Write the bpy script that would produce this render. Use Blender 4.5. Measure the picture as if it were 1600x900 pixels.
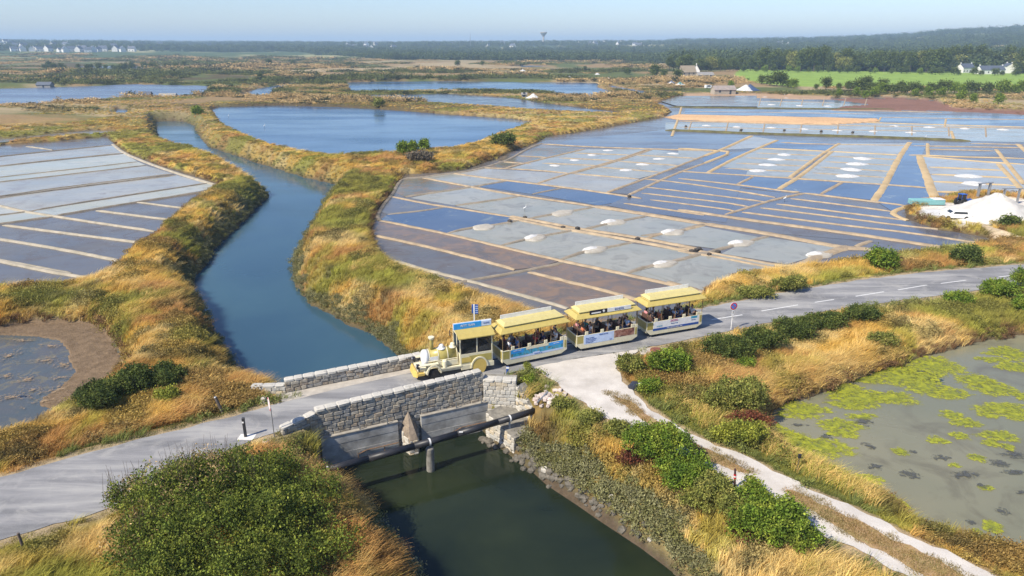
import bpy, bmesh, math, random
import numpy as np
from mathutils import Vector, Matrix, geometry
R = math.radians
random.seed(7); RNG = np.random.default_rng(11)
S = bpy.context.scene; COL = S.collection
for o in list(bpy.data.objects): bpy.data.objects.remove(o)

# ------------------------------------------------------------------ camera
F = 1081.0; PITCH = math.atan(380 / F); CAMH = 22.0
cam = bpy.data.cameras.new("camera"); cam.sensor_width = 36; cam.lens = F / 1600 * 36
cam.clip_start = .5; cam.clip_end = 30000
camo = bpy.data.objects.new("camera", cam); COL.objects.link(camo)
camo.location = (0, 0, CAMH); camo.rotation_euler = (R(90) - PITCH, 0, 0); S.camera = camo
# ------------------------------------------------------------------ world, sun, exposure
SUN_EL = R(46); SD = Vector((-math.cos(R(38)), -math.sin(R(38)), 0))
W = bpy.data.worlds.new("World"); S.world = W; W.use_nodes = True
nt = W.node_tree; nt.nodes.clear()
sky = nt.nodes.new('ShaderNodeTexSky'); sky.sky_type = 'NISHITA'; sky.sun_disc = False
sky.sun_elevation = SUN_EL; sky.sun_rotation = math.atan2(SD.x, SD.y)
sky.air_density = 1.0; sky.dust_density = .6; sky.ozone_density = 4; sky.altitude = 20
bg = nt.nodes.new('ShaderNodeBackground'); bg.inputs[1].default_value = .118
wo = nt.nodes.new('ShaderNodeOutputWorld')
tint = nt.nodes.new('ShaderNodeMix'); tint.data_type = 'RGBA'; tint.blend_type = 'MULTIPLY'; tint.inputs[0].default_value = 1; tint.inputs[7].default_value = (.94, .96, 1.09, 1)
nt.links.new(sky.outputs[0], tint.inputs[6]); nt.links.new(tint.outputs[2], bg.inputs[0]); nt.links.new(bg.outputs[0], wo.inputs[0])
sl = bpy.data.lights.new("sun", 'SUN'); sl.energy = 5.0; sl.angle = R(.5); sl.color = (1, .91, .76)
slo = bpy.data.objects.new("sun", sl); COL.objects.link(slo)
sd = Vector((SD.x * math.cos(SUN_EL), SD.y * math.cos(SUN_EL), math.sin(SUN_EL)))
slo.rotation_euler = sd.to_track_quat('Z', 'Y').to_euler(); slo.location = sd * 100
S.view_settings.view_transform = 'Standard'; S.view_settings.look = 'None'
S.view_settings.exposure = .5; S.view_settings.gamma = 1
S.render.engine = 'CYCLES'

# ------------------------------------------------------------------ measuring helpers: survey points on the ground
SINP, COSP = math.sin(PITCH), math.cos(PITCH)
def G(x, y, z=0.0):
    cx = (x - 800) / F; cy = (450 - y) / F
    dy = COSP + cy * SINP; dz = -SINP + cy * COSP
    t = (z - CAMH) / dz
    return (cx * t, dy * t)
def G3(x, y, z=0.0):
    a = G(x, y, z); return Vector((a[0], a[1], z))
CROP = {'A': (0, 40, 2.961), 'B': (530, 40, 2.961), 'C': (1060, 40, 2.961), 'D': (560, 220, 2.961), 'E': (1060, 280, 2.961),
        'F': (1060, 560, 2.961), 'L': (0, 180, 3.63), 'M': (0, 400, 3.63), 'N': (0, 560, 2.961), 'P': (0, 0, 1.0),
        'a': (0, 50, 4.0), 'b': (400, 50, 4.0), 'c': (780, 40, 4.0), 'd': (1180, 40, 3.81), 'e': (780, 120, 4.0), 'f': (1180, 140, 3.81)}
def K(c, pts, z=0.0):
    ox, oy, s = CROP[c]; out = []
    for p in pts:
        zz = p[2] if len(p) > 2 else z
        out.append(G(ox + p[0] / s, oy + p[1] / s, zz))
    return out
def ray_on_line(px, py, A, B):
    """height and place where the sight line meets the vertical plane through A, B"""
    cx = (px - 800) / F; cy = (450 - py) / F
    d = Vector((cx, COSP + cy * SINP, -SINP + cy * COSP)); o = Vector((0, 0, CAMH))
    n = Vector((B[1] - A[1], -(B[0] - A[0]), 0))
    t = (Vector((A[0], A[1], 0)) - o).dot(n) / d.dot(n)
    return o + d * t

# ------------------------------------------------------------------ noise
_T = RNG.random((256, 256))
def vn(x, y):
    xi = np.floor(x).astype(int); yi = np.floor(y).astype(int); fx = x - xi; fy = y - yi
    fx = fx * fx * (3 - 2 * fx); fy = fy * fy * (3 - 2 * fy)
    a = _T[xi & 255, yi & 255]; b = _T[(xi + 1) & 255, yi & 255]; c = _T[xi & 255, (yi + 1) & 255]; d = _T[(xi + 1) & 255, (yi + 1) & 255]
    return (a * (1 - fx) + b * fx) * (1 - fy) + (c * (1 - fx) + d * fx) * fy
def fbm(x, y, o=4):
    s = 0; a = .5; t = 0
    for i in range(o):
        s = s + a * vn(x * 2 ** i + 17 * i, y * 2 ** i + 31 * i); t += a; a *= .5
    return s / t
def sst(a, b, x):
    t = np.clip((x - a) / (b - a), 0, 1); return t * t * (3 - 2 * t)

# ------------------------------------------------------------------ geometry helpers
def resample(pts, step, closed=False):
    P = [Vector(p) for p in pts]
    if closed: P.append(P[0])
    out = []
    for a, b in zip(P[:-1], P[1:]):
        n = max(1, int((b - a).length / step))
        for i in range(n): out.append(a.lerp(b, i / n))
    if not closed: out.append(P[-1])
    return out
def smooth(pts, it=2, closed=False):
    P = [Vector(p) for p in pts]
    for _ in range(it):
        Q = []
        n = len(P)
        rng = range(n) if closed else range(n - 1)
        if not closed: Q.append(P[0])
        for i in rng:
            a, b = P[i], P[(i + 1) % n]
            Q += [a.lerp(b, .25), a.lerp(b, .75)]
        if not closed: Q.append(P[-1])
        P = Q
    return P
def sdist(x, y, poly):
    """signed distance (inside negative)"""
    P = np.array([(p[0], p[1]) for p in poly]); Q = np.roll(P, -1, 0)
    best = np.full(x.shape, 1e9); ins = np.zeros(x.shape, bool)
    for (ax, ay), (bx, by) in zip(P, Q):
        dx, dy = bx - ax, by - ay; L = dx * dx + dy * dy + 1e-12
        t = np.clip(((x - ax) * dx + (y - ay) * dy) / L, 0, 1)
        best = np.minimum(best, (x - ax - t * dx) ** 2 + (y - ay - t * dy) ** 2)
        c = (ay > y) != (by > y)
        if abs(by - ay) > 1e-12: ins ^= c & (x < (bx - ax) * (y - ay) / (by - ay) + ax)
    d = np.sqrt(best); return np.where(ins, -d, d)
def ldist(x, y, line):
    P = np.array([(p[0], p[1]) for p in line]); best = np.full(x.shape, 1e9)
    for (ax, ay), (bx, by) in zip(P[:-1], P[1:]):
        dx, dy = bx - ax, by - ay; L = dx * dx + dy * dy + 1e-12
        t = np.clip(((x - ax) * dx + (y - ay) * dy) / L, 0, 1)
        best = np.minimum(best, (x - ax - t * dx) ** 2 + (y - ay - t * dy) ** 2)
    return np.sqrt(best)
def near(x, y, poly, m):
    xs = [p[0] for p in poly]; ys = [p[1] for p in poly]
    return (x > min(xs) - m) & (x < max(xs) + m) & (y > min(ys) - m) & (y < max(ys) + m)
def mesh_from(name, v, f, mat=None, parent=None, smoothf=False):
    m = bpy.data.meshes.new(name); m.from_pydata([tuple(a) for a in v], [], f); m.update()
    if mat:
        for q in (mat if isinstance(mat, (list, tuple)) else [mat]): m.materials.append(q)
    if smoothf: m.shade_smooth()
    return link(name, m, parent)
def link(name, data, parent=None):
    o = bpy.data.objects.new(name, data); COL.objects.link(o)
    if parent: o.parent = parent
    return o
def tag(o, label=None, cat=None, group=None, kind=None):
    if label: o['label'] = label
    if cat: o['category'] = cat
    if group: o['group'] = group
    if kind: o['kind'] = kind
    return o
def struct(o): o['kind'] = 'structure'; return o
def thing(name, label, cat, loc=(0, 0, 0), rz=0, group=None):
    o = link(name, None); o.location = loc; o.rotation_euler = (0, 0, rz); o.empty_display_size = .3
    return tag(o, label, cat, group)
def dup(root, loc=None, rz=None, label=None, group=None, sc=None):
    r = root.copy(); COL.objects.link(r)
    if loc is not None: r.location = loc
    if rz is not None: r.rotation_euler = (0, 0, rz)
    if sc is not None: r.scale = sc if isinstance(sc, (tuple, list, Vector)) else (sc, sc, sc)
    if label: r['label'] = label
    if group: r['group'] = group
    for ch in list(root.children):
        c = ch.copy(); COL.objects.link(c); c.parent = r; c.matrix_parent_inverse = ch.matrix_parent_inverse
        for g in list(ch.children):
            d = g.copy(); COL.objects.link(d); d.parent = c
    return r
def offset_poly(poly, d):
    n = len(poly); P = [Vector((p[0], p[1])) for p in poly]
    ar = sum(P[i].x * P[(i + 1) % n].y - P[(i + 1) % n].x * P[i].y for i in range(n)); s = 1 if ar > 0 else -1
    out = []
    for i in range(n):
        a = (P[i] - P[i - 1]).normalized(); b = (P[(i + 1) % n] - P[i]).normalized(); t = a + b
        if t.length < 1e-3: t = a
        t.normalize(); out.append(P[i] + Vector((t.y, -t.x)) * d * s)
    return out
def sheet(name, poly, z, mat, kind='structure'):
    v = [(p[0], p[1], z) for p in poly]
    f = geometry.tessellate_polygon([[Vector(a) for a in v]])
    # keep faces up
    ff = []
    for t in f:
        a, b, c = (Vector(v[i]) for i in t)
        ff.append(tuple(t) if (b - a).cross(c - a).z > 0 else tuple(reversed(t)))
    o = mesh_from(name, v, ff, mat); o['kind'] = kind; return o

# ------------------------------------------------------------------ materials
def newmat(name):
    m = bpy.data.materials.new(name); m.use_nodes = True; t = m.node_tree
    return m, t, t.nodes['Principled BSDF']
def nd(t, kind, **kw):
    n = t.nodes.new(kind)
    for k, v in kw.items():
        if k.startswith('i_'):
            kk = k[2:]; n.inputs[int(kk) if kk.isdigit() else kk].default_value = v
        else: setattr(n, k, v)
    return n
def ramp(t, fac, stops):
    r = nd(t, 'ShaderNodeValToRGB'); e = r.color_ramp.elements
    while len(e) < len(stops): e.new(.5)
    for q, (p, c) in zip(e, stops): q.position = p; q.color = (*c, 1) if len(c) == 3 else c
    t.links.new(fac, r.inputs[0]); return r.outputs[0]
def mixc(t, fac, a, b, blend='MIX'):
    m = nd(t, 'ShaderNodeMix', data_type='RGBA', blend_type=blend)
    for s, v in ((m.inputs[0], fac), (m.inputs[6], a), (m.inputs[7], b)):
        if isinstance(v, (int, float)): s.default_value = v
        elif isinstance(v, tuple): s.default_value = (*v, 1)
        else: t.links.new(v, s)
    return m.outputs[2]
def coords(t, sc=(1, 1, 1), obj=False):
    if obj: c = nd(t, 'ShaderNodeTexCoord').outputs['Object']
    else: c = nd(t, 'ShaderNodeNewGeometry').outputs['Position']
    m = nd(t, 'ShaderNodeMapping'); m.inputs['Scale'].default_value = sc; t.links.new(c, m.inputs[0]); return m.outputs[0]
def noise(t, vec, scale, detail=5, rough=.6, out='Fac', dist=0):
    n = nd(t, 'ShaderNodeTexNoise', i_Scale=scale, i_Detail=detail, i_Roughness=rough, i_Distortion=dist)
    t.links.new(vec, n.inputs['Vector']); return n.outputs[out]
def bump(t, b, h, strength=.4, dist=.05):
    n = nd(t, 'ShaderNodeBump', i_Strength=strength, i_Distance=dist); t.links.new(h, n.inputs['Height']); t.links.new(n.outputs[0], b.inputs['Normal']); return n
def surf(name, col, col2=None, rough=.7, sc=3, bmp=.2, bd=.02, obj=False, metal=0, spec=.4, ncon=(.35, .65)):
    m, t, b = newmat(name); v = coords(t, obj=obj)
    n = noise(t, v, sc)
    c2 = col2 or tuple(x * .75 for x in col)
    t.links.new(ramp(t, n, [(ncon[0], c2), (ncon[1], col)]), b.inputs['Base Color'])
    b.inputs['Roughness'].default_value = rough; b.inputs['Metallic'].default_value = metal; b.inputs['Specular IOR Level'].default_value = spec
    if bmp: bump(t, b, noise(t, v, sc * 6, 4), bmp, bd)
    return m
def flat(name, col, rough=.6, metal=0, spec=.4):
    return surf(name, col, tuple(x * .88 for x in col), rough, 4, .05, .005, True, metal, spec)
def water(name, deep, tint=None, rough=.06, ripple=.25, rs=2.5, n_sc=.12, stain=None, thr=(.5, .7), coat=0.0, spec=.5):
    m, t, b = newmat(name); v = coords(t, (1, 1, 1))
    c = ramp(t, noise(t, v, n_sc, 4, .55, dist=.6), [(.35, deep), (.65, tint or deep)])
    if stain:
        c = mixc(t, ramp(t, noise(t, v, n_sc * 3.1, 6, .65, dist=.8), [(thr[0], (0, 0, 0)), (thr[1], (1, 1, 1))]), c, stain)
    t.links.new(c, b.inputs['Base Color']); b.inputs['IOR'].default_value = 1.33
    mr_ = nd(t, 'ShaderNodeMapRange', i_1=.4, i_2=.65, i_3=rough, i_4=rough + .16); t.links.new(noise(t, coords(t, (.35, 1, 1)), n_sc * 1.7, 5, .6), mr_.inputs[0]); t.links.new(mr_.outputs[0], b.inputs['Roughness'])
    b.inputs['Roughness'].default_value = rough; b.inputs['Specular IOR Level'].default_value = spec
    v2 = coords(t, (1, .55, 1)); bump(t, b, noise(t, v2, rs, 3, .5), ripple, .03)
    return m

# ------------------------------------------------------------------ survey of the place
ZC, ZP, ZPL, ZBP, ZRP, ZBL = -3.3, -1.2, -1.1, -1.4, -1.3, -1.7
u_ = Vector((math.cos(R(27)), math.sin(R(27)))); v_ = Vector((-u_.y, u_.x))
wallL = G(494, 640, .85); wallR = G(754, 579, 1.2)
def wall_pt(s, off=0, z=0):
    A = Vector(wallL); B = Vector(wallR); d = (B - A).normalized(); n = Vector((-d.y, d.x))
    p = A + d * s + n * off; return Vector((p.x, p.y, z))
WALLLEN = (Vector(wallR) - Vector(wallL)).length
backL = wall_pt(.3, 7.6); backR = wall_pt(WALLLEN + .6, 8.2)
canal = K('P', [(760, 688), (797, 712), (845, 745), (900, 780), (950, 815), (1000, 850), (1040, 880), (1062, 905), (1100, 960)], ZC) + [(13, 12), (-6, 12)] + \
    K('P', [(680, 960), (665, 905), (640, 870), (600, 830), (563, 785), (528, 752), (488, 738)], ZC) + [tuple(backL[:2])] + \
    K('P', [(378, 612), (369, 576), (356, 554), (330, 510), (318, 480), (301, 452), (303, 433), (315, 422), (330, 395), (355, 370), (391, 337), (423, 305)], ZC) + \
    K('P', [(407, 276), (358, 246), (317, 229), (287, 223), (255, 212), (246, 203)], -.6) + \
    K('P', [(243, 190), (265, 189), (287, 190), (302, 196), (309, 209), (324, 229), (355, 239), (405, 256), (473, 277), (532, 290),
            (507, 318), (495, 340), (478, 368), (462, 400), (457, 425), (462, 450), (487, 477), (530, 500), (580, 524), (612, 550), (640, 566)], ZC) + [tuple(backR[:2])]
pondbig = K('P', [(331, 171), (345, 167), (440, 165), (540, 168), (610, 172), (700, 179), (800, 186), (840, 192), (815, 199), (775, 212), (740, 227), (700, 237), (640, 243), (572, 245)], ZBP) + \
    K('P', [(530, 242), (480, 235), (420, 221), (380, 205), (345, 188)], -.3)
farpond = K('A', [(-900, 300), (0, 290), (300, 283), (620, 272), (960, 278), (965, 310), (940, 325), (800, 335)], -1.4) + K('A', [(640, 330), (400, 345), (170, 365), (0, 368), (-900, 375)], -.9)
stream = K('A', [(1480, 243), (1560, 244), (1620, 232), (1500, 232), (1380, 262), (1200, 290), (1105, 320), (1110, 335), (1240, 335), (1260, 305), (1330, 280), (1450, 255)], -1.8)
upstream = K('A', [(540, 385), (600, 390), (570, 418), (530, 412)], -1.6)
uppond = K('B', [(30, 262), (400, 256), (900, 262), (1200, 265), (1195, 285), (1240, 300), (1300, 318), (1180, 328, -.5), (1040, 315, -.4), (920, 298, -.3), (600, 292, -.3), (300, 294, -.3), (60, 299, -.3)], -1.2)
uppond2 = K('e', [(730, 60), (900, 90), (910, 100), (905, 118), (860, 95), (700, 75), (690, 50)], -1.0)
flatpan = K('B', [(100, 322), (500, 315), (800, 335), (1000, 365), (1300, 400), (1345, 412), (1000, 388, -.2), (600, 360, -.2), (200, 335, -.2)], -.9)
stripA = K('A', [(350, 190), (520, 186), (740, 190), (755, 200), (560, 210), (480, 205)], -.9)
upans2 = K('e', [(1015, 150), (1120, 120), (1600, 118), (1600, 185), (1120, 182)], -.9)
rpond = K('P', [(1700, 520), (1600, 526), (1540, 531), (1480, 548), (1400, 573), (1330, 598), (1260, 621), (1212, 640), (1192, 662), (1196, 690), (1232, 720), (1290, 748), (1340, 770), (1395, 792), (1440, 828), (1520, 852), (1600, 872), (1760, 900)], ZRP)
blpond = K('M', [(-500, 470), (0, 412), (150, 388), (350, 378), (500, 388), (590, 425), (640, 500), (700, 600), (700, 660), (580, 750), (430, 870)], ZBL) + K('N', [(340, 245), (200, 318), (100, 372), (0, 412), (-400, 520)], ZBL)
rshore = K('D', [(205, 165), (150, 240), (78, 340), (62, 400), (62, 450), (110, 530), (165, 600), (300, 650), (420, 690), (500, 720), (600, 750), (700, 790)], ZP) + \
    K('P', [(830, 500), (930, 520), (1050, 500), (1105, 462)], ZP) + \
    K('E', [(115, 522), (240, 478), (400, 452), (560, 432), (700, 417), (850, 402), (1060, 372), (1260, 347), (1450, 312), (1490, 292), (1430, 272), (1300, 247), (1200, 237), (1110, 202), (1055, 165), (1048, 145), (1100, 118), (1200, 108)], ZP) + \
    K('E', [(1300, 82), (1420, 74), (1530, 90), (1620, 100), (1900, 110)], ZP) + \
    K('C', [(1900, 420), (1599, 415), (1300, 395), (1230, 385), (1180, 345), (1000, 333), (700, 335), (400, 322), (100, 318), (0, 335), (-100, 360)], ZP) + \
    K('B', [(1540, 400), (1500, 425), (1300, 460), (1100, 495), (960, 515), (920, 540), (820, 575), (700, 625), (590, 665), (480, 680), (300, 690)], ZP)
lshore = K('L', [(-400, 255), (0, 170), (300, 150), (600, 122), (650, 165), (720, 215), (900, 285), (1100, 345), (1250, 400), (1215, 430), (1065, 520), (985, 590), (875, 690), (705, 820), (640, 890)], ZPL) + \
    K('M', [(590, 125), (540, 150), (400, 185), (130, 215), (0, 228), (-600, 260)], ZPL)
lupper = K('L', [(-300, 130), (0, 128), (130, 125), (300, 108), (520, 85), (695, 92), (600, 112), (400, 122), (130, 145), (0, 165), (-300, 190)], -1.0)
BASINS = [  # outline, water level, bank slope
    (canal, ZC, 1.15), (pondbig, ZBP, .7), (farpond, -1.4, .6), (stream, -1.8, .7), (upstream, -1.6, .7), (uppond, -1.2, .6), (uppond2, -1.0, .6), (flatpan, -.9, .4),
    (stripA, -.9, .3), (rpond, ZRP, .8), (blpond, ZBL, .9), (rshore, ZP, .8), (lshore, ZPL, .9), (lupper, -1.0, .5), (upans2, -.9, .4)]
# far marsh pools, in long rows between the dykes
rr = random.Random(5)
for py in (88, 91, 94, 98, 103, 109, 116, 123, 82.5, 85):
    x = -40 + rr.random() * 60
    while x < 1010:
        w = rr.uniform(30, 150)
        ok = (py > 105 and x + w < 540 and rr.random() < .45) or (py <= 105 and rr.random() < .42)
        if py > 112 and x < 340: ok = False
        if ok:
            h = .05 * (py - 66)
            poly = K('P', [(x, py), (x + w * .5, py - h * .5), (x + w, py), (x + w * .9, py + h * .5), (x + w * .4, py + h * .6)], -.8)
            BASINS.append((poly, -.8, .3))
        x += w + rr.uniform(15, 60)
NSURV = 15
roadfar = K('P', [(-260, 795), (-120, 770), (0, 747), (118, 712), (189, 693), (257, 677), (351, 653), (416, 636), (449, 626), (540, 604), (690, 562)]) + \
    K('P', [(800, 540), (950, 510), (1100, 481), (1222, 457), (1364, 434), (1480, 422), (1600, 413), (1750, 402), (2000, 385)])
roadnear = K('P', [(-260, 920), (-120, 880), (0, 844), (61, 827), (152, 800), (203, 780), (300, 735), (382, 690), (445, 672)]) + [tuple(wall_pt(.4, .75)[:2]), tuple(wall_pt(WALLLEN, .8)[:2])] + \
    K('P', [(840, 571), (960, 551), (1060, 533), (1138, 517), (1220, 500), (1296, 485), (1380, 473), (1465, 462), (1600, 443), (1750, 430), (2000, 408)])
road = [Vector(p) for p in roadfar] + [Vector(p) for p in reversed(roadnear)]
trackL = K('P', [(815, 574), (846, 580), (870, 600), (905, 625), (940, 650), (985, 673), (1020, 692), (1090, 728), (1140, 757), (1220, 800), (1300, 843), (1430, 902), (1560, 965)])
trackR = K('P', [(1010, 542), (975, 556), (960, 568), (965, 582), (978, 600), (1005, 628), (1050, 660), (1100, 686), (1180, 720), (1250, 757), (1350, 800), (1450, 850), (1562, 902), (1680, 965)])
track = [Vector(p) for p in trackL] + [Vector(p) for p in reversed(trackR)]
strip1 = K('P', [(950, 612), (985, 628), (1030, 659), (1090, 695), (1135, 717), (1176, 738), (1150, 739), (1090, 711), (1035, 681), (990, 645)])
strip2 = K('P', [(1218, 761), (1250, 770), (1330, 810), (1430, 858), (1500, 895), (1590, 950), (1520, 950), (1455, 903), (1390, 868), (1310, 823), (1240, 782)])
saltyard = K('P', [(1440, 326), (1470, 318), (1500, 322), (1560, 312), (1620, 318), (1700, 330), (1700, 356), (1600, 352), (1510, 353), (1478, 347), (1438, 335)], -.5)
fieldp = K('P', [(1158, 107), (1300, 108), (1600, 112), (1900, 118), (2000, 145), (1600, 139), (1480, 135), (1380, 133), (1300, 134), (1245, 134), (1170, 128), (1150, 116)])
sandband = K('C', [(-60, 425), (0, 412), (500, 422), (915, 432), (925, 445), (700, 458), (350, 452), (0, 436)], ZP)
redmud = K('C', [(680, 338), (1000, 335), (1180, 347), (1260, 385), (1620, 400), (1620, 414), (1280, 398), (1200, 396), (700, 392), (760, 372), (880, 365)], ZP)
earthA = K('C', [(30, 315), (350, 318), (700, 330), (700, 345), (300, 335), (30, 330)], ZP)
blmud = K('M', [(-100, 420), (0, 408), (150, 384), (350, 374), (500, 384), (595, 423), (645, 500), (705, 600), (705, 665), (580, 755), (430, 875)], ZBL) + K('N', [(330, 240), (250, 275), (180, 290)], ZBL) + K('M', [(300, 870), (215, 850), (240, 800), (330, 750), (425, 660), (385, 590), (385, 540), (330, 480), (230, 462), (60, 452), (-100, 456)], ZBL)
deckpoly = [wall_pt(-.3, -5)[:2], wall_pt(WALLLEN + .3, -5)[:2], wall_pt(WALLLEN + .9, 14)[:2], wall_pt(-.9, 14)[:2]]

abutzone = [(-1.95, 42.2), (.28, 42.0), (1.45, 40.7), (.15, 38.95), (-1.75, 41.3)]
def hills(x, y):
    r = np.hypot(x, y); az = np.arctan2(x, np.maximum(y, 1)); px = 800 + F * np.tan(np.clip(az, -1.2, 1.2)) / COSP
    H = np.interp(px, [-1500, 0, 300, 600, 850, 1000, 1150, 1250, 1400, 1480, 1600, 2000, 3500], [26, 22, 18, 16, 23, 22, 23, 27, 36, 50, 55, 58, 45])
    return sst(1300, 3000, r) * H * .95 * (1 - .15 * sst(5000, 9000, r)) + sst(850, 2200, r) * (4 + 8 * (fbm(x / 500, y / 500, 3) - .5)) + sst(700, 1500, r) * np.interp(px, [1000, 1400, 1600], [0, 4, 9])
def land(x, y):
    """ground height and per-point info"""
    r = np.hypot(x, y)
    h = -.15 + .5 * (fbm(x / 3.1, y / 3.1, 3) - .5) + .5 * (fbm(x / 14, y / 14, 2) - .5)
    h = h - .3 * sst(150, 350, r)
    # rows of low dykes over the far marsh
    amp = sst(380, 520, r) * (1 - sst(1100, 1500, r))
    w = np.sin((y + .12 * x + 30 * fbm(x / 160, y / 160, 3)) / (9 + r * .012) * 1.0) * .5 + .5
    h = h + amp * (w ** 3 * 1.1 - .3)
    h = h + hills(x, y)
    edge = np.full(x.shape, 1e3); zb = np.full(x.shape, 0.)   # distance to nearest water and that water's level
    wet = np.zeros(x.shape, bool)
    for poly, z, sl in BASINS:
        m = near(x, y, poly, 9)
        if not m.any(): continue
        d = sdist(x[m], y[m], poly); rm = r[m]
        d = d + (fbm(x[m] / 1.3, y[m] / 1.3, 3) - .5) * np.clip(rm / 55, .35, 1.5) * .8 * (0.35 if poly in (rshore, lshore) else 1)
        hm = h[m]; tgt = np.where(d < 0, z - .12 + np.maximum(d, -3) * .35, z + d * sl)
        hm = np.minimum(hm, tgt); h[m] = hm
        e = edge[m]; q = d < e; e[q] = d[q]; edge[m] = e; zz = zb[m]; zz[q] = z; zb[m] = zz
        ww = wet[m]; ww |= d < 0; wet[m] = ww
    m = near(x, y, road, 6); rd = np.full(x.shape, 99.)
    if m.any():
        rd[m] = sdist(x[m], y[m], road)
        dk = sdist(x[m], y[m], deckpoly) if True else None
        hm = h[m]; d = rd[m]; up = np.where(dk > 0, np.maximum(hm, -.03 - np.maximum(d - .7, 0) * .9), np.minimum(hm, -.9))
        up = np.where((dk > 0), np.where(d < .8, -.03, np.where(d < 2.5, np.minimum(up, -.03 + (d - .8) * .35), up)), up); h[m] = up
    m = near(x, y, track, 5); td = np.full(x.shape, 99.)
    if m.any():
        td[m] = sdist(x[m], y[m], track); d = td[m]
        hm = np.maximum(h[m], -.06 - np.maximum(d - .3, 0) * .8)
        hm = np.where(d < .4, -.06, np.where(d < 1.6, np.minimum(hm, -.06 + (d - .4) * .4), hm)); dk = sdist(x[m], y[m], deckpoly)
        h[m] = np.where(dk > 0, hm, h[m])
    m = near(x, y, abutzone, 1)
    if m.any(): h[m] = np.where(sdist(x[m], y[m], abutzone) < .1, np.minimum(h[m], -1.9), h[m])
    for poly, z in ((saltyard, -.35), (sandband, ZP + .25), (redmud, ZP + .05), (earthA, ZP + .06), (fieldp, -.2), (blmud, ZBL + .03)):
        m = near(x, y, poly, 4)
        if m.any():
            d = sdist(x[m], y[m], poly)
            if poly is blmud: h[m] = np.where(d < 0, z + .09 * (fbm(x[m] / .8, y[m] / .35, 4) - .45), h[m]); continue
            h[m] = np.where(d < 0, z, np.maximum(h[m], np.where(d < 3, z - d * .5, -99)))
    return h, edge, zb, wet, rd, td

# ------------------------------------------------------------------ terrain sheet
az = np.concatenate([np.linspace(-180, -50, 14)[:-1], np.linspace(-50, -46, 8)[:-1], np.linspace(-46, 46, 740)[:-1], np.linspace(46, 50, 8)[:-1], np.linspace(50, 180, 15)])
rad = [2.0, 8.0, 14.0, 18.0]
while rad[-1] < 8200:
    q = rad[-1]; rad.append(q + max(.28, q * q / (F * CAMH) * .95) if q < 3500 else q * 1.12)
rad = np.array(rad); AZ, RD = np.meshgrid(np.radians(az), rad)
TX = RD * np.sin(AZ); TY = RD * np.cos(AZ)
TH, TE, TZB, TWET, TRD, TTD = land(TX.ravel(), TY.ravel())
x, y, h = TX.ravel(), TY.ravel(), TH
nr, nc = RD.shape
me = bpy.data.meshes.new("ground")
vid = np.arange(nr * nc).reshape(nr, nc)
quads = np.stack([vid[:-1, :-1], vid[:-1, 1:], vid[1:, 1:], vid[1:, :-1]], -1).reshape(-1, 4)[:, ::-1]
me.vertices.add(nr * nc); me.vertices.foreach_set('co', np.stack([x, y, h], 1).ravel())
me.loops.add(quads.size); me.loops.foreach_set('vertex_index', quads.ravel().astype(np.int32))
me.polygons.add(len(quads)); me.polygons.foreach_set('loop_start', np.arange(0, quads.size, 4, dtype=np.int32)); me.update(); me.validate()
GOLD = np.array([.64, .42, .10]); RUST = np.array([.47, .25, .085]); OLIVE = np.array([.22, .26, .04]); STRAW = np.array([.72, .54, .22]); LIME = np.array([.42, .41, .07]); DARK = np.array([.075, .06, .03])
GREEN = np.array([.10, .16, .03]); MUD = np.array([.12, .09, .06]); GREY = np.array([.16, .16, .085])
def L3(a, b, t): return a * (1 - t[:, None]) + b * t[:, None]
def vegcol(x, y):
    r = np.hypot(x, y); k = np.where(r < 480, 1.25, 4.0)
    a = fbm(x / 5 / k, y / 4 / k, 4); b = fbm(x / 3.3 / k + 40, y / 2.6 / k + 9, 4); c = fbm(x / 9 / k + 80, y / 6 / k + 70, 3)
    col = np.tile(GOLD, (len(x), 1))
    col = L3(col, STRAW, sst(.5, .66, b)); col = L3(col, RUST, sst(.5, .6, a) * .8); col = L3(col, OLIVE, sst(.55, .64, c) * .75); e = fbm(x / 2.1 / k + 11, y / 1.6 / k + 61, 3); col = L3(col, LIME, sst(.58, .68, e) * .6); col = L3(col, DARK, sst(.38, .28, fbm(x / 1.7 / k + 31, y / 1.5 / k + 5, 3)) * .6)
    return col
gc = vegcol(x, y) * .66
r = np.hypot(x, y)
far = sst(170, 300, r)
st = fbm(x / 60 + 5, y / (8 + r * .03), 4); st2 = fbm(x / 90 + 50, y / (10 + r * .04) + 20, 4)
fc = L3(np.tile(np.array([.26, .18, .09]), (len(x), 1)), np.array([.10, .12, .04]), sst(.44, .58, st)); fc = L3(fc, np.array([.33, .26, .15]), sst(.54, .64, st2)); fc = L3(fc, DARK * 1.2, sst(.40, .32, st2))
gc = L3(gc, fc, far)
wood = sst(900, 1500, r); hf = fbm(x / 170 + 9, y / 130 + 2, 3); gc = L3(gc, L3(np.tile(np.array([.07, .10, .04]), (len(x), 1)), np.array([.30, .29, .14]), sst(.5, .6, hf)), wood)
gc = L3(gc, MUD * .8, sst(.7, .0, TE) * (r < 400))
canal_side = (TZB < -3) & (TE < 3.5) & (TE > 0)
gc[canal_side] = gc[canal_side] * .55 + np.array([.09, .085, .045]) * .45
GRAVEL = np.array([.45, .38, .29])
gc = L3(gc, np.array([.36, .28, .17]), sst(1.1, .3, TRD)); gc = L3(gc, np.array([.40, .30, .18]), sst(.7, 0, TTD))
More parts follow.
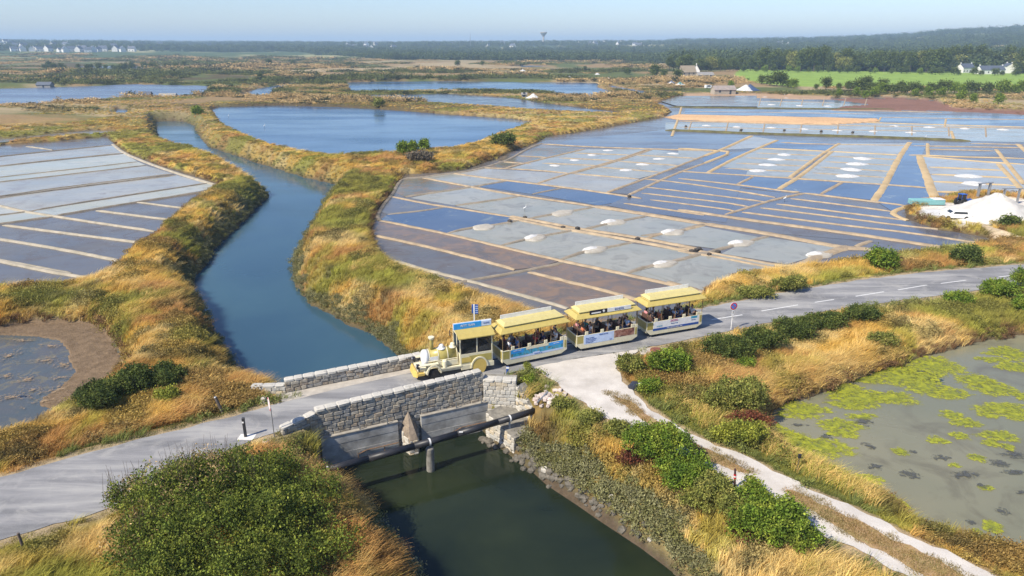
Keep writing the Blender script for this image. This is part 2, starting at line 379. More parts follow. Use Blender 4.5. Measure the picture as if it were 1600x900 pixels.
for poly, c, w in ((fieldp, (.22, .32, .06), 2), (sandband, (.62, .40, .22), .8), (redmud, (.21, .115, .085), 1), (earthA, (.4, .27, .17), 1), (saltyard, (.60, .56, .50), 1), (blmud, (.19, .135, .085), .5)):
    m = near(x, y, poly, 4); d = sdist(x[m], y[m], poly); n = fbm(x[m] / 20, y[m] / 3, 3)
    g = gc[m]; cc = np.array(c)[None] * (.8 + .4 * n[:, None]); t = sst(w, 0, d)[:, None]; gc[m] = g * (1 - t) + cc * t
spath = smooth(K('E', [(1335, 185), (1420, 215), (1490, 242), (1560, 275), (1620, 290)], -.2), 2)
m = near(x, y, spath, 3); gc[m] = L3(gc[m], np.array([.5, .40, .27]), sst(.9, .4, ldist(x[m], y[m], spath)))
def pol(px, r_): a = math.atan((px - 800) / F * COSP); return (r_ * math.sin(a), r_ * math.cos(a))
pz = [pol(1541, 1700), pol(1552, 1450), pol(1576, 1400), pol(1580, 1600), pol(1566, 1750)]
fld = sdist(x, y, pz) < 0; gc[fld] = (.5, .38, .2)
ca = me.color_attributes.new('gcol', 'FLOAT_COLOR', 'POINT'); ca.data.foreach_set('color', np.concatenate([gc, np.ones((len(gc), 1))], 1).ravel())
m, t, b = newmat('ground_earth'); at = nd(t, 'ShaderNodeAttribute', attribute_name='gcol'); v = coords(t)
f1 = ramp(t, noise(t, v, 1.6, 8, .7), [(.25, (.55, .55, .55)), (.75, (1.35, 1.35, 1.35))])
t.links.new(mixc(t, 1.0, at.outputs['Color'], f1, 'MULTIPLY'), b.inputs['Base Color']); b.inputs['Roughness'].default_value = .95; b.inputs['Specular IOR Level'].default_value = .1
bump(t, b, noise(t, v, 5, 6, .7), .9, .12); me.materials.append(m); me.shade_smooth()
ground = struct(link('ground', me))

# ------------------------------------------------------------------ waters
WB = {'canal': water('canal_water', (.028, .068, .105), (.04, .09, .12), .09, .22, 1.6, .05),
      'front': water('canal_water_dark', (.010, .016, .010), (.022, .030, .014), .05, .12, 1.2, .12),
      'big': water('pond_water', (.035, .085, .17), (.055, .11, .18), .12, .35, 2.2, .03),
      'murky': water('murky_water', (.165, .168, .115), (.205, .195, .13), .12, .2, 3, .08, (.12, .11, .075), (.5, .72)),
      'brackish': water('brackish_water', (.05, .065, .085), (.07, .07, .07), .12, .5, 5, .2)}
mats = {'canal': WB['canal'], 'big': WB['big']}
# the canal in one sheet upstream, one sheet downstream of the sluice gates
ci = canal
gateA = wall_pt(-.5, .35)[:2]; gateB = wall_pt(WALLLEN + 1, .35)[:2]
down = [p for p in canal[:18]]
up = [p for p in canal[18:]]
sheet('canal_water', offset_poly([tuple(gateB)] + canal[0:18] + [tuple(gateA)], 1.3), ZC, WB['front'])
up2 = offset_poly([tuple(wall_pt(.5, 2.8)[:2])] + canal[18:] + [tuple(wall_pt(WALLLEN, 2.8)[:2])], 2.0); sheet('canal_water', up2, ZC + .01, WB['canal'])
sheet('pond_water', offset_poly(pondbig, 2), ZBP, WB['big'])
sheet('pond_water', offset_poly(farpond, 3), -1.4, water('far_pond_water', (.10, .13, .19), (.12, .15, .2), .2, .3, 2, .03))
for p, z in ((stream, -1.8), (upstream, -1.6), (uppond, -1.2), (uppond2, -1.0), (flatpan, -.9), (stripA, -.9)):
    sheet('stream_water' if z < -1.5 else 'pond_water', offset_poly(p, 1.5), z, WB['brackish'] if z == -.9 else WB['big'])
sheet('pond_water', offset_poly(rpond, 1.2), ZRP, WB['murky'])
blmat = water('algae_pond_water', (.07, .085, .09), (.09, .09, .09), .12, .4, 6, .3, (.13, .12, .085), (.53, .60))
sheet('pond_water', offset_poly(blpond, 1.2), ZBL, blmat)
for poly, z, sl in BASINS[NSURV:]: sheet('marsh_pool', offset_poly(poly, 2), z, WB['brackish'])
PW = {'blue': water('pan_blue', (.085, .095, .125), (.12, .12, .13), .09, .2, 2.5, .08, (.15, .145, .13), (.54, .72), spec=.42),
      'deep': water('pan_deep_blue', (.055, .085, .15), (.08, .11, .17), .08, .2, 2.5, .07, (.18, .21, .21), (.58, .7), spec=.45),
      'violet': water('pan_violet', (.105, .105, .11), (.14, .13, .12), .16, .25, 3, .1, (.105, .085, .07), (.48, .66), spec=.4),
      'grey': water('pan_grey', (.25, .255, .215), (.31, .30, .25), .12, .15, 3, .12, (.20, .19, .155), (.5, .68), spec=.38),
      'lilac': water('pan_lilac', (.27, .265, .235), (.33, .32, .28), .12, .2, 3, .1, (.23, .20, .17), (.5, .7), spec=.38),
      'brown': water('pan_brown', (.12, .10, .085), (.16, .125, .10), .2, .3, 4, .14, (.21, .14, .09), (.44, .62), spec=.35),
      'dirty': water('pan_dirty', (.12, .125, .105), (.16, .15, .11), .14, .3, 4, .14, (.20, .13, .06), (.46, .60), spec=.4),
      'pale': water('pan_pale', (.33, .345, .29), (.40, .39, .33), .14, .2, 3, .1, (.27, .27, .23), (.52, .7), spec=.38)}
sheet('salt_pan_water', offset_poly(rshore, 1.2), ZP, PW['violet'])
sheet('salt_pan_water', offset_poly(lshore, 1.0), ZPL, PW['violet'])
sheet('salt_pan_water', offset_poly(lupper, 1.0), -1.0, PW['dirty'])
sheet('salt_pan_water', offset_poly(upans2, 1.0), -.9, PW['dirty'])
CELLS = [  # crop, corner points, look
 ('D', [(205, 178), (300, 172), (500, 210), (350, 240), (215, 258), (165, 238)], 'dirty'),
 ('D', [(350, 240), (520, 215), (740, 258), (450, 300), (240, 265)], 'grey'),
 ('D', [(600, 280), (740, 258), (1080, 308), (800, 358), (700, 350), (450, 302)], 'grey'),
 ('D', [(300, 172), (425, 150), (680, 187), (560, 215)], 'grey'), ('D', [(680, 187), (860, 207), (930, 222), (800, 247), (560, 212)], 'deep'),
 ('D', [(930, 222), (1040, 230), (1290, 268), (1110, 300), (810, 247)], 'deep'),
 ('D', [(150, 260), (300, 290), (400, 308), (135, 342), (105, 330)], 'blue'),
 ('D', [(135, 342), (400, 308), (700, 355), (700, 378), (500, 405), (410, 430), (250, 398), (100, 368)], 'deep'),
 ('D', [(730, 372), (1000, 408), (820, 450), (660, 487), (415, 430), (600, 395)], 'grey'),
 ('D', [(1000, 412), (1260, 472), (1095, 505), (940, 550), (665, 487), (850, 445)], 'grey'),
 ('D', [(1260, 475), (1580, 520), (1420, 572), (1240, 614), (945, 550), (1095, 508)], 'grey'),
 ('D', [(1600, 520), (1900, 575), (1750, 640), (1600, 698), (1245, 614), (1420, 575)], 'grey'),
 ('D', [(810, 360), (1090, 310), (1340, 350), (1180, 377), (1030, 408)], 'grey'),
 ('D', [(1345, 352), (1600, 392), (1455, 424), (1310, 458), (1040, 412), (1180, 382)], 'grey'),
 ('E', [(10, 245), (110, 218), (370, 268), (290, 297), (190, 325), (0, 300), (-170, 265)], 'grey'),
 ('E', [(400, 268), (750, 320), (650, 352), (500, 395), (200, 345), (290, 300)], 'grey'),
 ('E', [(190, 345), (450, 400), (280, 462), (95, 515), (-160, 430), (-20, 385)], 'grey'),
 ('D', [(100, 370), (250, 400), (640, 487), (935, 555), (850, 583), (725, 597), (480, 530), (250, 475), (65, 437)], 'brown'),
 ('D', [(850, 585), (945, 567), (1450, 680), (1330, 735), (1200, 708), (800, 610)], 'brown'),
 ('D', [(800, 615), (1200, 712), (1290, 745), (970, 775), (700, 700), (560, 655)], 'brown'),
 ('D', [(425, 150), (560, 128), (975, 152), (835, 197), (650, 175)], 'lilac'), ('D', [(835, 197), (980, 153), (1300, 178), (1150, 240), (1040, 228)], 'lilac'),
 ('D', [(560, 125), (700, 90), (850, 20), (1050, 38), (850, 85), (690, 128)], 'dirty'),
 ('D', [(700, 128), (850, 87), (1050, 40), (1340, 38), (1180, 93), (980, 150)], 'grey'), ('D', [(990, 152), (1190, 95), (1360, 40), (1600, 70), (1400, 148), (1300, 175)], 'grey'),
 ('D', [(1160, 240), (1400, 152), (1590, 75), (1600, 100), (1450, 158), (1250, 250)], 'violet'),
 ('D', [(1250, 255), (1450, 165), (1600, 105), (1800, 140), (1700, 380), (1300, 330), (1150, 300)], 'blue'),
 ('D', [(850, 15), (960, 0), (1500, -60), (1650, -65), (1990, 0), (1600, 45), (1350, 36)], 'blue'),
 ('E', [(-100, 110), (0, 20), (560, 70), (330, 130), (215, 165), (-50, 135)], 'blue'), ('E', [(215, 165), (330, 130), (560, 75), (1000, 150), (1050, 195), (1300, 245), (1450, 300), (1260, 330), (1000, 282), (600, 227)], 'blue'),
 ('E', [(-100, 160), (0, 145), (600, 228), (1280, 328), (1060, 370), (890, 288), (370, 245)], 'violet'),
 ('E', [(0, 0), (0, -40), (540, -2), (470, 60)], 'deep'), ('E', [(470, 45), (555, 3), (740, 15), (660, 70), (560, 62)], 'deep'), ('E', [(665, 72), (755, 17), (950, 25), (905, 98)], 'deep'),
 ('E', [(915, 102), (960, 27), (1145, 45), (1165, 95), (1060, 128), (990, 150)], 'deep'),
 ('C', [(0, 490), (340, 508), (200, 575), (0, 568)], 'blue'), ('C', [(0, 572), (160, 580), (0, 650)], 'grey'), ('C', [(0, 655), (200, 580), (255, 587), (60, 680)], 'deep'),
 ('C', [(100, 680), (260, 590), (370, 568), (270, 612), (140, 682)], 'deep'), ('C', [(210, 575), (340, 512), (460, 530), (380, 565)], 'lilac'), ('C', [(460, 530), (745, 545), (690, 580), (380, 567)], 'deep'),
 ('C', [(140, 682), (270, 612), (380, 568), (680, 582), (520, 705)], 'grey'), ('C', [(560, 705), (700, 583), (1030, 598), (950, 735)], 'grey'), ('C', [(690, 580), (745, 545), (1065, 545), (1035, 598)], 'lilac'),
 ('C', [(975, 735), (1030, 610), (1075, 545), (1150, 545), (1125, 605), (1150, 748)], 'deep'), ('C', [(1150, 545), (1600, 540), (1600, 610), (1150, 600)], 'violet'),
 ('C', [(1130, 607), (1600, 640), (1600, 790), (1200, 770), (1160, 690)], 'lilac'), ('C', [(-60, 448), (1240, 455), (1620, 480), (1620, 540), (1350, 534), (400, 500), (-60, 488)], 'grey'),
 ('C', [(30, 388), (700, 392), (950, 412), (1620, 420), (1620, 470), (930, 445), (900, 428), (500, 420), (30, 410)], 'deep'),
 ('C', [(0, 345), (700, 355), (880, 368), (700, 382), (0, 375)], 'grey'),
 ('L', [(-250, 270), (0, 238), (640, 172), (700, 215), (0, 290), (-250, 320)], 'lilac'), ('L', [(-250, 325), (0, 292), (705, 220), (780, 263), (0, 352), (-250, 385)], 'pale'),
 ('L', [(-250, 385), (0, 354), (785, 266), (825, 283), (0, 380), (-250, 412)], 'pale'), ('L', [(-250, 412), (0, 382), (830, 288), (990, 335), (0, 462), (-250, 497)], 'lilac'),
 ('L', [(-250, 540), (0, 468), (1000, 340), (1170, 385), (600, 472), (190, 540), (130, 543), (0, 512)], 'lilac'), ('L', [(190, 543), (1180, 388), (1235, 412), (700, 505), (300, 575)], 'pale'),
 ('L', [(0, 520), (130, 548), (0, 566), (-200, 590)], 'pale'), ('L', [(-200, 592), (0, 570), (200, 545), (300, 572), (0, 618), (-200, 650)], 'pale'),
]
CELLZ = {'L': ZPL}
cdone = []
for i, (c, pts, look) in enumerate(CELLS):
    z = CELLZ.get(c, ZP)
    sheet('salt_pan', K(c, pts, z), z + .006 + .004 * (i % 9), PW[look])

# ------------------------------------------------------------------ mud bunds between the pans
BM = surf('bund_clay', (.40, .31, .20), (.26, .20, .135), .9, .8, .6, .06)
BMG = surf('bund_grey_clay', (.30, .25, .19), (.20, .17, .125), .9, .8, .6, .06)
BMP = surf('bund_pale_clay', (.38, .335, .26), (.27, .24, .18), .9, .8, .6, .06)
BMS = surf('bund_sand', (.50, .37, .20), (.38, .28, .15), .9, .4, .6, .06)
BMD = surf('dyke_turf', (.13, .12, .045), (.07, .065, .03), .95, .6, .9, .1)
BMATS = {'t': BM, 'g': BMG, 'p': BMP, 's': BMS, 'd': BMD}
def bund(pts, w, hgt, z, mat, jit=.12):
    d = math.hypot(*pts[0]); step = min(4, max(.5, d / 110))
    P = resample([Vector((p[0], p[1])) for p in smooth(pts, 1)], step); n = len(P)
    if n < 2: return
    v = []; f = []
    for i, p in enumerate(P):
        a = P[max(0, i - 1)]; b = P[min(n - 1, i + 1)]; t_ = (b - a)
        if t_.length < 1e-6: t_ = Vector((1, 0))
        t_.normalize(); nn = Vector((-t_.y, t_.x)); jj = jit * min(1, 60 / d); k = 1 + random.uniform(-jj, jj) * 2; s = random.uniform(-.1, .1) * w * min(1, 50 / d)
        q = p + nn * s; e = .35 if i in (0, n - 1) else 1
        for off, hh in ((-.62, -.15), (-.36, hgt * .8), (0, hgt * random.uniform(.9, 1.15)), (.36, hgt * .8), (.62, -.15)):
            v.append((q.x + nn.x * off * w * k, q.y + nn.y * off * w * k, z + hh * (e if hh > 0 else 1)))
    for i in range(n - 1):
        for j in range(4): f.append((i * 5 + j + 1, i * 5 + j, i * 5 + 5 + j, i * 5 + 6 + j))
    struct(mesh_from('mud_bund', v, f, mat, smoothf=True))
BUNDS = [  # crop, width, height, clay, line
 ('D', .9, .16, 't', [(300, 172), (500, 210), (720, 250), (1000, 290), (1100, 305)]), ('D', 1.7, .2, 't', [(1090, 303), (1300, 335), (1600, 385)]),
 ('D', .8, .16, 't', [(425, 150), (650, 180), (950, 215), (1250, 258), (1310, 268)]), ('D', .8, .16, 't', [(1230, 290), (1600, 345)]),
 ('D', .8, .16, 't', [(150, 258), (300, 290), (480, 318), (700, 352)]),
 ('D', .9, .2, 't', [(700, 350), (760, 360), (950, 395), (1020, 408), (1300, 450), (1590, 505)]), ('D', .9, .2, 't', [(700, 358), (800, 380), (950, 410), (1020, 420), (1300, 468), (1545, 517)]),
 ('D', .9, .16, 't', [(100, 370), (250, 400), (400, 430), (640, 487), (930, 555), (1150, 600), (1400, 655), (1600, 700)]),
 ('D', .75, .18, 't', [(70, 438), (250, 475), (480, 530), (725, 597)]), ('D', .75, .18, 't', [(790, 608), (1000, 660), (1200, 710), (1300, 740)]),
 ('D', .8, .14, 'p', [(165, 555), (300, 595), (480, 640), (700, 700), (970, 775)]), ('D', .6, .14, 'g', [(430, 665), (520, 645), (700, 615), (850, 585), (950, 565)]),
 ('D', .7, .15, 'g', [(135, 342), (300, 325), (400, 308)]), ('D', 1.0, .15, 'g', [(215, 260), (350, 240), (520, 215), (680, 187)]), ('D', .9, .15, 'g', [(450, 300), (600, 280), (740, 258)]),
 ('D', .7, .15, 'g', [(410, 430), (500, 405), (600, 395), (700, 378), (740, 370)]), ('D', .7, .15, 'g', [(660, 485), (800, 450), (900, 432), (1010, 412)]),
 ('D', .7, .15, 'g', [(940, 550), (1050, 510), (1150, 495), (1270, 470)]), ('D', .7, .15, 'g', [(1240, 614), (1340, 580), (1470, 560), (1600, 515)]),
 ('D', .8, .15, 'g', [(795, 360), (900, 340), (960, 330), (1090, 308)]), ('D', .8, .15, 'g', [(1040, 412), (1130, 390), (1220, 370), (1325, 350)]), ('D', .8, .15, 't', [(1310, 460), (1400, 430), (1500, 415), (1600, 392)]),
 ('D', .6, .15, 'g', [(805, 247), (900, 228), (940, 220)]), ('D', .9, .16, 't', [(680, 127), (850, 85), (1050, 38)]), ('D', .8, .16, 't', [(830, 197), (980, 150), (1180, 95), (1345, 38)]), ('D', .8, .16, 't', [(985, 153), (1190, 98), (1360, 40)]),
 ('D', .9, .16, 't', [(1150, 240), (1400, 150), (1600, 70)]), ('D', .9, .16, 't', [(1250, 252), (1450, 160), (1600, 105)]), ('D', .9, .16, 't', [(850, 15), (1100, 30), (1350, 38), (1640, 46)]),
 ('D', .9, .2, 'g', [(850, 12), (780, 38), (700, 88), (600, 120), (560, 130), (480, 148), (370, 158), (300, 170), (205, 176), (180, 205), (163, 240), (150, 258), (108, 310), (85, 352), (100, 370)]),
 ('D', .5, .15, 't', [(740, 70), (880, 78)]), ('D', .5, .15, 't', [(650, 97), (800, 108)]), ('D', .5, .15, 't', [(560, 125), (700, 130)]),
 ('D', .6, .15, 't', [(1000, 58), (1260, 66)]), ('D', .6, .15, 't', [(930, 80), (1200, 92)]), ('D', .6, .15, 't', [(850, 104), (1120, 116)]), ('D', .6, .15, 't', [(700, 130), (840, 138), (985, 152)]),
 ('D', .6, .15, 't', [(1270, 66), (1570, 82)]), ('D', .6, .15, 't', [(1200, 95), (1490, 116)]), ('D', .6, .15, 't', [(1110, 122), (1400, 146)]), ('D', .7, .15, 't', [(1000, 153), (1300, 178)]),
 ('E', 1.7, .2, 't', [(120, 207), (370, 245), (560, 280), (760, 318), (890, 325)]), ('E', 1.3, .2, 't', [(0, 142), (300, 187), (600, 226), (1000, 282), (1280, 327)]),
 ('E', .6, .15, 't', [(-160, 0), (0, 15), (300, 60), (450, 85)]), ('E', .6, .15, 't', [(-150, 38), (0, 55), (200, 80), (400, 105)]), ('E', .6, .15, 't', [(-170, 65), (0, 85), (200, 108), (330, 128)]), ('E', .6, .15, 't', [(-130, 96), (0, 112), (220, 140), (270, 152)]),
 ('E', .7, .15, 't', [(215, 165), (330, 130), (450, 92), (585, 65)]),
 ('E', .6, .15, 't', [(520, 90), (800, 125), (990, 150)]), ('E', .6, .15, 't', [(455, 115), (800, 160), (1050, 190)]), ('E', .6, .15, 't', [(380, 133), (700, 172), (1000, 212), (1290, 242)]), ('E', .7, .15, 't', [(295, 153), (700, 207), (1100, 252), (1440, 305)]),
 ('E', .7, .15, 't', [(0, 318), (200, 350), (470, 402), (560, 402)]), ('E', .7, .15, 't', [(0, 333), (200, 365), (400, 405), (480, 415)]),
 ('E', 1.5, .25, 't', [(790, 312), (720, 335), (640, 362), (560, 402), (430, 440), (280, 468), (130, 510)]),
 ('E', .8, .16, 'g', [(-170, 262), (0, 245), (60, 222), (120, 210)]), ('E', .8, .16, 'g', [(-40, 385), (80, 355), (200, 322), (300, 297), (420, 262)]),
 ('E', .7, .15, 'p', [(560, 402), (660, 432)]), ('E', .8, .15, 't', [(820, 312), (890, 285)]), ('E', .8, .15, 'p', [(780, 315), (900, 328), (1060, 360), (1130, 368)]), ('E', 1.2, .2, 't', [(-60, 478), (0, 495), (100, 520)]),
 ('C', 1.8, .45, 'd', [(-60, 485), (400, 503), (1000, 520), (1350, 535)]), ('C', 1.3, .2, 's', [(340, 510), (200, 575), (119, 603)]), ('C', 1.0, .2, 's', [(0, 568), (160, 578), (255, 585), (119, 638)]),
 ('C', 1.1, .2, 's', [(135, 682), (270, 610), (460, 530)]), ('C', .8, .16, 't', [(0, 675), (500, 705), (1000, 740), (1150, 750)]),
 ('C', 1.0, .2, 's', [(515, 703), (640, 610), (745, 545)]), ('C', 1.2, .2, 's', [(465, 757), (560, 700), (700, 590), (715, 582)]), ('C', 1.5, .2, 's', [(905, 812), (960, 730), (1020, 610), (1070, 540)]),
 ('C', 1.0, .16, 's', [(370, 567), (690, 582)]), ('C', 1.0, .16, 's', [(690, 582), (1030, 600)]), ('C', 1.9, .2, 's', [(1115, 603), (1125, 640), (1150, 700), (1180, 790), (1205, 805)]),
 ('C', .8, .16, 's', [(1065, 600), (1130, 600), (1300, 608), (1600, 615)]), ('C', .9, .16, 's', [(1130, 605), (1400, 630), (1600, 642)]), ('C', .9, .16, 's', [(1160, 655), (1500, 670)]), ('C', .8, .16, 's', [(1170, 688), (1540, 705)]),
 ('C', .8, .16, 's', [(1180, 722), (1560, 740)]), ('C', 1.0, .18, 's', [(1190, 768), (1590, 784)]), ('C', 1.1, .2, 's', [(1470, 573), (1600, 735)]), ('C', 1.2, .2, 's', [(1480, 640), (1610, 785)]), ('C', 1.4, .2, 's', [(1570, 548), (1640, 610)]),
 ('C', .8, .16, 't', [(270, 737), (345, 700)]), ('C', .9, .16, 't', [(660, 780), (760, 725)]), ('C', .8, .16, 't', [(0, 708), (270, 737), (520, 770), (560, 770)]), ('C', .8, .16, 't', [(580, 775), (900, 815), (1060, 835)]),
 ('C', 1.0, .16, 's', [(1152, 545), (1155, 600)]), ('C', .9, .3, 's', [(1262, 488), (1275, 525)]), ('C', .7, .16, 't', [(470, 540), (600, 548), (745, 550), (1060, 555)]),
 ('C', 1.6, .4, 'd', [(-40, 378), (500, 385), (1000, 388)]), ('C', 1.2, .15, 't', [(0, 442), (700, 462), (1600, 475)]), ('C', .8, .1, 't', [(0, 470), (1250, 490)]),
 ('C', .8, .15, 't', [(1075, 556), (1300, 560), (1600, 566)]), ('C', .7, .15, 't', [(1150, 572), (1460, 580)]), ('C', .8, .15, 't', [(1350, 545), (1600, 552)]), ('C', .8, .15, 's', [(925, 446), (938, 424)]), ('C', .8, .15, 's', [(1238, 432), (1232, 470)]), ('C', .7, .15, 't', [(930, 424), (1620, 436)]), ('C', .9, .15, 's', [(850, 448), (1100, 456), (1620, 470)]), ('C', .7, .12, 't', [(-40, 346), (400, 350), (720, 356)]), ('C', .7, .12, 't', [(30, 330), (700, 340)]), ('C', .7, .12, 't', [(60, 398), (500, 402), (900, 410)]), ('C', .7, .2, 't', [(700, 392), (960, 396), (1220, 402)]),
 ('E', 1.0, .2, 's', [(1060, 192), (1020, 178), (985, 155), (1030, 135), (1095, 118)]), ('C', 1.0, .2, 's', [(-30, 512), (0, 430), (30, 320)]),
 ('L', .5, .18, 'g', [(-250, 268), (0, 235), (300, 203), (645, 170)]), ('L', .8, .2, 'g', [(-250, 322), (0, 291), (300, 256), (700, 217)]), ('L', .5, .16, 'g', [(-250, 385), (0, 353), (400, 310), (785, 265)]), ('L', .55, .18, 'g', [(-250, 410), (0, 380), (400, 337), (830, 285)]),
 ('L', .35, .16, 'g', [(-250, 496), (0, 462), (400, 404), (990, 333)]), ('L', .35, .16, 'g', [(-250, 503), (0, 470), (400, 412), (1000, 341)]), ('L', .45, .16, 'g', [(190, 541), (600, 474), (1180, 386)]), ('L', .6, .2, 'g', [(300, 574), (700, 506), (1235, 424)]),
 ('L', .6, .2, 'g', [(-200, 648), (0, 619), (300, 576)]), ('L', .4, .16, 'g', [(-200, 590), (0, 568), (200, 542)]), ('L', .8, .2, 'p', [(-150, 480), (0, 515), (130, 546), (290, 572), (600, 620), (880, 660)]), ('L', .8, .2, 'p', [(20, 625), (400, 675), (820, 728)]),
 ('L', .9, .2, 'p', [(-150, 680), (0, 705), (350, 762), (690, 830)]), ('L', .75, .2, 'p', [(550, 542), (800, 575), (985, 597)]), ('L', .6, .18, 'p', [(780, 495), (1055, 530)]), ('L', .9, .2, 'p', [(-250, 780), (0, 825), (300, 882), (400, 900)]),
 ('M', .9, .2, 'p', [(-200, -8), (0, 30), (250, 85), (560, 138)]), ('M', .8, .2, 'p', [(-150, 140), (0, 177), (115, 208)]), ('L', 1.2, .22, 'p', [(640, 165), (700, 215), (830, 270), (1000, 330), (1150, 375), (1240, 402), (1215, 428)]),
 ('L', 1.2, .55, 'd', [(-200, 178), (0, 168), (130, 152), (400, 132), (600, 120)]), ('L', .6, .25, 'g', [(130, 130), (300, 112), (515, 90), (515, 66)]), ('L', .5, .2, 'p', [(130, 85), (300, 105)]), ('L', .6, .2, 'p', [(150, 178), (300, 198)]),
]
# divisions between the pans with salt heaps, four rows each
for x0, y0, x1, y1 in ((355, 590, 650, 602), (310, 612, 620, 626), (265, 637, 585, 651), (215, 661, 545, 677), (700, 604, 1025, 622), (680, 630, 1000, 648), (655, 655, 985, 676), (620, 682, 965, 704)):
    BUNDS.append(('C', .6, .14, 't', [(x0, y0), (x1, y1)]))
for k_ in range(9): BUNDS.append(('C', .6, .12, 't', [(90 + 98 * k_, 322 + k_ * 1.5), (78 + 98 * k_, 372)])); BUNDS.append(('C', .6, .12, 't', [(60 + 170 * k_, 446 + k_ * 3), (48 + 172 * k_, 484 + k_ * 4)]))
for c, w, hh, mt, pts in BUNDS:
    z = ZPL if c in 'LM' else ZP
    bund(K(c, pts, z), w * (.68 if c in 'LM' else .82), hh, z, BMATS[mt])
# ------------------------------------------------------------------ mesh builders
class MB:
    def __init__(s): s.v = []; s.f = []; s.m = []
    def add(s, v, f, mi=0):
        k = len(s.v); s.v += [tuple(q) for q in v]; s.f += [tuple(i + k for i in q) for q in f]; s.m += [mi] * len(f); return s
    def box(s, x0, x1, y0, y1, z0, z1, mi=0, taper=None):
        a = taper or (0, 0)
        v = [(x0, y0, z0), (x1, y0, z0), (x1, y1, z0), (x0, y1, z0), (x0 + a[0], y0 + a[1], z1), (x1 - a[0], y0 + a[1], z1), (x1 - a[0], y1 - a[1], z1), (x0 + a[0], y1 - a[1], z1)]
        return s.add(v, [(3, 2, 1, 0), (4, 5, 6, 7), (0, 1, 5, 4), (1, 2, 6, 5), (2, 3, 7, 6), (3, 0, 4, 7)], mi)
    def tube(s, a, b, r, r2=None, n=10, mi=0, caps=True):
        a = Vector(a); b = Vector(b); r2 = r if r2 is None else r2; d = (b - a).normalized()
        e = d.orthogonal().normalized(); g = d.cross(e); v = []
        for p, q in ((a, r), (b, r2)):
            for i in range(n):
                t_ = 2 * math.pi * i / n; v.append(p + e * math.cos(t_) * q + g * math.sin(t_) * q)
        f = [(i, (i + 1) % n, n + (i + 1) % n, n + i) for i in range(n)]
        if caps: f += [tuple(range(n))[::-1], tuple(range(n, 2 * n))]
        return s.add(v, f, mi)
    def lathe(s, prof, c=(0, 0, 0), axis='z', n=16, mi=0):
        v = []; f = []
        for (r_, z_) in prof:
            for i in range(n):
                t_ = 2 * math.pi * i / n; a, b_ = r_ * math.cos(t_), r_ * math.sin(t_)
                q = (a, b_, z_) if axis == 'z' else ((z_, a, b_) if axis == 'x' else (b_, z_, a))
                v.append((q[0] + c[0], q[1] + c[1], q[2] + c[2]))
        for j in range(len(prof) - 1):
            for i in range(n): f.append((j * n + i, j * n + (i + 1) % n, j * n + n + (i + 1) % n, j * n + n + i))
        f += [tuple(range(n))[::-1], tuple(range((len(prof) - 1) * n, len(prof) * n))]
        return s.add(v, f, mi)
    def build(s, name, mat, parent=None, bevel=0, smoothf=False):
        m = bpy.data.meshes.new(name); m.from_pydata(s.v, [], s.f)
        for q in (mat if isinstance(mat, (list, tuple)) else [mat]): m.materials.append(q)
        if max(s.m + [0]): m.polygons.foreach_set('material_index', s.m)
        m.update()
        if bevel:
            bm = bmesh.new(); bm.from_mesh(m)
            bmesh.ops.bevel(bm, geom=bm.edges[:], offset=bevel, segments=1, affect='EDGES', clamp_overlap=True); bm.to_mesh(m); bm.free()
        if smoothf: m.shade_smooth()
        return link(name, m, parent)
def hgt(x, y):
    a = np.array([float(x)]); b = np.array([float(y)]); return float(land(a, b)[0][0])
def at(px, py, z=-.2):
    p = G(px, py, z); h = hgt(*p); p = G(px, py, h); h = hgt(*p); return Vector((p[0], p[1], h))

# ------------------------------------------------------------------ road, kerb strip, markings, track
ASPH, t, b = newmat('asphalt'); v = coords(t); v2 = coords(t, (.10, .75, 1)); v2.node.inputs['Rotation'].default_value = (0, 0, R(-25))
c = ramp(t, noise(t, v2, 1.0, 6, .65, dist=.4), [(.36, (.11, .113, .122)), (.5, (.19, .19, .198)), (.64, (.31, .305, .295))])
c = mixc(t, ramp(t, noise(t, v, .45, 5, .7, dist=1), [(.5, (0, 0, 0)), (.7, (.8, .8, .8))]), c, (.33, .32, .30))
c = mixc(t, ramp(t, noise(t, v, 28, 3, .8), [(.4, (0, 0, 0)), (.7, (.5, .5, .5))]), c, (.34, .33, .31))
t.links.new(c, b.inputs['Base Color']); b.inputs['Roughness'].default_value = .9; bump(t, b, noise(t, v, 30, 3), .3, .01)
PALEC = surf('pale_concrete', (.46, .42, .36), (.33, .30, .26), .9, 1.5, .4, .02)
DIRT, t, b = newmat('limestone_track'); v = coords(t)
c = ramp(t, noise(t, v, .5, 6, .65), [(.3, (.40, .37, .33)), (.5, (.51, .475, .43)), (.72, (.62, .585, .53))])
c = mixc(t, ramp(t, noise(t, v, 14, 4, .8), [(.5, (0, 0, 0)), (.72, (.7, .7, .7))]), c, (.34, .28, .22))
t.links.new(c, b.inputs['Base Color']); b.inputs['Roughness'].default_value = .95; bump(t, b, noise(t, v, 12, 5), .6, .03)
VERGE, t, b = newmat('trodden_verge'); v = coords(t)
c = ramp(t, noise(t, v, 2.2, 6, .7), [(.3, (.24, .15, .08)), (.5, (.36, .24, .12)), (.7, (.24, .22, .08))])
t.links.new(c, b.inputs['Base Color']); b.inputs['Roughness'].default_value = 1; bump(t, b, noise(t, v, 14, 5), .8, .04)
WHITE = surf('road_paint', (.72, .72, .70), (.5, .5, .49), .8, 9, .1, .004)
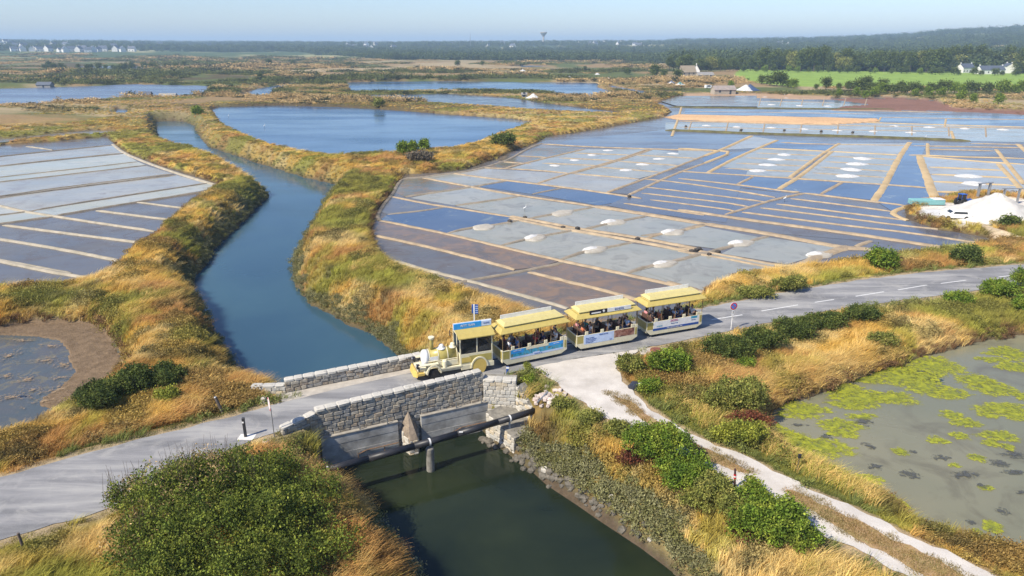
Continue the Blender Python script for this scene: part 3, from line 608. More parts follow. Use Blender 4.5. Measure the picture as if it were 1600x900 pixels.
def ragged(line, step, amp, fr=1.0):
    P = resample([Vector((p[0], p[1])) for p in smooth(line, 1)], step); out = []
    for i, p in enumerate(P):
        a = P[max(0, i - 1)]; b_ = P[min(len(P) - 1, i + 1)]; t_ = (b_ - a).normalized(); nn = Vector((-t_.y, t_.x))
        k = (float(fbm(np.array([p.x * fr]), np.array([p.y * fr]), 3)[0]) - .5) * 2 * amp
        out.append(p + nn * k)
    return out
rf = ragged(roadfar, .5, .22, 1.2); rn = ragged(roadnear, .5, .22, 1.2)
struct(sheet('road', rf + rn[::-1], .004, ASPH))
tl = ragged(trackL, .4, .4, 1.0); tr = ragged(trackR, .4, .4, 1.0)
sheet('dirt_track', tl + tr[::-1], .0, DIRT)
for s_ in (strip1, strip2):
    P = smooth(s_, 2, True); sheet('track_verge', ragged(P + [P[0]], .3, .3, 1.4)[:-1], .010, VERGE)
fwA = Vector(G(449, 622)); fwB = Vector(G(700, 557))
sheet('footway', ragged([G(440, 619), G(447, 614), G(655, 572), G(705, 560)], .5, .03) + ragged([G(705, 567), G(660, 579), G(540, 604), G(452, 627), G(440, 628)], .5, .06), .012, PALEC)
# broken centre line
for a, b_ in (((1112, 499.6), (1160, 492)), ((1190, 486), (1247, 476.5)), ((1273, 472.5), (1303, 468)), ((1337, 463), (1381, 456)), ((1403, 453), (1448, 445.5)), ((1470, 443), (1509, 438)), ((1560, 433), (1592, 429)), ((1625, 424), (1660, 420))):
    A = Vector(G(*a)); B = Vector(G(*b_)); n = (B - A).normalized(); n = Vector((-n.y, n.x)) * .065
    struct(sheet('lane_marking', [A - n, B - n, B + n, A + n], .012, WHITE))

# ------------------------------------------------------------------ stone bridge
def stonemat(name, stops, rough=.9):
    m, t, b = newmat(name); oi = nd(t, 'ShaderNodeObjectInfo'); v = coords(t)
    c = ramp(t, oi.outputs['Random'], [(p_, tuple(min(.7, q * .95) for q in c_)) for p_, c_ in stops])
    n1 = noise(t, v, 5, 6, .7); c = mixc(t, ramp(t, n1, [(.42, (0, 0, 0)), (.72, (.75, .75, .75))]), c, (.50, .46, .38))
    c = mixc(t, ramp(t, noise(t, v, 3.1, 5, .7), [(.55, (0, 0, 0)), (.72, (.6, .6, .6))]), c, (.09, .085, .07))
    t.links.new(c, b.inputs['Base Color']); b.inputs['Roughness'].default_value = rough; bump(t, b, noise(t, v, 14, 6, .7), .8, .03); return m
STONE = stonemat('grey_granite', [(0, (.15, .15, .15)), (.2, (.30, .28, .24)), (.4, (.20, .205, .21)), (.6, (.40, .35, .27)), (.8, (.24, .20, .15)), (1, (.33, .25, .17))])
STONEP = stonemat('pale_granite', [(0, (.44, .42, .37)), (.3, (.54, .51, .45)), (.6, (.38, .38, .36)), (.85, (.52, .42, .27)), (1, (.50, .47, .42))])
COPE = stonemat('coping_granite', [(0, (.44, .43, .39)), (.5, (.54, .51, .45)), (1, (.40, .39, .36))])
MORTAR = surf('mortar', (.27, .25, .21), (.15, .14, .12), .95, 3, .7, .04)
CONC = surf('board_marked_concrete', (.46, .455, .43), (.24, .235, .22), .85, 1.2, .5, .02)
SM = []
for k in range(9):
    bm = bmesh.new(); bmesh.ops.create_cube(bm, size=1)
    bmesh.ops.bevel(bm, geom=bm.edges[:], offset=.13, segments=1, affect='EDGES')
    for q in bm.verts: q.co += Vector((random.uniform(-.06, .06), random.uniform(-.06, .06), random.uniform(-.06, .06)))
    m = bpy.data.meshes.new('stone'); bm.to_mesh(m); bm.free(); SM.append(m)
def stone_at(name, parent, loc, size, rz, mat, rx=0):
    m = random.choice(SM)
    if not m.materials: m.materials.append(STONE)
    o = bpy.data.objects.new(name, m); COL.objects.link(o); o.parent = parent
    o.location = loc; o.scale = size; o.rotation_euler = (rx + random.uniform(-.03, .03), random.uniform(-.05, .05), rz + random.uniform(-.03, .03))
    if mat is not STONE: o.material_slots[0].link = 'OBJECT'; o.material_slots[0].material = mat
    return o
def masonry(parent, A, B, zb, zt, mat=STONE, h=(.22, .34), w=(.3, .62), off=0, depth=.2, batter=0, skip=None):
    """courses of rubble on the vertical face from A to B; zb, zt are (left, right) heights"""
    A = Vector(A[:2]); B = Vector(B[:2]); L = (B - A).length; d = (B - A) / L; n = Vector((d.y, -d.x)); rz = math.atan2(d.y, d.x)
    top = max(zt); z = top
    while z > min(zb):
        hh = random.uniform(*h); s_ = random.uniform(-.25, 0)
        while s_ < L:
            ww = random.uniform(*w); c_ = s_ + ww / 2; f_ = min(1, max(0, c_ / L)); t_top = zt[0] * (1 - f_) + zt[1] * f_; t_bot = zb[0] * (1 - f_) + zb[1] * f_
            zz = z - (top - t_top) - hh / 2
            if zz > t_bot and not (skip and skip(c_, zz)):
                x0 = max(s_, 0); x1 = min(s_ + ww, L)
                if x1 - x0 > .12:
                    p = A + d * ((x0 + x1) / 2) + n * (off + random.uniform(-.01, .03) + (top - zz) * batter)
                    stone_at('stone', parent, (p.x, p.y, zz + random.uniform(-.015, .015)), (x1 - x0 + .01, depth, hh * random.uniform(.92, 1.03)), rz, mat)
            s_ += ww + .012
        z -= hh + .008
def coping(parent, A, B, za, zb_, wdt, name='coping_stone', lw=(.5, .9), th=.16):
    A = Vector(A[:2]); B = Vector(B[:2]); L = (B - A).length; d = (B - A) / L; rz = math.atan2(d.y, d.x); s_ = 0
    while s_ < L:
        ww = min(random.uniform(*lw), L - s_ + .02)
        if ww < .15: break
        c_ = s_ + ww / 2; p = A + d * c_; z = za + (zb_ - za) * c_ / L
        o = stone_at(name, parent, (p.x, p.y, z - th / 2), (ww + .015, wdt * random.uniform(.97, 1.04), th * 1.1), rz, COPE)
        o.rotation_euler = (random.uniform(-.02, .02), -math.atan2(zb_ - za, L), rz + random.uniform(-.02, .02)); s_ += ww
def slab(mb, A, B, th, za0, za1, zb0, zb1, mi=0):
    """upright slab, front face A to B, thickness th backwards"""
    A = Vector(A[:2]); B = Vector(B[:2]); d = (B - A).normalized(); n = Vector((-d.y, d.x)) * th
    P = [A, B, B + n, A + n]; z0 = [za0, zb0, zb0, za0]; z1 = [za1, zb1, zb1, za1]
    v = [(p.x, p.y, q) for p, q in zip(P, z0)] + [(p.x, p.y, q) for p, q in zip(P, z1)]
    mb.add(v, [(3, 2, 1, 0), (4, 5, 6, 7), (0, 1, 5, 4), (1, 2, 6, 5), (2, 3, 7, 6), (3, 0, 4, 7)], mi)
bridge = thing('stone_bridge', 'grey rubble stone road bridge with pale coping over the tidal canal', 'bridge')
ZL, ZR = .85, 1.2; WL = WALLLEN
mb = MB(); slab(mb, wall_pt(0, .03), wall_pt(WL, .03), .40, -3.9, ZL - .17, -3.9, ZR - .17); nearp = mb.build('near_parapet', MORTAR, bridge)
masonry(nearp, wall_pt(0, 0), wall_pt(WL, 0), (-1.15, -1.15), (ZL - .18, ZR - .18), off=-.06)
coping(nearp, wall_pt(-.05, .2), wall_pt(WL, .2), ZL, ZR, .56)
masonry(nearp, wall_pt(5.0, .03), wall_pt(6.6, .03), (-3.4, -3.4), (-1.2, -1.2), off=-.06)
W0 = wall_pt(0, 0); W1 = Vector((*G(441, 670, .45), 0)); W2 = W1 + Vector((-.1, .5, 0))
mb = MB(); slab(mb, W1, W0, .40, -4, .33, -4, ZL - .35); lw_ = mb.build('left_wing_wall', MORTAR, bridge)
masonry(lw_, W1, W0, (-3.3, -3.3), (.3, ZL - .36), off=-.06)
d_ = (W0 - W1).normalized(); n_ = Vector((-d_.y, d_.x, 0)) * .2
coping(lw_, W1 + n_, W0 + n_ - d_ * .1, .48, ZL - .2, .52)
masonry(lw_, W2 + Vector((-.05, .2, 0)), W1, (-.1, -.1), (.3, .3), off=-.02, mat=STONEP)
# far parapet
A1 = Vector((*G(447, 613), 0)); B1 = Vector((*G(655, 573), 0)); dd = (B1 - A1).normalized(); B1 = B1 + dd * 1.6; nb = Vector((-dd.y, dd.x, 0))
mb = MB(); slab(mb, A1, B1, .42, -3.9, .72, -3.9, .80); farp = mb.build('far_parapet', MORTAR, bridge)
masonry(farp, A1, B1, (0, 0), (.72, .80), off=-.05, h=(.2, .3)); coping(farp, A1 + nb * .2, B1 + nb * .2, .9, .98, .56)
A0 = Vector((*G(393, 614), 0)); 
mb = MB(); slab(mb, A0, A1 + dd * .02, .42, -3.5, .38, -3.5, .42); flw = mb.build('far_wing_wall', MORTAR, bridge)
masonry(flw, A0, A1, (-.1, -.1), (.38, .42), off=-.05, mat=STONEP, h=(.2, .3)); nn_ = Vector((-(A1 - A0).normalized().y, (A1 - A0).normalized().x, 0))
coping(flw, A0 + nn_ * .2, A1 + nn_ * .2, .5, .52, .54)
# deck slab and side abutments under the road
mb = MB(); P = [wall_pt(0, .45), wall_pt(WL, .45)] + [B1 + nb * .1, A1 + nb * .1]
v = [(p.x, p.y, -.6) for p in P] + [(p.x, p.y, -.01) for p in P]; mb.add(v, [(3, 2, 1, 0), (4, 5, 6, 7), (0, 1, 5, 4), (1, 2, 6, 5), (2, 3, 7, 6), (3, 0, 4, 7)])
mb.build('deck', CONC, bridge)
mb = MB(); slab(mb, A1 - dd * .8 + nb * .4, wall_pt(-.2, .3), .5, -4, -.03, -4, -.03); slab(mb, wall_pt(WL + .1, .3), B1 + nb * .4, .5, -4, -.03, -4, -.03); mb.build('inner_abutment', MORTAR, bridge)
# right abutment: upper face looks at the water, lower footing flares out
C0 = Vector((-1.95, 42.25, 0)); C1 = Vector((.28, 42.05, 0)); C2 = Vector((1.5, 40.7, 0))
mb = MB(); slab(mb, C0, C1, .9, -4, .55, -4, .55); slab(mb, C1, C2, .8, -4, .2, -4, -1.0)
F0 = Vector((-1.75, 41.3, 0)); F1 = Vector((.15, 38.95, 0)); slab(mb, F0, F1, 2.2, -4, -1.35, -4, -2.0)
ab = mb.build('right_abutment', MORTAR, bridge)
masonry(ab, C0, C1, (-3.3, -3.3), (.42, .42), mat=STONEP, off=-.06, h=(.2, .32), w=(.28, .55)); masonry(ab, C1, C2, (-1.6, -2.2), (.15, -1.05), mat=STONEP, off=-.05, h=(.2, .32), w=(.28, .55))
coping(ab, C0 + Vector((0, .28, 0)), C1 + Vector((0, .28, 0)), .58, .58, .7)
masonry(ab, F0, F1, (-3.4, -3.4), (-1.4, -2.05), mat=STONEP, off=-.06, h=(.26, .4), w=(.35, .6))
# cutwater pier
mb = MB(); a_ = wall_pt(5.2, 0); c_ = wall_pt(6.35, 0); n1_ = wall_pt(5.5, -1.0); n2_ = wall_pt(6.05, -1.0)
V_ = [(a_.x, a_.y, -4), (n1_.x, n1_.y, -4), (n2_.x, n2_.y, -4), (c_.x, c_.y, -4), (a_.x, a_.y, -1.75), (n1_.x, n1_.y, -2.25), (n2_.x, n2_.y, -2.25), (c_.x, c_.y, -1.9), tuple(wall_pt(5.75, -.02, -.55))]
mb.add(V_, [(0, 1, 5, 4), (1, 2, 6, 5), (2, 3, 7, 6), (4, 5, 8), (5, 6, 8), (6, 7, 8)])
PIERM = surf('pink_pier_stone', (.34, .27, .20), (.17, .14, .11), .95, 2.2, .8, .05)
pier = mb.build('cutwater_pier', PIERM, bridge)
masonry(pier, a_, n1_, (-3.4, -3.4), (-1.85, -2.3), mat=STONEP, off=-.07, h=(.25, .36), w=(.35, .6)); masonry(pier, n1_, n2_, (-3.4, -3.4), (-2.3, -2.3), mat=STONEP, off=-.07, h=(.25, .36), w=(.3, .4)); masonry(pier, n2_, c_, (-3.4, -3.4), (-2.3, -1.95), mat=STONEP, off=-.07, h=(.25, .36), w=(.35, .6))
for k in range(0):
    z = -2.1 + k * .36; f_ = k / 4.6; p0 = wall_pt(5.2 + .5 * f_, -1.05 * (1 - f_) * .55); p1 = wall_pt(6.3 - .5 * f_, -1.05 * (1 - f_) * .55)
    for q in range(3 - (k > 1) - (k > 2)):
        p = p0.lerp(p1, (q + .5) / (3 - (k > 1) - (k > 2))); stone_at('stone', pier, (p.x, p.y, z + .18), (.42, .5, .34), R(27), STONEP)
# sluice gates
RUSTM = surf('rusty_steel', (.30, .17, .09), (.15, .09, .055), .8, 6, .3, .01)
GALV = surf('galvanised_steel', (.38, .39, .40), (.26, .27, .28), .5, 3, .1, .005, metal=.6)
for nm, s0, s1, lab in (('sluice_gate', .05, 4.98, 'left grey concrete sluice panel under the stone bridge'), ('sluice_gate', 6.55, 11.55, 'right grey concrete sluice panel beside the pale abutment')):
    gt = thing(nm, lab, 'sluice gate', wall_pt(s0, -.12, -3.9), math.atan2((Vector(wallR) - Vector(wallL)).y, (Vector(wallR) - Vector(wallL)).x)); L = s1 - s0
    for k in range(5):
        z0 = .62 * k - .35
        MB().box(0, L, -.13 + .012 * (k % 2), .06, z0 + .012, z0 + .62, 0).build('board_course', CONC, gt, .012)
    MB().box(-.02, L + .02, -.17, .08, 2.76, 2.84).build('cap_beam', surf('weathered_cap', (.36, .33, .28), None, .9, 3), gt, .01)
    m = MB(); q = L * .45
    for a, b_ in (((q, -.2, 1.15), (q + .55, -.2, 1.32)), ((q + .55, -.2, 1.32), (L - .05, -.2, 1.3))): m.tube(a, b_, .03, n=6)
    for x_ in (q, L * .8): m.tube((x_, -.2, .7), (x_, -.14, 1.22), .025, n=6)
    m.build('handrail', RUSTM, gt)
    m = MB(); 
    for x_, z_ in ((q, 1.15), (q + .5, 1.15)): m.box(x_ - .02, x_ + .02, -.22, -.17, z_ - .1, z_ + .35)
    m.box(q, q + .5, -.22, -.18, 1.47, 1.51); m.tube((L * .86, -.15, 2.8), (L * .86, -.15, 3.25), .035, n=6); m.tube((L * .5, -.1, 2.8), (L * .5, -.1, 3.3), .045, n=6); m.build('lifting_bracket', GALV, gt)
# pipe
BLACK = surf('black_polyethylene', (.018, .019, .023), (.03, .03, .034), .45, 2, .05, .005)
pa = Vector((*G(500, 737, -1.3), -1.3)); pb = Vector((*G(838, 641, -1.0), -1.0))
pipe = thing('pipe', 'thick black pipe crossing the canal in front of the bridge', 'pipe')
mb = MB(); seg = 5
for k in range(seg):
    a = pa.lerp(pb, k / seg); b_ = pa.lerp(pb, (k + 1) / seg); sg = .09
    a = a - Vector((0, 0, sg * math.sin(math.pi * k / seg))); b_ = b_ - Vector((0, 0, sg * math.sin(math.pi * (k + 1) / seg))); mb.tube(a, b_, .215, n=18)
mb.build('casing', BLACK, pipe, smoothf=True)
CLAMP = flat('white_strap', (.7, .7, .68), .5)
for k in (.03, .47, .86):
    c_ = pa.lerp(pb, k) - Vector((0, 0, .09 * math.sin(math.pi * k))); e = (pb - pa).normalized() * .05; MB().tube(c_ - e, c_ + e, .235, n=18).build('strap', CLAMP, pipe)
c_ = pa.lerp(pb, .62) + Vector((0, -.18, .08)); MB().box(c_.x - .12, c_.x + .12, c_.y - .06, c_.y + .02, c_.z - .02, c_.z + .03).build('tag_plate', CLAMP, pipe)
c_ = pa.lerp(pb, .47); mb = MB(); mb.lathe([(.26, -4.2), (.26, -1.72), (.24, -1.68), (.2, -1.64)], (c_.x, c_.y, 0), n=16)
tag(mb.build('pipe_support', surf('column_concrete', (.26, .25, .22), (.14, .13, .11), .85, 3, .4, .02), smoothf=False), 'round grey concrete column carrying the black pipe in the water', 'support')
c_ = pa.lerp(pb, .86); tag(MB().box(c_.x - .07, c_.x + .07, c_.y - .07, c_.y + .07, -3, -1.3).build('pipe_support', CONC, bevel=.01), 'slim grey post under the right end of the black pipe', 'support')
c_ = pa.lerp(pb, .03); tag(MB().box(c_.x - .22, c_.x + .22, c_.y - .2, c_.y + .2, -3.2, -1.5).build('pipe_support', CONC, bevel=.02), 'low concrete block under the left end of the black pipe', 'support')

# ------------------------------------------------------------------ tourist train
CREAM = flat('cream_paint', (.72, .66, .46), .35, 0, .5); OLV = flat('olive_gold_paint', (.42, .35, .10), .35, 0, .5); YEL = flat('yellow_roof_paint', (.47, .375, .115), .45, 0, .4)
YELD = flat('deep_yellow_paint', (.62, .45, .12), .4); DARKI = flat('dark_interior', (.035, .028, .025), .8); TYRE = flat('tyre_rubber', (.02, .02, .02), .8); CHROME = flat('steel_bright', (.6, .6, .6), .25, .9)
WHT = flat('white_paint', (.78, .78, .76), .4); SEATM = flat('brown_seat', (.10, .05, .035), .7); LBLUE = flat('sky_blue_print', (.03, .30, .72), .4); DBLUE = flat('dark_blue_print', (.02, .08, .32), .4)
PALEB = flat('pale_blue_print', (.52, .62, .80), .4); MAG = flat('magenta_print', (.38, .03, .20), .4); TEAL = flat('teal_print', (.03, .30, .45), .4); BLK = flat('black_print', (.02, .02, .03), .4); REDM = flat('red_paint', (.55, .02, .03), .4)
m, t, b = newmat('window_glass'); b.inputs['Base Color'].default_value = (.02, .025, .03, 1); b.inputs['Roughness'].default_value = .05; b.inputs['Alpha'].default_value = .75; GLASS = m
def text(s_, size, loc, rot, mat, parent, name='lettering', ext=.004, align='CENTER'):
    c = bpy.data.curves.new(name, 'FONT'); c.body = s_; c.size = size; c.extrude = ext; c.align_x = align; c.align_y = 'CENTER'
    o = bpy.data.objects.new(name, c); COL.objects.link(o); dg = bpy.context.evaluated_depsgraph_get(); m = bpy.data.meshes.new_from_object(o.evaluated_get(dg))
    bpy.data.objects.remove(o); m.materials.clear(); m.materials.append(mat); o = link(name, m, parent); o.location = loc; o.rotation_euler = rot; return o
def wheel(parent, x, y, r, w=.2, rimc=None):
    m = MB(); m.lathe([(r * .6, -w / 2), (r * .95, -w / 2), (r, -w * .35), (r, w * .35), (r * .95, w / 2), (r * .6, w / 2)], axis='y', n=20); o = m.build('wheel', TYRE, parent); o.location = (x, y, r)
    MB().lathe([(r * .12, -w * .52), (r * .6, -w * .45), (r * .6, w * .45), (r * .12, w * .52)], axis='y', n=14).build('rim', rimc or CREAM, o)
def panelmat(name, kind):
    m, t, b = newmat(name); v = coords(t, obj=True)
    if kind == 'coast':
        c = ramp(t, noise(t, v, 2.3, 4, .6, dist=1), [(.3, (.02, .12, .16)), (.48, (.03, .35, .55)), (.62, (.12, .14, .08)), (.75, (.25, .18, .12))])
    else: c = ramp(t, noise(t, v, 2.6, 4, .6, dist=1.4), [(.3, (.05, .02, .03)), (.5, (.28, .12, .08)), (.62, (.42, .26, .20)), (.72, (.05, .06, .14))])
    t.links.new(c, b.inputs['Base Color']); b.inputs['Roughness'].default_value = .35; return m
COAST = panelmat('coast_photo_print', 'coast'); WARM = panelmat('sunset_photo_print', 'warm')
def fit_height(T, s_, rw):
    T.scale = s_
    for c in T.children:
        if c.name.startswith('wheel') and 'disc' not in c.name: c.scale = (rw / s_[0], 1, rw / s_[2]); c.location.z = c.location.z * rw / s_[2]
def wagon(idx, A, B, label):
    A = Vector(A); B = Vector(B); d = (B - A).normalized(); n = Vector((-d.y, d.x)); L = (B - A).length; Wd = 1.7
    c_ = (A + B) / 2 + n * Wd / 2; rz = math.atan2(d.y, d.x); h = L / 2; w = Wd / 2
    T = thing('train_carriage', label, 'train carriage', (c_.x, c_.y, 0.02), rz, 'carriages of the tourist road train')
    # local: -x towards the engine, -y towards the viewer's side
    m = MB(); prof = [(-h + .12, .42), (-h + .4, .2), (h - .5, .2), (h - .02, .42), (h - .02, .56), (-h + .05, .56)]
    for y0, y1 in ((-w, -w + .05), (w - .05, w)):
        k = [(x_, y0, z_) for x_, z_ in prof] + [(x_, y1, z_) for x_, z_ in prof]; q = len(prof)
        m.add(k, [tuple(range(q)), tuple(range(q, 2 * q))[::-1]] + [(i, (i + 1) % q, q + (i + 1) % q, q + i) for i in range(q)])
    m.box(-h + .05, -h + .1, -w + .05, w - .05, .34, .56); m.box(h - .1, h - .03, -w + .05, w - .05, .34, .56); m.build('skirt', CREAM, T, .008)
    MB().box(-h + .1, h - .1, -w + .06, w - .06, .45, .58).build('floor', DARKI, T)
    m = MB(); m.box(-h + .62, h - .3, -w + .0, -w + .045, .56, 1.12); m.box(h - .3, h - .02, -w, -w + .06, .56, 1.3); m.box(-h + .05, h - .02, w - .05, w, .56, 1.2)
    m.box(-h + .03, -h + .1, -w + .01, -w + .08, .56, 1.2); m.box(-h + .03, -h + .1, w - .08, w - .01, .56, 1.2); m.box(h - .08, h - .02, -w + .06, w - .05, .56, 1.15)
    m.box(-h + .02, -h + .62, -w - .01, -w + .06, 1.09, 1.14); m.build('side_panel', CREAM, T, .006)
    for x0, x1, y0, y1 in ((-h + .1, -h + .6, -w, -w + .04), (-h + .03, -h + .07, -w + .1, w - .1), (h - .24, h - .08, -w - .012, -w)):
        for k in range(6):
            MB().box(x0, x1, y0, y1, .58 + k * .086, .58 + k * .086 + .075).build('slat', OLV, T)
    MB().box(-h + .02, -h + .09, -w + .1, w - .1, 1.09, 1.15).build('end_rail', CREAM, T)
    xs = [-h + .75 + k * (L - 1.35) / 3 for k in range(4)]
    for x_ in xs: MB().box(x_, x_ + .26, -w - .005, -w + .06, 1.1, 1.34).build('seat_end', CREAM, T, .01)
    for k in range(5):
        x_ = -h + .55 + k * (L - 1.1) / 4
        MB().box(x_ - .26, x_ + .26, -w + .1, w - .1, .58, .98).build('bench', SEATM, T, .03); MB().box(x_ - .04, x_ + .04, -w + .1, w - .1, .98, 1.42).build('seat_back', SEATM, T, .03)
    BR = flat('bronze_post', (.22, .15, .08), .5)
    for sy in (-w + .035, w - .035):
        for k in range(5):
            x_ = -h + .08 + k * (L - .16) / 4; MB().box(x_ - .022, x_ + .022, sy - .02, sy + .02, 1.12, 2.36).build('post', BR, T)
    # roof: eaves, sloping apron, raised middle
    m = MB(); e = .16
    def ring(hx, hy, z): return [(-hx, -hy, z), (hx, -hy, z), (hx, hy, z), (-hx, hy, z)]
    R_ = [ring(h + e, w + e, 2.30), ring(h + e, w + e, 2.34), ring(h + e - .28, w - .18, 2.56)]
    vv = sum(R_, []); ff = [(3, 2, 1, 0)]
    for j in range(2): ff += [(j * 4 + i, j * 4 + (i + 1) % 4, j * 4 + 4 + (i + 1) % 4, j * 4 + 4 + i) for i in range(4)]
    ff.append((8, 9, 10, 11)); m.add(vv, ff); roof = m.build('roof', YEL, T)
    m = MB(); R_ = [ring(h - .3, w - .26, 2.56), ring(h - .3, w - .26, 2.66), ring(h - .22, w - .16, 2.68), ring(h - .45, w - .42, 2.84)]; vv = sum(R_, []); ff = []
    for j in range(3): ff += [(j * 4 + i, j * 4 + (i + 1) % 4, j * 4 + 4 + (i + 1) % 4, j * 4 + 4 + i) for i in range(4)]
    ff.append((12, 13, 14, 15)); m.add(vv, ff); m.build('roof_lantern', flat('pale_yellow_roof', (.56, .48, .20), .45), roof)
    MB().box(-h + .45, h - .75, .34, .38, 2.80, 3.10).build('roof_board', WHT, roof, .006)
    for x_ in (-h + .95, h - .95):
        for sy in (-w + .16, w - .16): wheel(T, x_, sy, .26)
    m = MB(); m.box(-h + .3, h - .3, -.3, .3, .22, .42); m.tube((-h - .7, 0, .36), (-h + .3, 0, .36), .04); m.build('chassis', DARKI, T)
    y = -w - .004
    def pan(x0, x1, z0, z1, mat, nm='poster', k=1): return MB().box(x0, x1, y - .004 * k, y + .02, z0, z1).build(nm, mat, T)
    rx = (R(90), 0, 0)
    if idx == 1:
        pan(-h + .68, h - .36, .62, 1.1, COAST); pan(-h + .68, h - .36, .5, .62, PALEB, 'banner_strip', 2); a = pan(-h + .72, -h + 1.75, .84, 1.1, LBLUE, 'poster', 2); pan(h - 1.5, h - .38, .88, 1.1, LBLUE, 'poster', 2)
        pan(-h + 1.95, h - 1.6, .95, 1.1, CREAM, 'poster', 2)
        text('TERRE DE SEL', .11, (.25, y - .012, .56), rx, DBLUE, T); MB().box(-.2, .35, y - .006, y, .62, .70).build('banner_crest', PALEB, T)
        text('LE PETIT TRAIN', .09, (-h + 1.23, y - .012, 1.0), rx, WHT, T); text('DES MARAIS', .09, (h - .94, y - .012, 1.0), rx, WHT, T)
    if idx == 2:
        pan(-h + .66, .55, .47, 1.1, PALEB); pan(.6, h - .32, .6, 1.1, WARM); text('TERRE DE SEL', .13, (-.35, y - .012, 1.0), rx, DBLUE, T)
        for k in range(4): text(('Visites des salines', 'Boutique et exposition', 'Ouvert tous les jours', 'Renseignements')[k], .1, (-h + .8, y - .012, .88 - k * .1), rx, DBLUE, T, align='LEFT')
        text('PAYS', .09, (.3, y - .012, .55), rx, DBLUE, T); MB().box(-h + 1.05, -h + 2.55, -w - .02, -w + .02, 2.50, 2.76).build('roof_poster', BLK, roof); MB().box(-h + 2.55, h - .75, -w - .02, -w + .02, 2.50, 2.76).build('roof_poster', WHT, roof)
        MB().box(-h + 1.2, -h + 2.0, -w - .028, -w - .02, 2.53, 2.62).build('emblem', WHT, roof); MB().lathe([(.01, -.006), (.11, -.004), (.11, .004), (.01, .006)], (-h + 2.25, -w - .026, 2.63), 'y', 4).build('emblem', WHT, roof)
        text('BANDOL', .2, ((-h + 2.62 + h - .8) / 2, -w - .03, 2.62), rx, DBLUE, roof)
    if idx == 3:
        pan(-h + .66, h - .34, .62, 1.1, WHT); pan(-h + .62, h - .34, .46, .62, DBLUE, 'banner_strip', 2); pan(-.42, .28, .94, 1.08, MAG, 'poster', 2); pan(h - 1.1, h - .5, .94, 1.1, TEAL, 'poster', 2)
        text('Centre de balnéo', .1, (-.05, y - .016, 1.01), rx, WHT, T); text('Thalasso & Spa', .11, (-.05, y - .012, .82), rx, DBLUE, T); text('Bien-être', .11, (h - .85, y - .016, .84), rx, DBLUE, T)
        text('LA BAULE', .12, (-h + 1.2, y - .012, .76), rx, TEAL, T); text('hôtels  restaurants  thalasso  casino', .1, (0, y - .016, .54), rx, WHT, T)
    fit_height(T, (1, 1, 1.17), 1)
    return T, L
cars = [wagon(1, (-.72, 45.02), (4.12, 47.38), 'yellow roofed open carriage with blue coast posters, right behind the engine'),
        wagon(2, (4.83, 47.78), (9.8, 49.8), 'middle yellow roofed carriage with a black and white board on its roof'),
        wagon(3, (10.6, 50.44), (15.5, 52.38), 'last yellow roofed carriage with a white banner edged in dark blue')]
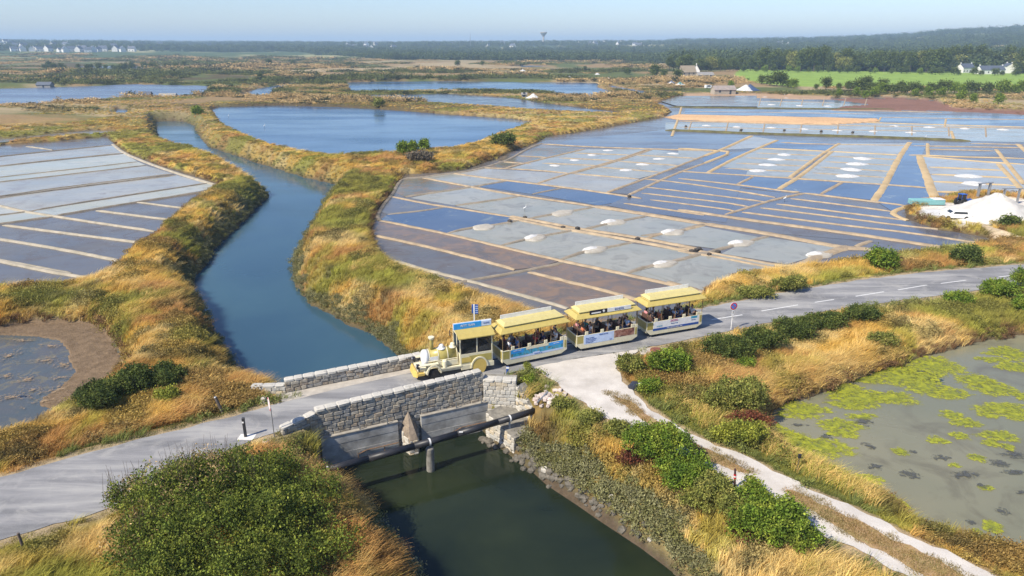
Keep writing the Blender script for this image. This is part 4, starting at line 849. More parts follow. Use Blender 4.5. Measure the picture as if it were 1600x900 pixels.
def engine():
    A = Vector((-6.55, 42.95)); B = Vector((-1.05, 45.0)); d = (A - B).normalized(); n = Vector((-d.y, d.x)); c_ = (A + B) / 2 - n * .85; rz = math.atan2(d.y, d.x)
    # local +x is forward, +y is the viewer's side
    T = thing('train_engine', 'cream and olive steam style road train engine on the bridge', 'train engine', (c_.x, c_.y, .02), rz)
    h = 2.72
    m = MB(); m.box(-h, h - .5, -.78, .78, .36, .5); m.box(-h, -.35, -.82, -.76, .28, .56); m.box(-h, -.35, .76, .82, .28, .56); m.box(-.4, 1.25, .7, .84, .5, .6); m.box(-.4, 1.25, -.84, -.7, .5, .6)
    m.box(1.2, h - .15, .58, .84, .84, .9); m.box(1.2, h - .15, -.84, -.58, .84, .9); m.box(-.2, 1.3, .55, .62, .6, .92); m.box(-.2, 1.3, -.62, -.55, .6, .92); m.build('frame', CREAM, T, .012)
    for k, (x_, r_, nm) in enumerate(((1.55, .52, 'front'), (-1.65, .62, 'rear'))):
        for sy in (-1, 1):
            v = []; f = []; N = 14
            for i in range(N + 1):
                a = math.pi * i / N
                for rr_ in (r_, r_ - .09):
                    for yy in (.62 * sy, .88 * sy): v.append((x_ + math.cos(a) * rr_, yy, .34 + math.sin(a) * rr_))
            for i in range(N):
                a = i * 4; f += [(a, a + 4, a + 5, a + 1), (a + 2, a + 3, a + 7, a + 6), (a, a + 2, a + 6, a + 4), (a + 1, a + 5, a + 7, a + 3)]
            MB().add(v, f).build('mudguard', CREAM, T)
            wheel(T, x_, .72 * sy, .34, .2, DARKI)
    for sy in (-1, 1): # yellow flywheel plate over the rear wheel
        MB().lathe([(.1, 0), (.46, 0), (.5, .02), (.5, .04)], (-1.65, .82 * sy, .42), 'y', 20).build('wheel_disc', YELD, T)
    m = MB(); m.box(h - .55, h - .05, -.8, .8, .3, .46, taper=None); m.add([(h - .05, -.8, .22), (h - .05, .8, .22), (h + .2, .55, .22), (h + .2, -.55, .22), (h - .05, -.8, .55), (h - .05, .8, .55), (h + .1, .5, .55), (h + .1, -.5, .55)],
        [(3, 2, 1, 0), (4, 5, 6, 7), (0, 1, 5, 4), (1, 2, 6, 5), (2, 3, 7, 6), (3, 0, 4, 7)]); m.build('bumper', YELD, T, .02)
    MB().box(h - .75, h - .1, -.6, .6, .46, .62).build('buffer_beam', CREAM, T, .02)
    # boiler
    r_ = .46; zc = 1.02; bo = MB().lathe([(r_, -.25), (r_, 1.75)], (0, 0, zc), 'x', 24).build('boiler', OLV, T, smoothf=True); bo.data.polygons.foreach_set('use_smooth', [len(p.vertices) < 5 for p in bo.data.polygons])
    for x_ in (-.2, .45, 1.1, 1.72): MB().lathe([(r_, -.03), (r_ + .02, -.03), (r_ + .02, .03), (r_, .03)], (x_, 0, zc), 'x', 24).build('boiler_band', CREAM, bo)
    MB().lathe([(r_ + .01, 1.75), (r_ + .01, 2.05), (r_ * .88, 2.13), (r_ * .5, 2.19), (.06, 2.22)], (0, 0, zc), 'x', 24).build('smokebox_door', WHT, T, smoothf=True)
    MB().lathe([(.13, 0), (.12, .5), (.13, .55), (.19, .68), (.2, .74), (.14, .74)], (1.45, 0, zc + .42), 'z', 16).build('chimney', OLV, T, smoothf=True)
    MB().lathe([(.15, 0), (.215, .1), (.215, .15), (.13, .16)], (1.45, 0, zc + 1.02), 'z', 16).build('chimney_cap', CREAM, T)
    for x_ in (.78, -.02):
        dm = MB().lathe([(.3, 0), (.27, .05), (.17, .08), (.17, .18), (.15, .22), (.05, .26)], (x_, 0, zc + .42), 'z', 18).build('steam_dome', CREAM if x_ < .5 else WHT, T, smoothf=True)
    MB().lathe([(.04, 0), (.05, .15), (.03, .2)], (.4, 0, zc + .44), 'z', 8).build('whistle', YELD, T)
    MB().lathe([(.17, -.25), (.17, .1), (.12, .16)], (.75, .68, .85), 'z', 14).build('air_tank', CREAM, T); MB().tube((-.2, .57, .98), (1.9, .57, .98), .025, n=6).build('handrail', CREAM, T)
    MB().box(1.15, 1.7, .465, .475, .95, 1.2).build('name_plate', WHT, T)
    for sy in (-1, 1):
        hl = MB().lathe([(.05, -.16), (.13, -.1), (.15, .08), (.14, .1)], (h - .12, .62 * sy, .82), 'x', 14).build('headlight', BLK, T); MB().lathe([(.12, .1), (.11, .12), (.02, .13)], (h - .12, .62 * sy, .82), 'x', 14).build('lens', CHROME, hl)
        MB().tube((h - .2, .62 * sy, .5), (h - .2, .62 * sy, .75), .03).build('lamp_bracket', BLK, T)
    # cab
    m = MB(); X0, X1 = -2.62, -.3
    m.box(X0, X1, .74, .80, .56, 1.15); m.box(X0, X1, -.80, -.74, .56, 1.15); m.box(X0, X0 + .05, -.74, .74, .5, 1.35); m.box(X1 - .05, X1, -.74, .74, .5, 1.2)
    for x_ in (X0, -1.55, X1 - .07):
        for sy in (.74, -.80): m.box(x_, x_ + .08, sy, sy + .06, 1.15, 2.2)
    for sy in (.74, -.8): m.box(X0, X1, sy, sy + .06, 2.12, 2.22); m.box(X0, X1, sy - .003, sy + .063, 1.13, 1.2)
    m.box(X1 - .06, X1, -.74, .74, 2.1, 2.2); m.box(X1 - .06, X1, -.04, .04, 1.2, 2.1); m.build('cab_wall', CREAM, T, .008)
    m = MB(); m.box(X0 + .08, -.95, .80, .812, .66, 1.06); m.box(X0 + .08, -.95, -.812, -.80, .66, 1.06); m.box(-.9, X1 - .1, .80, .812, .66, 1.0); m.build('side_panel', OLV, T)
    MB().box(-1.08, -.42, .812, .82, .72, .96).build('name_plate', YELD, T)
    for x0, x1 in ((X0 + .1, -1.57), (-1.45, X1 - .1)):
        for sy in (.765, -.775):
            w_ = MB().box(x0, x1, sy, sy + .01, 1.22, 2.1).build('window', GLASS, T); q = MB()
            q.box(x0, x1, sy - .012, sy + .022, 2.06, 2.1); q.box(x0, x1, sy - .012, sy + .022, 1.2, 1.245); q.box(x0, x0 + .04, sy - .012, sy + .022, 1.245, 2.06); q.box(x1 - .04, x1, sy - .012, sy + .022, 1.245, 2.06); q.build('window_frame', BLK, w_)
    MB().box(X1 - .035, X1 - .03, -.7, .7, 1.22, 2.1).build('windscreen', GLASS, T)
    MB().box(X0 + .3, X0 + .8, -.5, .5, .5, 1.25).build('driver_seat', SEATM, T, .04); MB().box(X0 + .1, X1 - .1, -.7, .7, .5, .53).build('cab_floor', DARKI, T)
    m = MB(); rv = [(-.98, 2.18), (-.7, 2.36), (0, 2.46), (.7, 2.36), (.98, 2.18)]; vv = [(X0 - .12, y_, z_) for y_, z_ in rv] + [(X1 + .15, y_, z_) for y_, z_ in rv] + [(X0 - .12, y_, z_ - .05) for y_, z_ in rv] + [(X1 + .15, y_, z_ - .05) for y_, z_ in rv]
    ff = [(i, i + 5, i + 6, i + 1) for i in range(4)] + [(10 + i, 11 + i, 16 + i, 15 + i) for i in range(4)] + [(0, 1, 11, 10), (1, 2, 12, 11), (2, 3, 13, 12), (3, 4, 14, 13), (5, 15, 16, 6), (6, 16, 17, 7), (7, 17, 18, 8), (8, 18, 19, 9), (0, 10, 15, 5), (4, 9, 19, 14)]
    m.add(vv, ff); rf_ = m.build('cab_roof', YEL, T)
    MB().box(X0 + .55, X1 + .2, .10, .16, 2.44, 2.76).build('roof_sign', LBLUE, rf_, .01); MB().box(X0 - .15, X0 + .55, .10, .16, 2.46, 2.76).build('roof_sign', PALEB, rf_, .01); MB().box(X0 - .18, X1 + .24, .04, .10, 2.42, 2.79).build('sign_backing', WHT, rf_)
    text('PETIT TRAIN', .18, ((X0 + .55 + X1 + .2) / 2, .168, 2.62), (R(90), 0, R(180)), WHT, rf_); text('SALINES', .12, (X0 + .2, .168, 2.62), (R(90), 0, R(180)), DBLUE, rf_)
    for sy in (-1, 1): m = MB(); m.tube((X1 + .02, .8 * sy, 1.9), (X1 + .2, 1.0 * sy, 2.0), .015, n=6); m.box(X1 + .16, X1 + .2, .92 * sy - .07, .92 * sy + .07, 1.75, 2.05); m.build('mirror', BLK, T)
    MB().lathe([(.08, 0), (.08, .1), (.05, .14)], (X1 + .05, -.5, 2.36), 'z', 10).build('beacon', flat('orange_lens', (.7, .2, .02), .3), T)
    return T
eng = engine(); fit_height(eng, (1.03, 1.1, 1.3), 1.15)
eng.location -= Vector((.12, .05, 0))

# ------------------------------------------------------------------ people
SKIN = flat('skin', (.50, .30, .21), .6); SKIN2 = flat('tanned_skin', (.36, .20, .13), .6)
def skinmesh(name, chains, sub=1):
    """chains: lists of (x,y,z,r) joined where coordinates repeat"""
    idx = {}; V = []; E = []; Rr = []
    for ch in chains:
        p = None
        for x_, y_, z_, r_ in ch:
            k = (round(x_, 3), round(y_, 3), round(z_, 3))
            if k not in idx: idx[k] = len(V); V.append(k); Rr.append(r_)
            if p is not None and p != idx[k]: E.append((p, idx[k]))
            p = idx[k]
    m = bpy.data.meshes.new(name); m.from_pydata(V, E, []); o = bpy.data.objects.new(name, m); COL.objects.link(o)
    md = o.modifiers.new('s', 'SKIN'); 
    for i, q in enumerate(m.skin_vertices[0].data): rr_ = Rr[i]; q.radius = (rr_, rr_); q.use_root = (i == 0)
    s_ = o.modifiers.new('u', 'SUBSURF'); s_.levels = sub; s_.render_levels = sub
    dg = bpy.context.evaluated_depsgraph_get(); out = bpy.data.meshes.new_from_object(o.evaluated_get(dg)); out.name = name
    bpy.data.objects.remove(o); bpy.data.meshes.remove(m); out.shade_smooth(); return out
def pose(kind):
    """seated figure facing +x, hips at the origin"""
    sh = .19; arms = {}
    for s_ in (-1, 1):
        S0 = (.03, sh * s_, .50)
        if kind == 0: el = (.08, .24 * s_, .24); wr = (.30, .15 * s_, .14)
        elif kind == 1: el = (.06, .30 * s_, .26) if s_ > 0 else (.14, -.27, .27); wr = (.22, .36 * s_, .30) if s_ > 0 else (.33, -.12, .20)
        else: el = (.20, .23 * s_, .33); wr = (.38, .07 * s_, .46)
        arms[s_] = (S0, el, wr)
    body = [[(0, 0, 0, .13), (.0, 0, .2, .12), (.02, 0, .42, .13), (.03, 0, .52, .07), (.045, 0, .60, .05), (.06, 0, .68, .085), (.065, 0, .76, .09), (.06, 0, .81, .06)], [(.06, 0, .68, .085), (.15, 0, .69, .018)]]
    shirt = [[(0, 0, -.02, .145), (0, 0, .2, .138), (.02, 0, .40, .145), (.03, 0, .50, .08)]]; legs = [[(0, 0, .0, .15), (0, 0, .08, .145)]]
    for s_ in (-1, 1):
        S0, el, wr = arms[s_]; sx = (.02, 0, .42)
        body.append([(*sx, .13), (*S0, .055), (*el, .042), (*wr, .027)]); shirt.append([(.02, 0, .40, .145), (*S0, .072), (S0[0] * .4 + el[0] * .6, S0[1] * .4 + el[1] * .6, S0[2] * .4 + el[2] * .6, .06)])
        dr = (Vector(wr) - Vector(el)).normalized(); sd_ = Vector((-dr.y, dr.x, 0)).normalized(); dn = Vector((0, 0, -1)); pm = Vector(wr) + dr * .06
        body.append([(*wr, .027), (*pm, .032)])
        for k, (o_, ln) in enumerate(((-.03, .065), (-.01, .078), (.01, .074), (.03, .058))):
            q0 = pm + sd_ * o_ + dr * .02; q1 = q0 + dr * ln * .5; q2 = q1 + (dr * .6 + dn * .6) * ln * .5; body.append([(*pm, .032), (*q0, .011), (*q1, .009), (*q2, .008)])
        th = Vector(wr) + dr * .03 - sd_ * .03 * s_; th2 = th + (dr * .7 - sd_ * .7 * s_) * .04; body.append([(*wr, .027), (*th, .012), (*th2, .009)])
        kn = (.42, .11 * s_, .03); an = (.44, .11 * s_, -.38); body.append([(0, 0, 0, .13), (.06, .10 * s_, -.01, .085), (*kn, .06), (*an, .04), (.55, .12 * s_, -.43, .035)])
        legs.append([(0, 0, .0, .15), (.06, .10 * s_, -.005, .10), (.36, .11 * s_, .025, .078), (.42, .11 * s_, .01, .076)])
    return skinmesh('body', body), skinmesh('shirt', shirt), skinmesh('shorts', legs)
POSES = [pose(k) for k in range(3)]
def hairmesh(long=False):
    v = []; f = []; N = 10; M_ = 6
    for j in range(M_ + 1):
        a = math.pi * .62 * j / M_
        for i in range(N):
            t_ = 2 * math.pi * i / N; r_ = math.sin(a) * .105; zz = math.cos(a) * .112
            if long and j > 3 and math.cos(t_) < .3: zz -= (j - 3) * .05; r_ = .1
            if math.cos(t_) > .45 and j > 3: zz = math.cos(math.pi * .62 * 3 / M_) * .11; r_ = math.sin(math.pi * .62 * 3 / M_) * .1
            v.append((r_ * math.cos(t_), r_ * math.sin(t_), zz))
    for j in range(M_):
        for i in range(N): f.append((j * N + i, j * N + (i + 1) % N, (j + 1) * N + (i + 1) % N, (j + 1) * N + i))
    m = bpy.data.meshes.new('hair'); m.from_pydata(v, [], f); m.shade_smooth(); return m
HAIR = [hairmesh(False), hairmesh(True)]
CL = {n: flat('cloth_' + n, c, .85) for n, c in dict(white=(.74, .74, .76), red=(.45, .05, .05), orange=(.55, .16, .07), blue=(.12, .22, .45), navy=(.03, .04, .10), black=(.02, .02, .025), pale_blue=(.42, .55, .75), pink=(.60, .25, .27), grey=(.28, .28, .3), teal=(.05, .3, .3), beige=(.5, .4, .28)).items()}
HC = {'dark': flat('dark_hair', (.03, .02, .015), .7), 'brown': flat('brown_hair', (.12, .065, .03), .7), 'blond': flat('blond_hair', (.42, .29, .13), .7), 'white': flat('white_hat', (.75, .75, .72), .8)}
def person(T, x_, y_, facing, shirt, hair, kind, label, longh=False, sk=0):
    M_ = T.matrix_basis.copy() if False else Matrix.Translation(T.location) @ Matrix.Rotation(T.rotation_euler.z, 4, 'Z')
    p = M_ @ Vector((x_, y_, 1.09 * T.scale.z)); b_, s_, l_ = POSES[kind]
    P = thing('person', label, 'person', p, T.rotation_euler.z + facing)
    for nm, me_, mt in (('body', b_, (SKIN, SKIN2)[sk]), ('shirt', s_, CL[shirt]), ('trousers', l_, CL[random.choice(['navy', 'black', 'grey', 'beige'])]), ('hair', HAIR[longh], HC[hair])):
        o = bpy.data.objects.new(nm, me_); COL.objects.link(o); o.parent = P
        if not me_.materials: me_.materials.append(SKIN)
        o.material_slots[0].link = 'OBJECT'; o.material_slots[0].material = mt
        if nm == 'hair': o.location = (.055, 0, .765)
    return P
PI = math.pi
ROWS = [  # carriage, bench, side (-1 viewer's), facing, shirt, hair, pose, label, long hair
 (0, 0, -1, 0, 'white', 'white', 1, 'passenger in white with a white hat at the front corner of the first carriage'), (0, 0, 1, 0, 'red', 'dark', 0, 'passenger in red on the far front seat of the first carriage'),
 (0, 1, -1, PI, 'blue', 'brown', 0, 'passenger in blue facing backwards on the second bench of the first carriage'), (0, 1, 1, PI, 'grey', 'dark', 0, 'passenger in grey on the far side of the first carriage, second bench'),
 (0, 2, -1, 0, 'red', 'brown', 2, 'passenger in dark red in the middle of the first carriage'), (0, 3, -1, PI, 'navy', 'dark', 1, 'passenger in navy beside the third seat end of the first carriage'), (0, 3, 1, PI, 'orange', 'brown', 0, 'passenger in orange on the far side of the first carriage, fourth bench'),
 (0, 4, -1, PI, 'white', 'dark', 2, 'dark haired passenger in white on the last bench of the first carriage'), (0, 4, 1, 0, 'pale_blue', 'dark', 0, 'passenger in pale blue at the far rear corner of the first carriage'),
 (1, 0, -1, 0, 'orange', 'brown', 1, 'passenger in orange leaning at the front corner of the middle carriage'), (1, 0, 1, 0, 'pink', 'dark', 2, 'passenger in pink at the far front corner of the middle carriage'),
 (1, 1, -1, PI, 'white', 'brown', 0, 'passenger in white beside the second bench of the middle carriage'), (1, 1, 1, PI, 'teal', 'dark', 0, 'passenger in teal on the far side of the middle carriage'),
 (1, 2, -1, 0, 'white', 'brown', 2, 'passenger in white in the centre of the middle carriage'), (1, 2, 1, PI, 'black', 'blond', 0, 'blond passenger in black in the centre of the middle carriage'), (1, 3, -1, 0, 'black', 'brown', 0, 'passenger in black on the fourth bench of the middle carriage'),
 (1, 4, -1, PI, 'pale_blue', 'dark', 1, 'dark haired passenger in pale blue on the rear bench of the middle carriage'), (1, 4, 1, 0, 'beige', 'white', 0, 'passenger in beige with a white hat at the far rear of the middle carriage'),
 (2, 0, -1, 0, 'black', 'brown', 1, 'passenger in black resting an arm on the front rail of the last carriage'), (2, 0, 1, 0, 'pink', 'dark', 2, 'passenger in pink at the far front corner of the last carriage'),
 (2, 1, -1, PI, 'orange', 'white', 0, 'passenger in orange with a white hat in the last carriage'), (2, 1, 1, PI, 'white', 'dark', 0, 'passenger in white on the far side of the last carriage, second bench'),
 (2, 2, -1, 0, 'pale_blue', 'brown', 2, 'passenger in pale blue in the middle of the last carriage'), (2, 2, 1, 0, 'blue', 'white', 0, 'passenger in blue with a white hat on the far side of the last carriage'), (2, 3, -1, PI, 'blue', 'dark', 0, 'passenger in blue on the fourth bench of the last carriage'),
 (2, 3, 1, 0, 'black', 'brown', 0, 'passenger in black on the far side of the last carriage, fourth bench'), (2, 4, -1, PI, 'white', 'dark', 1, 'dark haired passenger in white at the rear of the last carriage')]
for c_, k, sd_, fc, sh_, hr, ps, lab in ROWS:
    T, L = cars[c_]; h = L / 2; x_ = -h + .55 + k * (L - 1.1) / 4; x_ += (.17 if math.cos(fc) > 0 else -.17)
    person(T, x_, .42 * sd_ + random.uniform(-.04, .04), fc + random.uniform(-.15, .15), sh_, hr, ps, lab, random.random() < .4, random.randrange(2))
person(eng, -1.9, .3, 0, 'white', 'dark', 2, 'driver in a white shirt seated inside the engine cab', False, 0)
# ------------------------------------------------------------------ signs, posts and small things by the road
def sign_disc(parent, c, rz, r, layers):
    for k, (rr_, mt, nm) in enumerate(layers):
        m = MB(); m.lathe([(rr_ * .98, -.012), (rr_, -.008), (rr_, 0)], (0, 0, 0), 'y', 28); o = m.build(nm, mt, parent); o.location = c + Vector((math.sin(rz), -math.cos(rz), 0)) * (.005 * k); o.rotation_euler = (0, 0, rz)
p = at(1142, 515, 0); NP = thing('road_sign', 'no parking sign, blue disc with red ring on a white post right of the train', 'road sign', p)
MB().tube((0, 0, -.2), (0, 0, 1.9), .03, n=8).build('post', WHT, NP); rz = R(16)
pm_ = MB().box(-.09, .09, -.012, .012, 0, .62).build('panel', WHT, NP); pm_.location = (.0, -.04, 1.12); pm_.rotation_euler = (0, 0, rz)
a_ = MB().box(-.015, .015, -.02, -.012, .28, .46).add([(-.05, -.018, .44), (.05, -.018, .44), (0, -.018, .54)], [(0, 1, 2)]).build('arrow', BLK, pm_)
sign_disc(NP, Vector((0, -.05, 2.08)), rz, .34, ((.34, WHT, 'disc_rim'), (.315, REDM, 'disc_ring'), (.225, flat('sign_blue', (.08, .22, .62), .4), 'disc_field')))
s_ = MB().box(-.25, .25, -.016, 0, -.03, .03).build('diagonal_bar', REDM, NP); s_.location = (0, -.07, 2.08); s_.rotation_euler = (0, R(45), rz)
p = at(430, 692, 0); SG = thing('road_sign', 'red rimmed round sign on a grey post, seen nearly edge on by the bridge', 'road sign', p)
MB().tube((0, 0, -.2), (-.0, 0, 1.95), .032, n=8).build('post', GALV, SG); rz = R(-62)
sign_disc(SG, Vector((-.04, -.05, 2.25)), rz, .42, ((.42, WHT, 'disc_rim'), (.41, REDM, 'disc_ring'), (.33, WHT, 'disc_field')))
for x_, up, mt in ((-.1, 1, REDM), (.1, -1, BLK)):
    m = MB().box(-.035, .035, -.004, 0, -.17, .17); m.add([(-.085, -.004, .1 * up), (.085, -.004, .1 * up), (0, -.004, .23 * up)], [(0, 1, 2) if up > 0 else (2, 1, 0)]); o = m.build('arrow', mt, SG)
    o.location = Vector((-.04, -.05, 2.25)) + Vector((math.cos(rz) * x_, math.sin(rz) * x_, 0)) + Vector((math.sin(rz), -math.cos(rz), 0)) * .016; o.rotation_euler = (0, 0, rz)
p = at(384, 683, 0); o = thing('bollard', 'black bollard with a pale band on a white concrete pad', 'bollard', p)
MB().box(-.07, .07, -.07, .07, 0, 1.25).box(-.075, .075, -.075, .075, 1.12, 1.3).build('post', BLACK, o, .01); MB().box(-.074, .03, -.074, .074, .98, 1.08).build('reflective_band', WHT, o); MB().box(-.4, .55, -.35, .3, -.1, .04).build('base_pad', flat('white_concrete', (.66, .64, .6), .8), o, .01)
WOOD = surf('weathered_wood', (.14, .11, .09), (.06, .05, .04), .9, 5, .4, .01, True)
p = at(348, 645, 0); o = thing('wooden_post', 'dark wooden post leaning left on the grass verge before the bridge', 'post', p); o.rotation_euler = (0, R(-16), 0)
MB().tube((0, 0, -.2), (0, 0, 1.15), .1, .095, n=10).build('shaft', WOOD, o); MB().tube((0, 0, 1.15), (0, 0, 1.19), .1, .07, n=10).build('cap', GALV, o)
p = at(38, 860, 0); o = thing('wooden_post', 'short round wooden post in the lower left corner', 'post', p); o.rotation_euler = (0, R(-4), 0)
MB().tube((0, 0, -.2), (0, 0, .95), .065, .06, n=10).build('shaft', WOOD, o); MB().tube((0, 0, .95), (0, 0, .97), .062, .04, n=10).build('cap', WOOD, o)
p = at(416, 697, 0); o = thing('marker_stone', 'short round concrete marker stone with mossy top beside the grey sign post', 'marker stone', p)
MB().lathe([(.2, -.1), (.2, .42), (.17, .48), (.05, .5)], (0, 0, 0), 'z', 14).build('shaft', PALEC, o); MB().lathe([(.14, .49), (.1, .53), (.03, .54)], (0, 0, 0), 'z', 12).build('moss_cap', surf('moss', (.12, .15, .05), None, .95), o)
p = at(413, 630, 0); o = MB().box(-.22, .2, -.15, .16, -.05, .42, taper=(.06, .04)).build('marker_stone', PALEC, bevel=.04); o.location = p; tag(o, 'small pale upright stone in front of the low end of the far wall', 'marker stone')
p = at(1148, 763, 0); o = thing('barrier_post', 'dark iron post wrapped in red and white tape beside the white track', 'post', p); o.rotation_euler = (0, R(-5), 0)
MB().tube((0, 0, -.2), (0, 0, 1.2), .055, n=8).build('shaft', flat('dark_red_iron', (.07, .03, .03), .7), o)
for k in range(3): MB().tube((0, 0, .62 + k * .09), (0, .0, .69 + k * .09), .075, n=8).build('tape', (REDM, WHT)[k % 2], o)
MB().tube((0, 0, .6), (-.35, -.1, .02), .012, n=5).build('stay_wire', GALV, o)
p = at(1244, 738, 0); o = thing('reflector_post', 'thin post with a small black box at the edge of the algae pond', 'post', p); MB().tube((0, 0, -.2), (.05, 0, .95), .018, n=6).build('shaft', WOOD, o); MB().box(-.03, .14, -.05, .05, .92, 1.16).build('box', BLACK, o, .01)
p = at(793, 586, 0); o = thing('marker_post', 'small blue and white marker post at the corner of the pale abutment', 'post', p); MB().box(-.09, .09, -.06, .06, -.1, .7).build('shaft', DBLUE, o, .01); MB().box(-.095, .095, -.065, .065, .52, .66).build('white_band', WHT, o); MB().box(-.08, .08, -.05, .05, .7, .74).build('cap', BLK, o)
p = Vector((*G(742, 553), 0)); o = thing('information_sign', 'pair of tall dark blue sign panels on a white post behind the engine', 'sign', p)
MB().box(-.04, .04, -.04, .04, -.3, 4.0).build('post', WHT, o); MB().box(.05, .30, -.03, .0, 3.25, 4.0).build('panel', DBLUE, o); MB().box(-.17, -.05, -.03, 0, 3.3, 4.0).build('panel', DBLUE, o)
for k in range(4): MB().box(.1, .28, -.036, -.03, 3.35 + k * .16, 3.39 + k * .16).build('text_line', PALEB, o.children[1])
p = at(1028, 549, 0); o = thing('manhole_cover', 'round rusty red cover set in a pale concrete slab at the fork', 'manhole cover', p); MB().box(-1.4, 1.3, -.55, .55, -.3, .07).build('slab', PALEC, o, .03); MB().lathe([(.5, .07), (.5, .13), (.45, .15)], (-.1, .0, 0), 'z', 20).build('lid', flat('red_brown_iron', (.20, .075, .055), .8), o)
p = at(994, 607, 0); o = thing('rubbish_bag', 'black bag with a white sack on it dumped in the grass beside the track', 'bag', p); 
def lump(name, r_, mat, parent, loc, amp=.2, n=2, seed=1):
    bm = bmesh.new(); bmesh.ops.create_icosphere(bm, subdivisions=n, radius=1); rd_ = random.Random(seed)
    for q in bm.verts: q.co = Vector((q.co.x * r_[0], q.co.y * r_[1], q.co.z * r_[2])) * (1 + rd_.uniform(-amp, amp))
    m = bpy.data.meshes.new(name); bm.to_mesh(m); bm.free(); m.materials.append(mat); o = link(name, m, parent); o.location = loc; return o
lump('black_bag', (.55, .38, .38), flat('bin_liner', (.03, .035, .05), .35), o, (0, 0, .25), .15, 2, 3); lump('white_sack', (.28, .22, .18), WHT, o, (.35, -.1, .45), .12, 2, 4)
# rubble heap by the abutment
pm2 = at(856, 634, 0); rub = thing('rubble_heap', 'heap of pinkish broken stones with a short pipe on the bank right of the abutment', 'rubble', pm2)
PINK = stonemat('pink_rubble', [(0, (.50, .38, .33)), (.5, (.62, .52, .47)), (1, (.42, .33, .30))])
for k in range(70):
    a = random.gauss(0, .75); b_ = random.gauss(0, .55); q = pm2 + Vector((a, b_ * 1.0, 0)); hh = hgt(q.x, q.y)
    s_ = random.uniform(.16, .38); o = stone_at('stone', rub, (a, b_, hh - pm2.z + max(0, .3 - .25 * math.hypot(a, b_)) + .04), (s_, s_ * .8, s_ * .6), random.uniform(0, 3), PINK, random.uniform(-.5, .5))
MB().tube((-.75, -.75, .25), (.0, .25, .5), .06, n=8).build('pipe_offcut', GALV, rub)
# rocks along the foot of the right bank
DKROCK = surf('wet_rock', (.17, .15, .12), (.07, .065, .05), .8, 3, .6, .04)
shore = resample([Vector(q) for q in canal[:6]], .42); nrk = 0
for q in shore:
    for _ in range(4 if q.length > 33 else 2):
        a = q + Vector((random.gauss(.25, .3), random.gauss(.1, .3))); s_ = random.uniform(.22, .6)
        if a.length < 24: continue
        m = lump('rock', (s_ * .6, s_ * .5, s_ * .42), STONEP if random.random() < .06 else DKROCK, None, (a.x, a.y, max(hgt(a.x, a.y), ZC) + .03), .22, 1, nrk)
        tag(m, 'grey rock at the waterline of the right bank below the bridge', 'rock', 'rocks along the foot of the right bank'); nrk += 1

# ------------------------------------------------------------------ salt
SALT = surf('salt', (.56, .555, .54), (.38, .37, .35), .9, 2, .5, .03, ncon=(.3, .55)); SALTG = surf('grey_salt', (.62, .60, .57), (.45, .42, .38), .9, 2, .5, .03); CLAYP = surf('platform_clay', (.42, .39, .33), (.33, .30, .25), .9, 1.5, .5, .03)
def mound(name, rx_, ry_, h_, mat, seed=0, n=20, rings=7, pw=1.3):
    rd_ = random.Random(seed); v = [(0, 0, h_)]; f = []; ph = rd_.uniform(0, 6)
    for j in range(1, rings + 1):
        t_ = j / rings
        for i in range(n):
            a = 2 * PI * i / n; k = 1 + .12 * math.sin(2 * a + ph) + .07 * math.sin(5 * a + ph * 2) + rd_.uniform(-.04, .04); v.append((rx_ * t_ * k * math.cos(a), ry_ * t_ * k * math.sin(a), h_ * (1 - t_) ** pw * rd_.uniform(.9, 1.08) - (.12 if j == rings else 0)))
    f = [(0, 1 + i, 1 + (i + 1) % n) for i in range(n)]
    for j in range(rings - 1):
        for i in range(n): a = 1 + j * n + i; b_ = 1 + j * n + (i + 1) % n; f.append((a, a + n, b_ + n, b_))
    return mesh_from(name, v, f, mat, smoothf=True)
HB = [('D', 580, 402, 0, 'grey drying platform without salt, nearest to the left end of the near pans'), ('D', 945, 335, 0, 'bare grey drying platform between the far pair of near pans'),
      ('D', 820, 450, 1, 'salt on a clay platform, leftmost of the near pans'), ('D', 1095, 505, 1, 'salt on a clay platform, second from left in the near pans'), ('D', 1420, 572, 1, 'salt on a clay platform just above the last carriage roofs'),
      ('D', 1180, 378, 1, 'salt on a clay platform between the two back rows of near pans'), ('D', 1455, 424, 1, 'salt on a clay platform, second along the back row of near pans'), ('E', 290, 298, 1, 'salt on a clay platform, third along the back row of near pans'),
      ('E', 655, 352, 1, 'salt on a clay platform at the end of the wide bund'), ('E', 275, 463, 1, 'salt at the corner of the near pans closest to the round green shrub')]
for i, (c, x_, y_, sl_, lab) in enumerate(HB):
    q = K(c, [(x_, y_)], ZP)[0]; q2 = K(c, [(x_ + 45, y_ - 10)], ZP)[0]; dx = math.atan2(q2[1] - q[1], q2[0] - q[0]); sc = math.hypot(*q) / 70
    pl = mound('drying_platform', 1.55 * sc, 1.05 * sc, .3, CLAYP, i, pw=.35); pl.location = (q[0], q[1], ZP); pl.rotation_euler = (0, 0, dx)
    if sl_:
        pl['kind'] = 'structure'; s2 = mound('salt_heap', 1.0 * sc, .55 * sc, .27 * sc, SALT, i + 30, pw=.7); s2.location = (q[0] - math.cos(dx) * .55 * sc, q[1] - math.sin(dx) * .55 * sc + .35, ZP + .16); s2.rotation_euler = (0, 0, dx); tag(s2, lab, 'salt heap', 'salt heaps on the near pans')
    else: tag(pl, lab, 'platform')
